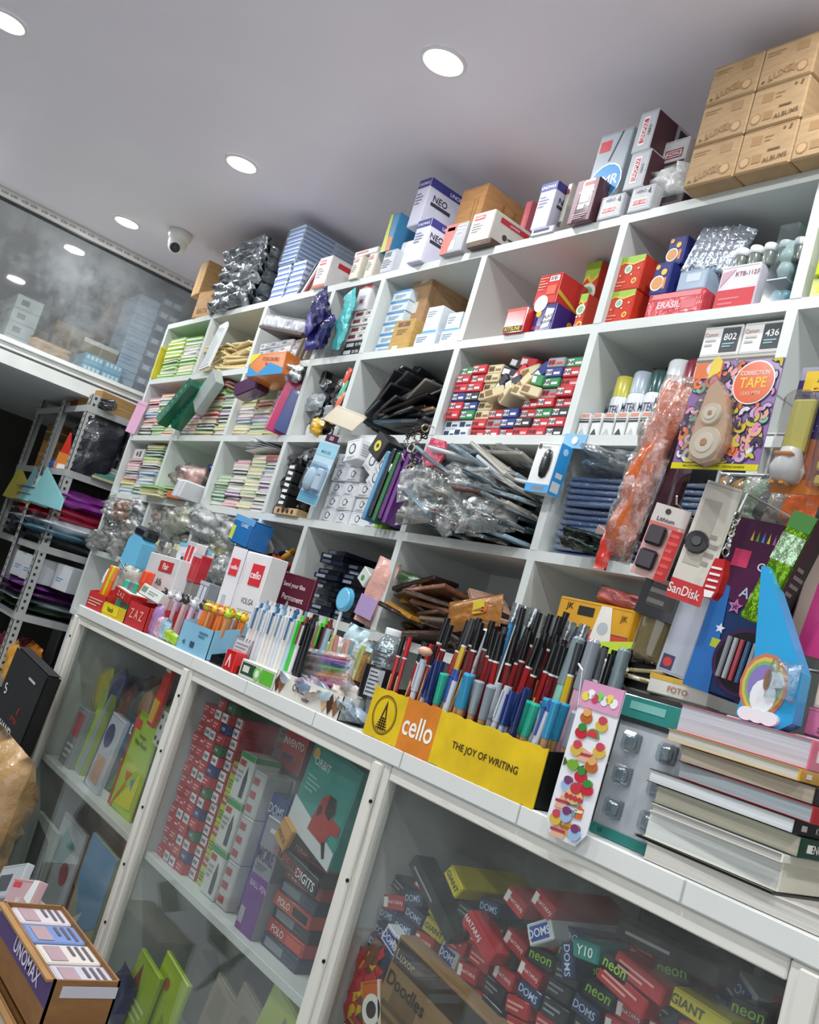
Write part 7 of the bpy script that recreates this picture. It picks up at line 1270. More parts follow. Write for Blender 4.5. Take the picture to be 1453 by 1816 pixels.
# ================================================================ goods behind the glass
IS = .4705                                        # top of the inner shelf
FB = .0905                                        # top of the case floor
def quadcard(name, label, cat, bl, w, h, y, prints, col, rot=(0, 0, 0), th=.006, z=None, kind='gloss', group=None):
    p = PY(bl[0], bl[1], y)
    return tag(put(name, box_mesh(w, th, h, col, prints, kind, .001), None, (p.x + w / 2, y, p.z if z is None else z), rot), label, cat, group)
def cases():
    rnd = random.Random(81); Yf = CY + .045
    # ---- left bay, upper shelf
    quadcard('colour_pack', 'lime green card pack with pencil drawings leaning at the right of the left case', 'pack', (180, 1455), .17, .27, Yf + .03, [('r', 'f', 0, 0, .09, 1, '#a8431c'), ('r', 'f', .04, .82, .3, .92, '#c83c3c'), ('t', 'f', .5, .78, .05, 'Hexagon', '#2c4a1c'), ('t', 'f', .5, .71, .05, 'Wax Pouch', '#2c4a1c'), ('p', 'f', [(.2, .05), (.6, .3), (.9, .5), (.9, .1)], '#d8d41c'), ('p', 'f', [(.3, .4), (.55, .42), (.4, .3)], '#c8402c'), ('p', 'f', [(.6, .35), (.75, .4), (.7, .25)], '#2c7ab8'), ('p', 'f', [(.1, .0), (.4, .3), (.45, .28), (.15, 0)], '#d86a2c')], '#a8c81c', (.0, .04, 0), z=IS)
    quadcard('colour_pack', 'blue upright box with white lettering in the left case', 'box', (203, 1330), .06, .3, Yf + .16, [('t', 'f', .5, .55, .1, 'BILL', '#c8d4e8', 80), ('c', 'f', .5, .75, .06, '#b8604c'), ('l', 'f', .2, .1, .8, .3, 4, '#8aa4c8')], '#2454a0', (0, .05, 0), .05, z=IS)
    for i, (x, h, w, c, lab, pr) in enumerate([
        (-3.0, .14, .1, '#8a8f92', 'grey blister pack at the left of the left case shelf', [('r', 'f', .2, .5, .8, .9, '#b84c50'), ('l', 'f', .2, .1, .8, .4, 3, '#d0d0d0')]),
        (-2.93, .2, .08, '#a8c83c', 'lime and silver packet in the left case', [('p', 'f', [(.5, 0), (1, 0), (1, 1), (.7, 1)], '#9aa4a8')]),
        (-2.86, .17, .1, '#8a4048', 'maroon packet standing in the left case', [('c', 'f', .5, .5, .3, '#a85c60')]),
        (-2.74, .17, .12, '#c8cdd8', 'white pack with a navy oval and hands print in the left case', [('c', 'f', .4, .72, .16, '#2c3468'), ('r', 'f', .2, .1, .8, .45, '#c8a48c'), ('p', 'f', [(0, 0), (.06, 0), (.06, 1), (0, 1)], '#34407c')]),
        (-2.6, .18, .15, '#3a5c78', 'blue and multicoloured painting pack in the left case', [('t', 'f', .5, .88, .12, 'DOMS', '#e4e8f0'), ('p', 'f', [(.1, .1), (.5, .2), (.4, .6)], '#3c8a4c'), ('p', 'f', [(.5, .2), (.9, .1), (.8, .6)], '#2c84b8'), ('p', 'f', [(.2, .5), (.5, .7), (.7, .4)], '#d8b83c'), ('r', 'f', 0, 0, 1, .1, '#d8d8d4')]),
        (-2.52, .1, .1, '#d4d8dc', 'white pack with a small navy badge in the left case', [('c', 'f', .5, .3, .15, '#3c4480')])]):
        o = put('craft_pack', box_mesh(w, .02 + .01 * (i % 2), h * 1.3, c, pr, 'gloss'), None, (x, Yf + .02 + .02 * (i % 3), IS), (-.06, .05 * (i % 2), rnd.uniform(-.15, .15))); tag(o, lab, 'pack')
    for i in range(32):
        c = ['#c8c01c', '#2c3468', '#7a4a44', '#5a6468', '#b88c6c', '#3c5a8c', '#8ab03c', '#b84848'][i % 8]
        bag('craft_packet', '%s packet piled towards the back of the left case' % {'#c8c01c': 'yellow', '#2c3468': 'navy', '#3c5a8c': 'blue', '#8ab03c': 'lime', '#b84848': 'red'}.get(c, 'brownish'), 'packet', (-3.04 + (i % 8) * .09, Yf + .1 + (i // 8 % 2) * .08, IS + (i // 16) * .15), .12, .15 + .02 * (i % 3), .06, c, 'crinkle', (rnd.uniform(-.1, .1), rnd.uniform(-.3, .3), rnd.uniform(-.3, .3)), i, 'packets at the back of the left case', amp=.3, nx=6, nz=6)
    for i, (x, z, lab) in enumerate([(-2.68, .2, 'upper yellow lettered strip pack hanging in the left case'), (-2.7, .15, 'lower yellow lettered strip pack in the left case'), (-2.43, .22, 'lime strip pack beside the blue box in the left case')]):
        o = put('strip_pack', box_mesh(.12, .02, .035, '#c8c41c', [('t', 'f', .5, .5, .4, 'Clip STICK', '#6a2c2c'), ('c', 'f', .12, .5, .25, '#5a4a1c')], 'gloss'), None, (x, Yf + .09, IS + z), (0, .12, 0)); tag(o, lab, 'pack')
        g = MB(); g.box(-.055, .055, 0, .03, -z if i == 1 else -.1, -.001, mat('#5c6264', 'gloss'), .004); g.build('clear_tray', o)
    t = put('hanging_toy', MB().slab([(-.02, -.1), (.02, -.1), (.028, -.02), (.018, .06), (.01, .09), (-.01, .09), (-.022, .04)], -.012, 0, mat('#c8382c', 'gloss')).slab([(-.014, .05), (.014, .05), (.01, .085), (-.01, .085)], -.015, -.012, mat('#e4e0dc')).slab([(-.016, -.09), (.014, -.09), (.018, -.03), (-.02, -.03)], -.014, -.012, mat('#d8a83c', 'gloss')).mesh('toy'), None, (PY(295, 1225, Yf).x, Yf + .0, PY(295, 1225, Yf).z), (0, .1, 0)); tag(t, 'red, white and yellow figure-shaped pack hanging inside the left case glass', 'toy pack')
    o = put('craft_pack', box_mesh(.06, .012, .09, '#d8d8d4', [('c', 'f', a, b, .07, '#1c1c1c') for a, b in ((.2, .2), (.6, .15), (.8, .5), (.35, .55), (.7, .85), (.2, .85))], 'gloss'), None, (PY(278, 1310, Yf).x, Yf + .004, PY(278, 1310, Yf).z - .02), (0, .1, 0)); tag(o, 'white pack with black spots below the hanging toy pack', 'pack')
    # lower level: magazines and grey boxes
    for i in range(5):
        o = put('flat_box', box_mesh(.36, .2, .03, ['#8c8e8c', '#9a9c9a'][i % 2], [('r', 'f', 0, .4, 1, .55, '#7a7c7a'), ('r', 'f', .05, .1, .4, .3, '#b08c80')]), None, (-2.66, Yf + .13, .27 + i * .031), (0, 0, .03 * (i % 2))); tag(o, 'grey flat box, %s from the bottom, under the left case shelf' % nth(i + 1), 'box')
    o = put('flat_box', box_mesh(.34, .2, .178, '#7c7e7c', [('l', 'f', .1, .2, .9, .8, 4, '#6c6e6c')]), None, (-2.66, Yf + .13, FB)); tag(o, 'plain grey box under the pile of flat grey boxes', 'box')
    mags = [(-3.04, .22, '#b8c0b4', [('p', 'f', [(.15, .2), (.9, .3), (.8, .8), (.1, .9)], '#3c4440')], 'white magazine with a dark square picture, leftmost low in the left case'),
            (-2.88, .27, '#c4c8cc', [('p', 'f', [(.1, .5), (.5, .55), (.8, .8), (.3, .9)], '#5a9a94'), ('c', 'f', .7, .5, .12, '#a84450'), ('r', 'f', 0, 0, 1, .1, '#e0e0dc')], 'white magazine with teal and red flower picture in the left case'),
            (-2.76, .26, '#8a4034', [('p', 'f', [(0, .55), (1, .4), (1, 1), (0, 1)], '#a8806c'), ('r', 'f', 0, 0, .05, 1, '#c89c80')], 'brown covered book standing low in the left case'),
            (-2.6, .3, '#b4b494', [('p', 'f', [(.0, .6), (.5, .2), (1, .4), (1, 1), (0, 1)], '#6c9cc4'), ('r', 'f', .3, .7, .5, .8, '#c8683c'), ('p', 'f', [(.1, .2), (.5, .4), (.3, .1)], '#d8d8c8')], 'pale blue and cream magazine at the right low in the left case'),
            (-2.45, .28, '#5c84ac', [('p', 'f', [(0, 0), (.6, .0), (.3, .5), (0, .6)], '#a8a088'), ('c', 'f', .7, .6, .1, '#b84c3c'), ('t', 'f', .5, .2, .08, 'SKY', '#d8e4f0')], 'blue magazine with a red spot next to the case post')]
    for i, (x, h, c, pr, lab) in enumerate(mags):
        o = put('magazine', box_mesh(.2, .012, h, c, pr, 'gloss'), None, (x + .1, Yf + .01 + (i % 3) * .016, FB), (0, .03, 0)); tag(o, lab, 'magazine')
    # ---- middle bay: wall of small red and white boxes
    ST = [('#b8222c', 1), ('#b8222c', 0), ('#b8222c', 2), ('#24286c', 1), ('#2c6a34', 1), ('#b8222c', 1)]
    x0 = -2.222; bw, bh = .0375, .0255
    def ink(x, y, z, s, lab, grp):
        pr = {1: [('r', 'f', .1, .08, .9, .92, '#d8dadc'), ('t', 'f', .5, .5, .35, 'INK', '#3a3c48')], 0: [('l', 'f', .12, .2, .85, .8, 2, '#e8a8a8')], 2: [('l', 'f', .12, .3, .8, .7, 1, '#f0c8c8'), ('c', 'f', .75, .7, .12, '#e8d0d0')]}[s[1]]
        if s[0] != '#b8222c': pr = [('t', 'f', .5, .5, .3, 'INK', '#c8cce0')]
        tag(put('ink_box', box_mesh(bw - .0012, .11, bh - .0008, s[0], pr, 'gloss', .0008), None, (x, y, z), (0, 0, rnd.uniform(-.02, .02))), lab, 'box', grp)
    for c in range(5):
        nl = [15, 15, 16, 16, 15][c]
        y = Yf + .012 if c < 4 else Yf + .03
        for r in range(nl):
            k = (r * 3 + c * 2 + r // 2) % 7; s = ST[1] if k in (0, 3) else ST[2] if k == 5 else ST[0] if k in (1, 4) else [ST[3], ST[0], ST[4], ST[1]][(r + c) % 4]
            ink(x0 + .012 + bw * (c + .5), y + rnd.uniform(0, .008), IS + r * bh, s, '%s small box, %s column, %s layer, wall in middle case' % ({'#b8222c': 'red and white' if s[1] == 1 else 'red', '#24286c': 'navy', '#2c6a34': 'green'}[s[0]], nth(c + 1), nth(r + 1)), 'small red boxes in the middle case')
    m = MB(); m.pillow(.06, .2, .03, mat('#7cb4cc', 'gloss'), 3, 6, 8, .2); tag(m.build('bottle_bag', None, (x0 + .03, Yf + .2, IS + .15), (0, 0, 0)), 'pale blue sleeve glimpsed behind the wall of red boxes', 'bag')
    def bxs(name, lab, x, y, z, w, d, h, c, pr, rot=(0, 0, 0), cat='box', kind='gloss'):
        return tag(put(name, box_mesh(w, d, h, c, pr, kind), None, (x, y, z), rot), lab, cat)
    x = x0 + .012 + bw * 5 + .004
    g1 = [('r', 'f', .08, .1, .9, .35, '#8c2c34'), ('l', 'f', .1, .5, .8, .85, 2, '#4c4e54'), ('r', 'r', .1, .3, .5, .6, '#7a2830')]
    for r in range(6):
        bxs('pen_box', 'grey box with dark red label, %s layer behind lime boxes, middle case' % nth(r + 1), x + .065, Yf + .13, IS + r * .066, .13, .2, .065, '#85868a', g1)
    lime = [('r', 'f', .1, .62, .8, .9, '#a83430'), ('t', 'f', .45, .76, .15, 'Rapid', '#f0e8d8'), ('l', 'f', .15, .15, .8, .45, 3, '#5c6a14')]
    for r in range(4): bxs('ink_bottle_box', 'lime yellow box, %s up in the column beside the red box wall' % nth(r + 1), x + .024, Yf + .035, IS + r * .072, .048, .05, .071, '#a8bc14', lime)
    wb = [('r', 'f', 0, .88, 1, 1, '#2f8a3c'), ('r', 'f', .1, .72, .5, .84, '#a83c34'), ('p', 'f', [(.6, .1), (.85, .1), (.85, .5), (.72, .75), (.6, .5)], '#2c3048'), ('r', 'f', .6, .1, .85, .32, '#c8b024'), ('l', 'f', .12, .35, .5, .65, 3, '#8a8c88'), ('r', 'r', 0, .88, 1, 1, '#2f8a3c')]
    for r in range(3): bxs('ink_bottle_box', 'white box with green lid band and dropper picture, %s up in the middle case' % nth(r + 1), x + .085, Yf + .02, IS + r * .108, .068, .07, .107, '#c8cac4', wb)
    for c in range(2):
        for r in range(3): bxs('ink_bottle_box', 'white and red striped box, %s up, %s column behind the ink bottle boxes' % (nth(r + 1), nth(c + 1)), x + .15 + .0 * c, Yf + .025 + c * .075, IS + r * .1, .052, .07, .099, '#b4b4b4', [('r', 'f', .1, .1 + .3 * k, .6, .25 + .3 * k, '#a8444c') for k in range(3)])
    bxs('calculator_box', 'bright red box with white lettering above the green-lidded boxes', x + .13, Yf + .1, IS + .31, .1, .03, .1, '#b81c24', [('t', 'f', .5, .62, .16, 'INVENTO', '#f0e4e0'), ('r', 'f', .1, .2, .6, .34, '#24305c'), ('r', 'r', 0, 0, 1, 1, '#8c1820')])
    s = bxs('carton', 'dark grey carton under the bright red box at the back of the case', x + .13, Yf + .22, IS, .12, .1, .3, '#3c3a40', [('l', 'f', .1, .2, .8, .8, 4, '#6a2c30')])
    bxs('pencil_box', 'tall blue box with white lettering in the middle case', x + .215, Yf + .05, IS, .07, .05, .27, '#1f3c88', [('t', 'f', .5, .88, .08, 'DOMS', '#c8d4e8'), ('l', 'f', .2, .74, .8, .8, 2, '#a8b4d8'), ('r', 'f', .35, .04, .75, .22, '#d8e0e4'), ('t', 'f', .55, .13, .12, 'X', '#1c3c6c'), ('r', 'f', .0, 0, 1, .04, '#3c8a5c')])
    bxs('pen_box', 'tall grey and purple box lettered MORE standing near the glass', x + .285, Yf + .012, IS, .075, .05, .235, '#83848c', [('r', 'f', 0, 0, 1, .5, '#6a2c84'), ('t', 'f', .5, .68, .12, 'MORE', '#4c1c5c'), ('r', 'f', .35, .88, .65, .92, '#c8cad0'), ('l', 'f', .15, .54, .8, .6, 2, '#5a5c64'), ('t', 'f', .6, .42, .05, 'BALL PEN', '#c8b0d8'), ('r', 'r', 0, .5, 1, 1, '#5c5e66'), ('r', 'f', .04, .06, .3, .2, '#a8a4ac')])
    # glue and cutter packs under the teal box
    for r in range(8):
        bxs('stapler_pack', '%s pack, %s layer of the pile under the teal box' % (['dark blue and black', 'red lettered', 'black', 'orange and red'][r % 4], nth(r + 1)), x + .4 + .0 * r, Yf + .03 + .004 * (r % 3), IS + r * .0275, .14, .12, .027, ['#22304c', '#a82c2c', '#1c1c20', '#b8482c'][r % 4], [('t', 'f', .3, .5, .5, ['', 'POLO', '', 'POLO'][r % 4], '#e8d4d0'), ('r', 'f', .55, .2, .95, .8, ['#8a8e94', '#c8543c', '#5a5c60', '#22182c'][r % 4])] if r % 2 else [('r', 'f', .1, .2, .6, .8, '#84888e'), ('l', 'f', .65, .2, .95, .8, 2, '#4a5468')])
    m_ = IS + 8 * .0275
    t = put('calculator_box', box_mesh(.185, .06, .2, '#2b8f86', [('p', 'f', [(0, .12), (1, .0), (1, .18), (0, .4)], '#d0d4d4'), ('p', 'f', [(0, 0), (1, 0), (0, .12)], '#1c1c1e'), ('t', 'f', .3, .82, .08, 'ORBIT', '#cfe4dc'), ('c', 'f', .12, .88, .06, '#d8b04c'), ('l', 'f', .1, .5, .38, .68, 4, '#7ac0b4'),
        ('p', 'f', [(.42, .2), (.8, .16), (.82, .3), (.98, .33), (.97, .42), (.8, .44), (.78, .58), (.6, .62), (.5, .55), (.44, .35)], '#a8342c'), ('p', 'f', [(.62, .44), (.74, .4), (.8, .5), (.74, .62), (.62, .62)], '#1c1a1c'), ('p', 'f', [(.5, .35), (.58, .42), (.54, .5), (.48, .44)], '#4a1c1c'), ('p', 'f', [(.74, .18), (.84, .06), (.88, .08), (.8, .22)], '#1c1a1c')], 'gloss'), None, (x + .41, Yf + .012, m_ - .005), (0, .1, 0)); tag(t, 'large teal box with a red and black tape dispenser picture', 'box')
    bxs('price_label', 'amber box corner lettered PRICE below the teal box', x + .33, Yf - .0, m_ - .02, .05, .012, .05, '#c8902c', [('t', 'f', .5, .4, .22, 'PRICE', '#6a3c14', -8)], (0, .35, 0))
    bxs('puncher_box', 'black box with outlined DIGITS lettering under the teal box', x + .41, Yf + .005, m_ - .06, .16, .008, .035, '#161418', [('t', 'f', .75, .45, .5, 'DIGITS', '#e4e4e4'), ('t', 'f', .28, .5, .5, 'PROPELLER', '#a83c34')], (0, .1, 0))
    for r in range(3): bxs('pen_box', 'dark red box standing at the back behind the bright red box, %s' % nth(r + 1), x + .24 + .05 * r, Yf + .2, IS, .045, .06, .33 - .01 * r, '#6a1820', [('t', 'f', .5, .7, .03, 'INVENTO', '#e0b8b4', 90), ('l', 'f', .2, .2, .8, .5, 4, '#8c2c30')])
    # lower middle: packets on the floor
    for i, (xx, h, w, c, pr, lab) in enumerate([(-2.1, .17, .13, '#a4c414', [('p', 'f', [(.1, .5), (.3, .9), (.5, .4)], '#8a2c24'), ('l', 'f', .4, .2, .9, .5, 3, '#d8e0a0')], 'lime green packet at the left floor of the middle case'), (-2.02, .2, .14, '#b0cc1c', [('c', 'f', .4, .75, .07, '#b8542c'), ('p', 'f', [(.5, .1), (.9, .3), (.6, .5)], '#78a814')], 'larger lime green packet on the floor of the middle case'), (-1.86, .22, .16, '#a89c84', [('r', 'f', .1, .6, .5, .9, '#8f836c'), ('r', 'f', .55, .2, .9, .5, '#b8ac94')], 'beige card pack on the floor of the middle case'), (-1.74, .26, .16, '#9c907a', [('c', 'f', .4, .75, .1, '#7c7260'), ('p', 'f', [(.2, .1), (.6, .15), (.7, .4), (.3, .35)], '#b0a48c')], 'beige stencil card standing on the floor of the middle case'), (-1.6, .33, .19, '#b4c83c', [('p', 'f', [(.12, .3), (.4, .2), (.75, .75), (.4, .92)], '#9a8c70'), ('l', 'f', .55, .6, .9, .85, 3, '#8a9c2c'), ('t', 'f', .4, .1, .06, 'CRAFT', '#a8642c')], 'large lime card pack with a beige window, middle case floor')]):
        bxs('craft_pack', lab, xx, Yf + .02 + [0, .02, .07, .05, .02][i], FB, w, .012, h, c, pr, (0, .12 + .03 * i, 0), 'pack')
    o = put('paper_bag', MB().pillow(.1, .12, .05, mat('#22285c', 'crinkle'), 3, 6, 6, .3).mesh('bag'), None, (-2.16, Yf + .01, FB), (0, .2, 0)); tag(o, 'dark blue packet in the lower left corner of the middle case', 'packet')
    bxs('paper_bag', 'grey folded bag behind the lime packets on the middle case floor', -2.12, Yf + .2, FB, .14, .05, .2, '#8a8e84', [('p', 'f', [(0, .8), (.5, 1), (1, .7), (.5, .75)], '#5c5a50')], (0, .1, 0), 'bag')
    # ---- right bay: heap of pencil boxes
    base = put('cardboard_carton', box_mesh(.76, .3, .36, '#6e5c48', [('r', 'f', 0, .48, 1, .52, '#8c7a60')], 'kraft'), None, (-.965, -.43, FB + .0005)); tag(base, 'wide brown carton carrying the heap of pencil boxes', 'carton')
    KN = [('#16171a', 'black', [('t', 'f', .5, .5, .42, 'neon', '#9ac83c')], [('t', 'f', .35, .5, .5, 'neon', '#e08a3c')]),
          ('#b41f26', 'red', [('r', 'f', .06, .15, .26, .85, '#e8e4e0'), ('t', 'f', .62, .5, .3, 'NATARAJ', '#f0d8d4')], [('t', 'f', .3, .5, .45, 'NATARAJ', '#f4e8e4')]),
          ('#b41f26', 'red', [('l', 'f', .1, .2, .9, .8, 2, '#e8a49c')], [('l', 'f', .1, .2, .9, .8, 2, '#e8a49c')]),
          ('#1b2550', 'navy', [('t', 'f', .5, .5, .45, 'DOMS', '#b8c8e8')], [('t', 'f', .2, .5, .5, 'DOMS', '#d8e0f0')]),
          ('#d4d6d8', 'white', [('r', 'f', .12, .15, .88, .85, '#24489c'), ('t', 'f', .5, .5, .4, 'DOMS', '#e8ecf4')], [('r', 'f', .02, .1, .3, .9, '#24489c'), ('t', 'f', .16, .5, .4, 'DOMS', '#e8ecf4')]),
          ('#17867a', 'teal', [('t', 'f', .5, .5, .55, 'Y10', '#e8f0ec')], [('t', 'f', .2, .5, .5, 'Y10', '#e8f0ec')]),
          ('#c8b81c', 'yellow', [('t', 'f', .5, .5, .4, 'GIANT', '#3a3414')], [('t', 'f', .3, .5, .5, 'GIANT', '#3a3414')]),
          ('#1c1a1c', 'dark', [('l', 'f', .1, .2, .8, .8, 2, '#8a8c90')], [('l', 'f', .1, .3, .8, .7, 1, '#8a8c90')])]
    def pb(x, y, z, k, rot, side=False, lab=None):
        K = KN[k]; w, d, h = (.047, .17, .019) if not side else (.16 if k == 7 else .085, .045, .019)
        nb = .024 if K[0] != '#d4d6d8' else .03
        me = box_mesh(w, d, nb, K[0], K[3] if side else K[2], 'gloss', .001)
        tag(put('pencil_box', me, None, (x, y, z), rot), lab or '%s pencil box%s in the heap behind the right glass, %s part' % (K[1], ' lying lengthwise' if side else '', 'left' if x < -1.13 else ('middle' if x < -.85 else 'right')), 'pencil box', 'pencil boxes heaped behind the right glass')
    z0 = FB + .362
    for r in range(15):
        for c in range(14):
            x = -1.335 + c * .0565 + (.01 if r % 2 else 0); z = z0 + r * .0255
            top = .725 + .12 * min(1, (x + 1.36) / .6) + .02 * math.sin(c * 2.1)
            if z > top - .02: continue
            if x < -.98 and x > -1.3 and z < .62 - (x + 1.3) * .1: continue
            k = rnd.choice([1, 1, 2, 2, 0, 0, 0, 0, 3, 3, 7, 7]) if x > -1.15 else rnd.choice([1, 2, 3, 3, 4, 7, 6, 5])
            j = (z > top - .08)
            pb(x, Yf + .016 + rnd.uniform(0, .01) + max(0, (z - .6)) * .12, z, k, (rnd.uniform(-.05, .05), rnd.uniform(-.1, .1) * (4 if j else 1.5), rnd.uniform(-.12, .12) * (2.5 if j else 1) + (PI if rnd.random() < .0 else 0)))
    for i in range(26):                           # tumbled on top, sloping to the back
        x = -1.3 + rnd.random() * .7; t_ = rnd.random(); z = .67 + .13 * min(1, (x + 1.36) / .6) + rnd.uniform(-.015, .025)
        k = [0, 1, 2, 3, 7, 1, 6, 5, 4, 0, 7, 1][i % 12]
        pb(min(max(x, -1.26), -.66), Yf + .06 + t_ * .12, z - t_ * .01, k, (rnd.uniform(-.2, .1), rnd.uniform(-.4, .4), rnd.uniform(-.3, .3)), side=i % 7 == 0)
    for (u, v, k, ry, side, lab) in [(845, 1660, 1, .45, True, 'large red box with white lettering slanting across the heap centre'), (760, 1590, 7, .5, True, 'long black box with a small white text line slanting down the heap'), (690, 1670, 4, .3, False, 'upper of the white and blue boxes at the left of the heap'), (705, 1690, 4, .35, False, 'lower of the white and blue boxes at the left of the heap'), (965, 1660, 4, -.6, False, 'white and blue box tilted upright in the middle of the heap'), (1000, 1690, 3, 1.2, False, 'navy and white box standing nearly upright in the middle heap'), (1040, 1690, 5, -.15, False, 'teal box lettered in the middle of the heap'), (800, 1560, 6, .6, False, 'yellow box tilted at the top of the heap'), (910, 1600, 1, .3, False, 'red box with a white square at the top of the heap, left one'), (960, 1605, 1, .3, False, 'red box with a white square at the top of the heap, right one'), (1130, 1735, 2, .15, True, 'red box with small print lying at the right of the heap'), (1180, 1690, 7, -.03, True, 'long dark box with a pencil picture at the right of the heap'), (1090, 1720, 0, .1, False, 'black box with coloured neon lettering beside the red boxes'), (1100, 1755, 2, .2, True, 'lower red box with small print at the right of the heap'), (1240, 1800, 6, .05, True, 'yellow box at the bottom right of the heap')]:
        q = PY(u, v, Yf); pb(q.x, Yf - .001, q.z - .01, k, (0, ry, 0), side, lab)
    # kraft box lettered doodles and bits in front
    q = PY(703, 1672, Yf)
    t = put('cardboard_carton', box_mesh(.3, .04, .22, '#8a6c44', [('r', 'f', .02, .8, 1, .98, '#2a241c'), ('r', 'f', .1, .5, .32, .68, '#6c5232'), ('t', 'f', .2, .7, .1, 'Doodles', '#1c1810'), ('t', 'f', .12, .88, .07, 'Luxor', '#a89878'), ('l', 'f', .05, .4, .3, .56, 2, '#5a4428'), ('c', 'f', .75, .35, .12, '#6c5232')], 'kraft'), None, (q.x + .14, Yf - .012, q.z - .215), (0, .12, 0)); tag(t, 'kraft box with dark lettering standing in front of the heap', 'carton')
    q = PY(690, 1805, Yf)
    o = put('craft_pack', box_mesh(.05, .006, .11, '#c8642c', [('c', 'f', .5, .6, .22, '#e4e0d8'), ('c', 'f', .5, .6, .12, '#2a2420'), ('c', 'f', .2, .3, .08, '#e8c08c'), ('r', 'f', .85, 0, 1, 1, '#d8d0c0')], 'gloss'), None, (q.x, Yf - .013, q.z - .06), (0, -.5, 0)); tag(o, 'orange card with a white circle at the lower left of the heap', 'card')
    for i in range(14):
        u, v = 620 + (i % 5) * 14, 1700 + (i // 5) * 42; q = PY(u, v, Yf)
        bag('sharpener_pack', '%s small pack jammed beside the case post, lower left of the heap' % ['red', 'yellow', 'brown', 'red', 'dark blue'][i % 5], 'pack', (max(q.x, -1.33), Yf + .02, q.z - .03), .055, .06, .03, ['#a82430', '#c8a41c', '#6a4430', '#b83038', '#22304c'][i % 5], 'gloss', (0, rnd.uniform(-.6, .6), 0), i, 'small packs beside the case post', amp=.2, nx=5, nz=5)
    # dark bag hanging at the back
    m = MB(); m.pillow(.2, .26, .05, mat('#1a1c20', 'crinkle'), 9, 8, 8, .4); tag(m.build('dark_bag', None, (-.93, -.15, .66)), 'dark shiny bag at the back of the right case above the heap', 'bag')
    m = MB(); m.box(-.782, -.766, -.2, -.085, .72, CT - SLAB - .003, white); m.box(-.78, -.768, -.202, -.2, .722, .9, white); tag(m.build('divider_board', None), 'short white divider board at the back of the right case', 'board')
cases()
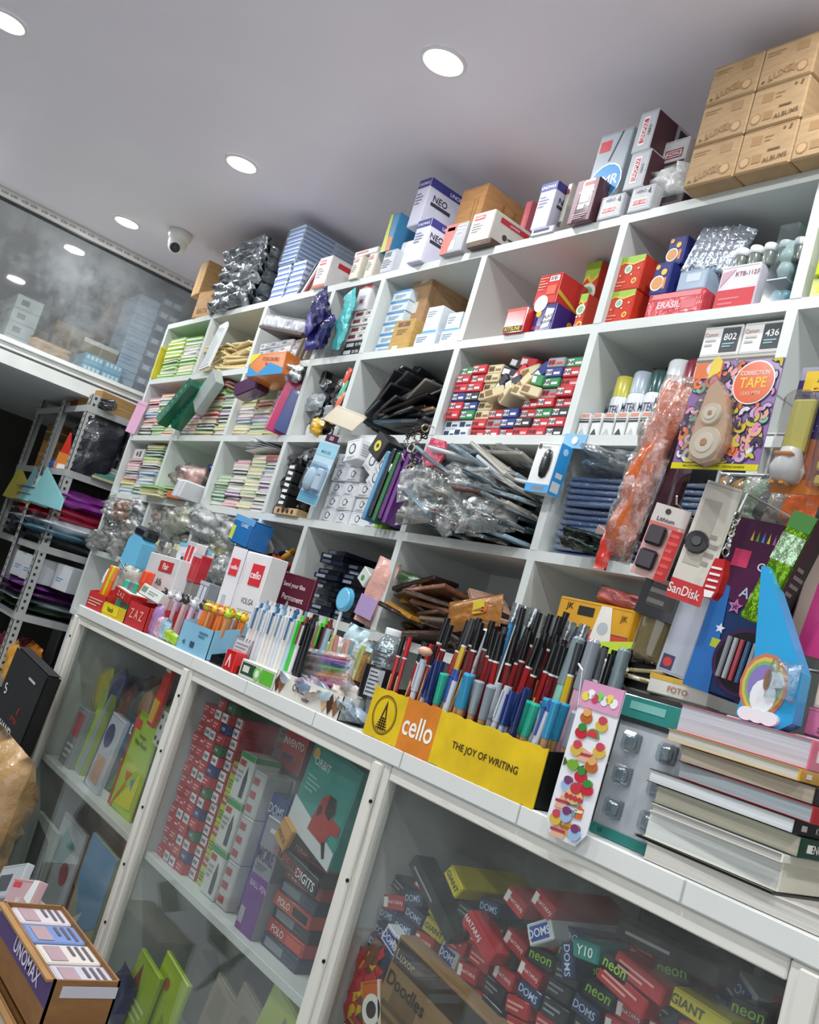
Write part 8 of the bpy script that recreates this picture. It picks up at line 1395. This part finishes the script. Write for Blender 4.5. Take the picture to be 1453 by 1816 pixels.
# ================================================================ loft goods, slotted-angle rack, cartons at the lower left
def left_side():
    rnd = random.Random(91); zb = 2.03
    # loft deck things
    def lb(name, lab, y, z, w, h, c, pr, d=.25, x=-5.3, kind='paper', grp=None, rz=0):
        # faces +x: printed face turned to the room
        return tag(put(name, box_mesh(w, d, h, c, pr, kind), None, (x, y, z), (0, 0, PI / 2 + rz)), lab, 'carton' if 'carton' in name else 'box', grp)
    m = MB(); m.box(-6.6, XL - .06, -1.6, .44, zb - .03, zb - .006, mat('#b8b4ac', 'paper')); struct(m.build('trim_2'))
    nav = [('r', 'f', .0, .5, 1, 1, '#2c3a5c'), ('r', 'f', .1, .1, .42, .42, '#d4dce4'), ('r', 'f', .55, .1, .9, .42, '#d4dce4')]
    lt = [('r', 'f', 0, .5, 1, .56, '#6c84a8'), ('l', 'f', .1, .2, .8, .4, 2, '#8c9cb4')]
    for c, (y, n, cc, pr, nm_) in enumerate([(.2, 8, '#7488a8', nav, 'navy and white'), (.07, 7, '#a8bcd4', lt, 'pale blue')]):
        for r in range(n):
            lb('file_box', '%s box, %s up in the tall stack behind the loft glass' % (nm_, nth(r + 1)), y, zb - .005 + r * .08, .125, .079, cc, pr, grp=nm_ + ' boxes behind the loft glass')
    for r in range(2):
        for c in range(2): lb('file_box', 'light blue box with small white windows, %s row %s, behind the loft glass' % (['lower', 'upper'][r], ['left', 'right'][c]), -.13 + c * .11, zb - .005 + r * .06, .108, .059, '#7cb0d0', [('r', 'f', .1 + .22 * k, .5, .24 + .22 * k, .85, '#d8e4ec') for k in range(4)], x=-5.24, d=.18)
    lb('cardboard_carton', 'brown carton with white top behind the light blue loft boxes', -.1, zb + .12, .2, .08, '#8a7a64', [('r', 'f', 0, .7, 1, 1, '#c8c4b8')], kind='kraft')
    lb('cardboard_carton', 'left brown carton behind the dusty loft glass', -.42, zb - .005, .22, .2, '#8c7458', [('r', 'f', 0, .45, 1, .55, '#a08868')], x=-5.6, kind='kraft'); lb('cardboard_carton', 'right brown carton behind the dusty loft glass', -.19, zb - .005, .2, .3, '#94795a', [('r', 'f', .45, 0, .55, 1, '#a88c6a')], x=-5.62, kind='kraft')
    for r in range(4): lb('file_box', 'grey-white box, %s up at the left behind the loft glass' % nth(r + 1), -.5, zb - .005 + r * .075, .14, .074, '#a4a8a8', [('r', 'f', .2, .3, .5, .7, '#5c6064')], x=-5.4)
    bag('plastic_bag', 'tan rounded bag lying low behind the loft glass', 'bag', (-5.26, -.36, zb - .005), .22, .09, .1, '#b08c64', 'fabric', (0, 0, PI / 2), 4)
    # slotted angle rack
    st = mat('#b4b6b4', 'metal'); gy = mat('#a8aaa8', 'enamel'); XR, YR = -4.95, -.16
    t = thing('storage_rack', 'grey slotted-angle steel rack under the loft at the left', 'rack', (0, 0, 0))
    def post(x, y, z1, sx, sy):
        m = MB(); w = .045
        m.box(0, sx * w, 0, sy * .003, 0, z1, gy); m.box(0, sx * .003, 0, sy * w, 0, z1, gy)
        o = m.build('post', t, (x, y, 0)); h = MB(); dk = mat('#1c1c1e')
        n = int(z1 / .035)
        for i in range(n):
            z = .02 + i * .035
            h.box(sx * (.018), sx * .03, (-.0008 if sy > 0 else .0), (.0008 if sy < 0 else 0), z, z + .014, dk)
            h.box((-.0008 if sx > 0 else 0), (.0008 if sx < 0 else 0), sy * .016, sy * .028, z, z + .014, dk)
        ho = h.build('slot_holes', o); ho['kind'] = 'stuff'
    post(XR, YR, 1.9, -1, 1); post(XR - .95, YR, 1.9, 1, 1); post(XR, .4, 1.9, -1, -1); post(XR - .95, .4, 1.9, 1, -1)
    post(XR - .42, YR - .02, 1.87, 1, 1)
    LV = [1.84, 1.49, 1.09, .735, .4, .1]
    for z in LV:
        m = MB(); m.box(XR - .95, XR, YR, .4, z - .004, z, gy); m.box(XR - .95, XR, YR - .002, YR, z - .035, z, gy); m.box(XR, XR + .002, YR, .4, z - .035, z, gy); m.build('rack_shelf', t)
    def rb(name, lab, cat, x, y, z, w, d, h, c, kind='paper', rot=(0, 0, 0), pr=()): return tag(put(name, box_mesh(w, d, h, c, pr, kind), None, (x, y, z), rot), lab, cat)
    kp = [('r', 'f', 0, .46, 1, .54, '#a88c60'), ('r', 'r', 0, .46, 1, .54, '#a88c60')]
    rb('cardboard_carton', 'tan lettered carton on top of the steel rack', 'carton', XR - .2, YR + .05, LV[0], .22, .25, .11, '#a07c4c', 'kraft', (0, 0, .2), kp + [('t', 'f', .6, .7, .2, 'YE', '#3a2c1c')])
    rb('cardboard_carton', 'orange-brown carton at the left top of the steel rack', 'carton', XR - .48, YR + .05, LV[0], .14, .25, .12, '#94502c', 'kraft', (0, 0, -.1), kp)
    bag('black_pouch', 'black rolled pouch on top of the steel rack', 'pouch', (XR - .03, YR + .08, LV[0]), .2, .06, .08, '#17181a', 'crinkle', (0, 0, .1), 3)
    for i, (xx, z, w, h, c, lab) in enumerate([(-.66, LV[1], .2, .17, '#a8783c', 'open tan carton on the second rack shelf'), (-.68, LV[1] + .171, .18, .1, '#6c5434', 'brown carton on top of the open tan carton, rack'), (-.82, LV[2] + .2, .2, .1, '#94703c', 'flattened brown carton at the left edge of the rack'), (-.45, LV[1], .15, .12, '#8a6838', 'small brown carton beside the open tan carton')]):
        rb('cardboard_carton', lab, 'carton', XR + xx, YR + .05, z, w, .2, h, c, 'kraft', (0, 0, .1), kp)
    rb('storage_box', 'dark box lifting the flattened carton at the left edge of the rack', 'box', XR - .82, YR + .05, LV[2], .19, .2, .198, '#26241f', pr=[('l', 'f', .1, .2, .8, .8, 3, '#3c3a34')])
    m = MB(); m.slab([(-.07, 0), (.08, 0), (-.02, .2)], -.012, 0, mat('#c8382c', 'gloss')); m.slab([(-.06, .0), (.07, 0), (.05, .08), (-.05, .09)], -.016, -.012, mat('#d8843c', 'gloss')); m.slab([(-.02, 0), (.06, 0), (.05, .025), (-.02, .025)], -.02, -.016, mat('#e4e0dc')); tag(m.build('gift_bag', None, (XR - .16, YR + .02, LV[1]), (0, 0, .2)), 'red and orange pointed packet on the second rack shelf', 'packet')
    bag('sachet', 'magenta shiny sachet beside the pointed packet on the rack', 'sachet', (XR - .26, YR + .03, LV[1]), .09, .09, .04, '#b82c84', 'crinkle', (0, .2, 0), 4)
    bag('sachet', 'bright blue sachet at the front of the second rack shelf', 'sachet', (XR - .26, YR + .01, LV[1]), .1, .04, .04, '#2c64b8', 'crinkle', (0, -.1, 0), 5)
    for i in range(4): bag('dark_sack', 'dark patterned sack in the upper bay of the rack', 'sack', (XR + .0 - (i // 2) * .32, YR + .12 + (i % 2) * .22, LV[1] + .0), .2, .3, .1, ['#22242c', '#2c2a34'][i % 2], 'crinkle', (0, 0, PI / 2 * (i < 2)), i, 'dark sacks in the upper bay of the rack', amp=.3)
    for i, c in enumerate(['#c8c49c', '#5aa494', '#8cc0b4', '#d4dcdc', '#c8d0cc']):
        rb('folded_sheet', '%s folded sheet in the pile at the right of the second rack shelf' % ['buff', 'teal', 'pale teal', 'white', 'off-white'][i], 'sheet', XR - .12, YR + .14, LV[1] + .001 + i * .016, .3, .35, .014, c, 'gloss', (0, 0, .05 * i - .1))
    # chart paper shelves
    z = LV[2]
    sh = [('#1f2224', 'black', .0), ('#6c94a8', 'steel blue', .01), ('#c8d0d8', 'white', .01), ('#a8233c', 'crimson', .02), ('#a8233c', 'crimson', .0), ('#7a2f84', 'violet', .02), ('#8c3c94', 'violet', .0)]
    for i, (c, nm_, o_) in enumerate(sh):
        bag('paper_roll', '%s folded paper bundle, %s layer on the third rack shelf' % (nm_, nth(i + 1)), 'paper', (XR - .35 + .02 * (i % 3), YR + .2, z + .035 + i * .04), .74, .47, .085, c, 'crinkle', (-PI / 2 + .0, 0, 0), i, amp=.12, nx=10, nz=8)
        bpy.context.scene.collection.objects[-1].location.y = YR - .03
    for i, (xx, c, nm_, an) in enumerate([(-.72, '#d8cc5c', 'yellow', .35), (-.36, '#9cd4d8', 'pale turquoise', -.12), (-.1, '#8cc8cc', 'turquoise', -.1)]):
        m = MB(); m.slab([(-.25, 0), (.36, -.02), (.34, .04), (-.18, .2)], -.003, .0, mat(c, 'gloss')); m.slab([(-.24, .004), (.35, -.016), (.33, .036), (-.175, .19)], -.004, -.003, mat(shade(c, 1.05), 'gloss')); tag(m.build('chart_paper', None, (XR + xx, YR - .015 - .01 * i, z + .2), (-.1, 0, 0)), '%s chart paper sheet standing above the bundles of the rack' % nm_, 'chart paper')
    z = LV[3]
    for i, (c, nm_) in enumerate([('#2c4a30', 'dark green'), ('#b8c4c8', 'silver'), ('#5c2468', 'purple'), ('#6c2c7c', 'purple')]):
        m = MB(); m.pillow(.86, .5, .05, mat(c, 'crinkle'), 40 + i, 10, 8, .2); o = m.build('paper_roll', None, (XR - .45, YR - .03, z + .03 + i * .035), (-PI / 2, 0, 0)); tag(o, '%s shiny paper bundle, %s layer on the fourth rack shelf' % (nm_, nth(i + 1)), 'paper')
    for i, (x_, y_) in enumerate([(-.3, .0), (-.12, .0), (.05, .12)]):
        rb('storage_box', 'white carton with small blue print, %s on the paper bundles of the rack' % nth(i + 1), 'carton', XR + x_, YR + y_ + .02, z + .16, .15, .18, .13, '#c8ccd0', 'gloss', (0, 0, .2), [('l', 'f', .2, .3, .7, .5, 2, '#6c94b8')])
    z = LV[4]
    for i in range(14):
        c = ['#7a2430', '#c8782c', '#5c1c2c', '#8c4a24', '#d89c3c', '#4c1c3c'][i % 6]
        bag('snack_packet', '%s glossy packet on the dim lower shelf of the rack' % ['maroon', 'orange', 'wine', 'rust', 'amber', 'plum'][i % 6], 'packet', (XR - .5 + (i % 5) * .13, YR + .05 + (i // 5) * .06, z), .14, .2 - .04 * (i // 5 % 2), .06, c, 'crinkle', (0, rnd.uniform(-.3, .3), rnd.uniform(-.3, .3)), i, 'glossy packets on the lower shelf of the rack', amp=.3)
    # things at the end of the counter, between counter and rack
    for i in range(6):
        q = PY(118 + i * 3, 1150 + i * 22, -.38); bag('sachet', 'pale sachet hanging on the outer end of the counter', 'sachet', (CX[0] - .05 - .01 * i, -.36 + .03 * i, 1.0 - i * .085), .08, .12, .03, ['#a8a8a0', '#c89a2c', '#b4b8bc', '#8a8c88', '#c8c49c', '#9ca0a4'][i], 'crinkle', (0, .1, .6), i, 'sachets on the counter end', amp=.4)
        if i == 0:
            m = MB(); m.cyl((CX[0] - .07, -.4, .2), (CX[0] - .07, -.4, 1.13), .004, .004, 8, mat('#8a8c88', 'metal')); m.cyl((CX[0] - .07, -.4, 1.13), (CX[0] + .02, -.4, 1.1), .003, .003, 6, mat('#8a8c88', 'metal')); m.box(CX[0] - .12, CX[0] - .03, -.44, -.36, 0, .2, mat('#7c7e7c')); tag(m.build('hanging_rod', None), 'thin steel rod with hanging sachets at the counter end', 'rod')
    # black printed bag and kraft bag
    q = PY(20, 1320, -.56)
    t = put('carrier_bag', box_mesh(.3, .05, .3, '#141416', [('t', 'f', .5, .22, .09, 'HAND', '#e4e4e0'), ('t', 'f', .62, .36, .05, 'STYLE', '#a83030'), ('t', 'f', .66, .47, .07, 'E', '#a83030'), ('t', 'f', .15, .55, .12, 'S', '#d8d8d4', 30), ('l', 'f', .6, .8, .9, .86, 1, '#b8b8b8')], 'fabric', .012), None, (q.x - .06, -.58, q.z - .03), (0, .12, .1)); tag(t, 'black carrier bag with white and red lettering beside the counter end', 'bag')
    s = put('storage_box', box_mesh(.26, .12, q.z - .05, '#4a4640', [('l', 'f', .1, .2, .9, .8, 5, '#5c5850')]), None, (q.x - .08, -.60, 0)); tag(s, 'dark box under the black carrier bag beside the counter', 'box')
    q = PY(5, 1440, -.66); m = MB(); m.pillow(.34, .38, .14, mat('#b08c60', 'crinkle'), 12, 12, 12, .25); tag(m.build('kraft_bag', None, (q.x - .13, -.67, q.z - .2), (0, .1, .1)), 'crumpled shiny brown paper parcel at the left edge of the photo', 'parcel')
    s = put('storage_box', box_mesh(.36, .16, q.z - .21, '#6a5c4c', [('l', 'f', .1, .2, .9, .8, 5, '#5a4e40')], 'kraft'), None, (q.x - .1, -.74, 0)); tag(s, 'brown box under the crumpled paper parcel', 'box')
    # open cartons in the lower left corner
    Yc = -.86; a = PY(0, 1800, Yc); b = PY(118, 1800, Yc)
    qq = PY(97, 1738, Yc - .07); x1 = qq.x + .01; zt = qq.z - .04
    def open_carton(lab, x0, x1, y0, y1, z0, z1, pr):
        k = mat('#8c6238', 'kraft'); m = MB(); t = .004
        m.box(x0, x1, y0, y1, z0, z0 + t, k); m.box(x0, x1, y0, y0 + t, z0 + t, z1, k); m.box(x0, x1, y1 - t, y1, z0 + t, z1, k); m.box(x0, x0 + t, y0, y1, z0 + t, z1, k); m.box(x1 - t, x1, y0, y1, z0 + t, z1, k)
        o = m.build('cardboard_carton'); f = MB(); f.box(x0 + .002, x1 - .002, y0 - .012, y0 - .001, z1 - .004, z1, mat('#a07848', 'kraft')); f.build('flap', o); p = MB(); p.T = Matrix.Translation(((x0 + x1) / 2, y0, z0)); pprint(p, x1 - x0, y1 - y0, z1 - z0, pr); p.build('printed_panel', o)
        return tag(o, lab, 'carton')
    open_carton('lower open brown carton with a red band in the bottom left corner', x1 - .34, x1 + .02, Yc - .08, Yc + .05, 0, zt - .06, [('r', 'f', .05, .84, .6, .92, '#a83428'), ('r', 'f', 0, .93, 1, 1, '#c8b8a8')])
    zz = zt - .055
    s = put('carton_insert', box_mesh(.3, .1, zt - .07, '#94642c', [('l', 'f', .1, .2, .9, .8, 3, '#84582a')], 'kraft'), None, (x1 - .16, Yc - .065, .005)); tag(s, 'brown inner box filling the lower open carton', 'box')
    open_carton('upper open brown carton with a purple band lettered white, bottom left corner', x1 - .32, x1 - .01, Yc - .07, Yc + .04, zt - .05, zt + .04, [('r', 'f', 0, .5, 1, .95, '#4a2c6c'), ('t', 'f', .6, .72, .26, 'UNOMAX', '#e8e0f0')])
    for i in range(4):
        o = put('pen_box', box_mesh(.07, .095, .02, ['#d8d0d4', '#7c94c8', '#dcd4cc', '#c8c4d0'][i], [('r', 't', .1, .1, .9, .4, '#a88c94'), ('l', 't', .1, .5, .9, .9, 3, '#5c5460')], 'gloss'), None, (x1 - .285 + i * .08, Yc - .055, zt + .012), (.0, 0, .0)); tag(o, '%s pen box lying in the upper open carton, %s from left' % (['pinkish white', 'blue', 'white', 'lilac grey'][i], nth(i + 1)), 'box')
        s = put('pen_box', box_mesh(.068, .09, .055, '#b8a8a0', [('l', 'f', .1, .2, .9, .8, 3, '#8a7a74')]), None, (x1 - .285 + i * .08, Yc - .06, zt - .045)); tag(s, 'hidden pen box under the top layer of the upper carton, %s from left' % nth(i + 1), 'box')
    # packs lying above the cartons
    zc = zt + .05
    s = put('storage_box', box_mesh(.28, .1, PY(40, 1660, -.74).z - .03, '#5a4a38', [('r', 'f', 0, .9, 1, 1, '#8c7858')], 'kraft'), None, (PY(40, 1660, -.7).x - .12, -.70, 0)); tag(s, 'brown ragged-edged box carrying the loose pen packs', 'box')
    for i, (u, v, c, pr, ro, lab) in enumerate([(30, 1600, '#c8a4a8', [('t', 'f', .5, .4, .2, 'Jell', '#e8e4e4'), ('r', 'f', .1, .75, .4, .9, '#c83c44'), ('p', 'f', [(.7, .5), (1, .3), (1, 1), (.8, 1)], '#dcdcd8')], -.5, 'pink and grey pen card lying on the box at the left edge'), (45, 1640, '#dcd8c8', [('r', 'f', .2, .5, .45, .9, '#b83434'), ('t', 'f', .7, .6, .16, 'Finegrip', '#5a5048'), ('l', 'f', .1, .1, .9, .3, 2, '#b0a898')], -.15, 'white pen card with a red square at the left edge'), (10, 1570, '#b4b8bc', [('r', 'f', .1, .2, .6, .7, '#4c5054')], -.7, 'grey pack behind the pink pen card, left edge')]):
        q = PY(u, v, -.76 + .02 * i); o = put('pen_card', box_mesh(.13, .02, .08, c, pr, 'gloss'), None, (q.x, -.765 + .022 * i, q.z - .03), (-.3, ro * .6, .1)); tag(o, lab, 'pack')
    for i in range(6):
        q = PY(75 - i * 8, 1655 + i * 6, -.73); pen('ball', ['#b4b8bc', '#2a2c30', '#c8ccd0'][i % 3], '#17181a', .14, 'pen slanting under the white pen card, %s' % nth(i + 1), 'pen', (q.x - .02, -.715, q.z - .09), (0, .7, 0))
left_side()
# ---- things alike get their place among their own kind, read from the camera's side
def tell_apart():
    bpy.context.view_layer.update(); by = {}
    for o in C.objects:
        if 'label' in o.keys(): by.setdefault(o['label'], []).append(o)
    for lab, os_ in by.items():
        if not 2 <= len(os_) <= 30 or len(lab.split()) > 12 or 'outside the photo' in lab: continue
        def u(o):
            d = o.matrix_world.translation - CAM; return (CR.dot(d)) / max(.05, CF.dot(d))
        os_.sort(key=u)
        for i, o in enumerate(os_): o['label'] = '%s, %s from the left' % (lab, nth(i + 1))
tell_apart()
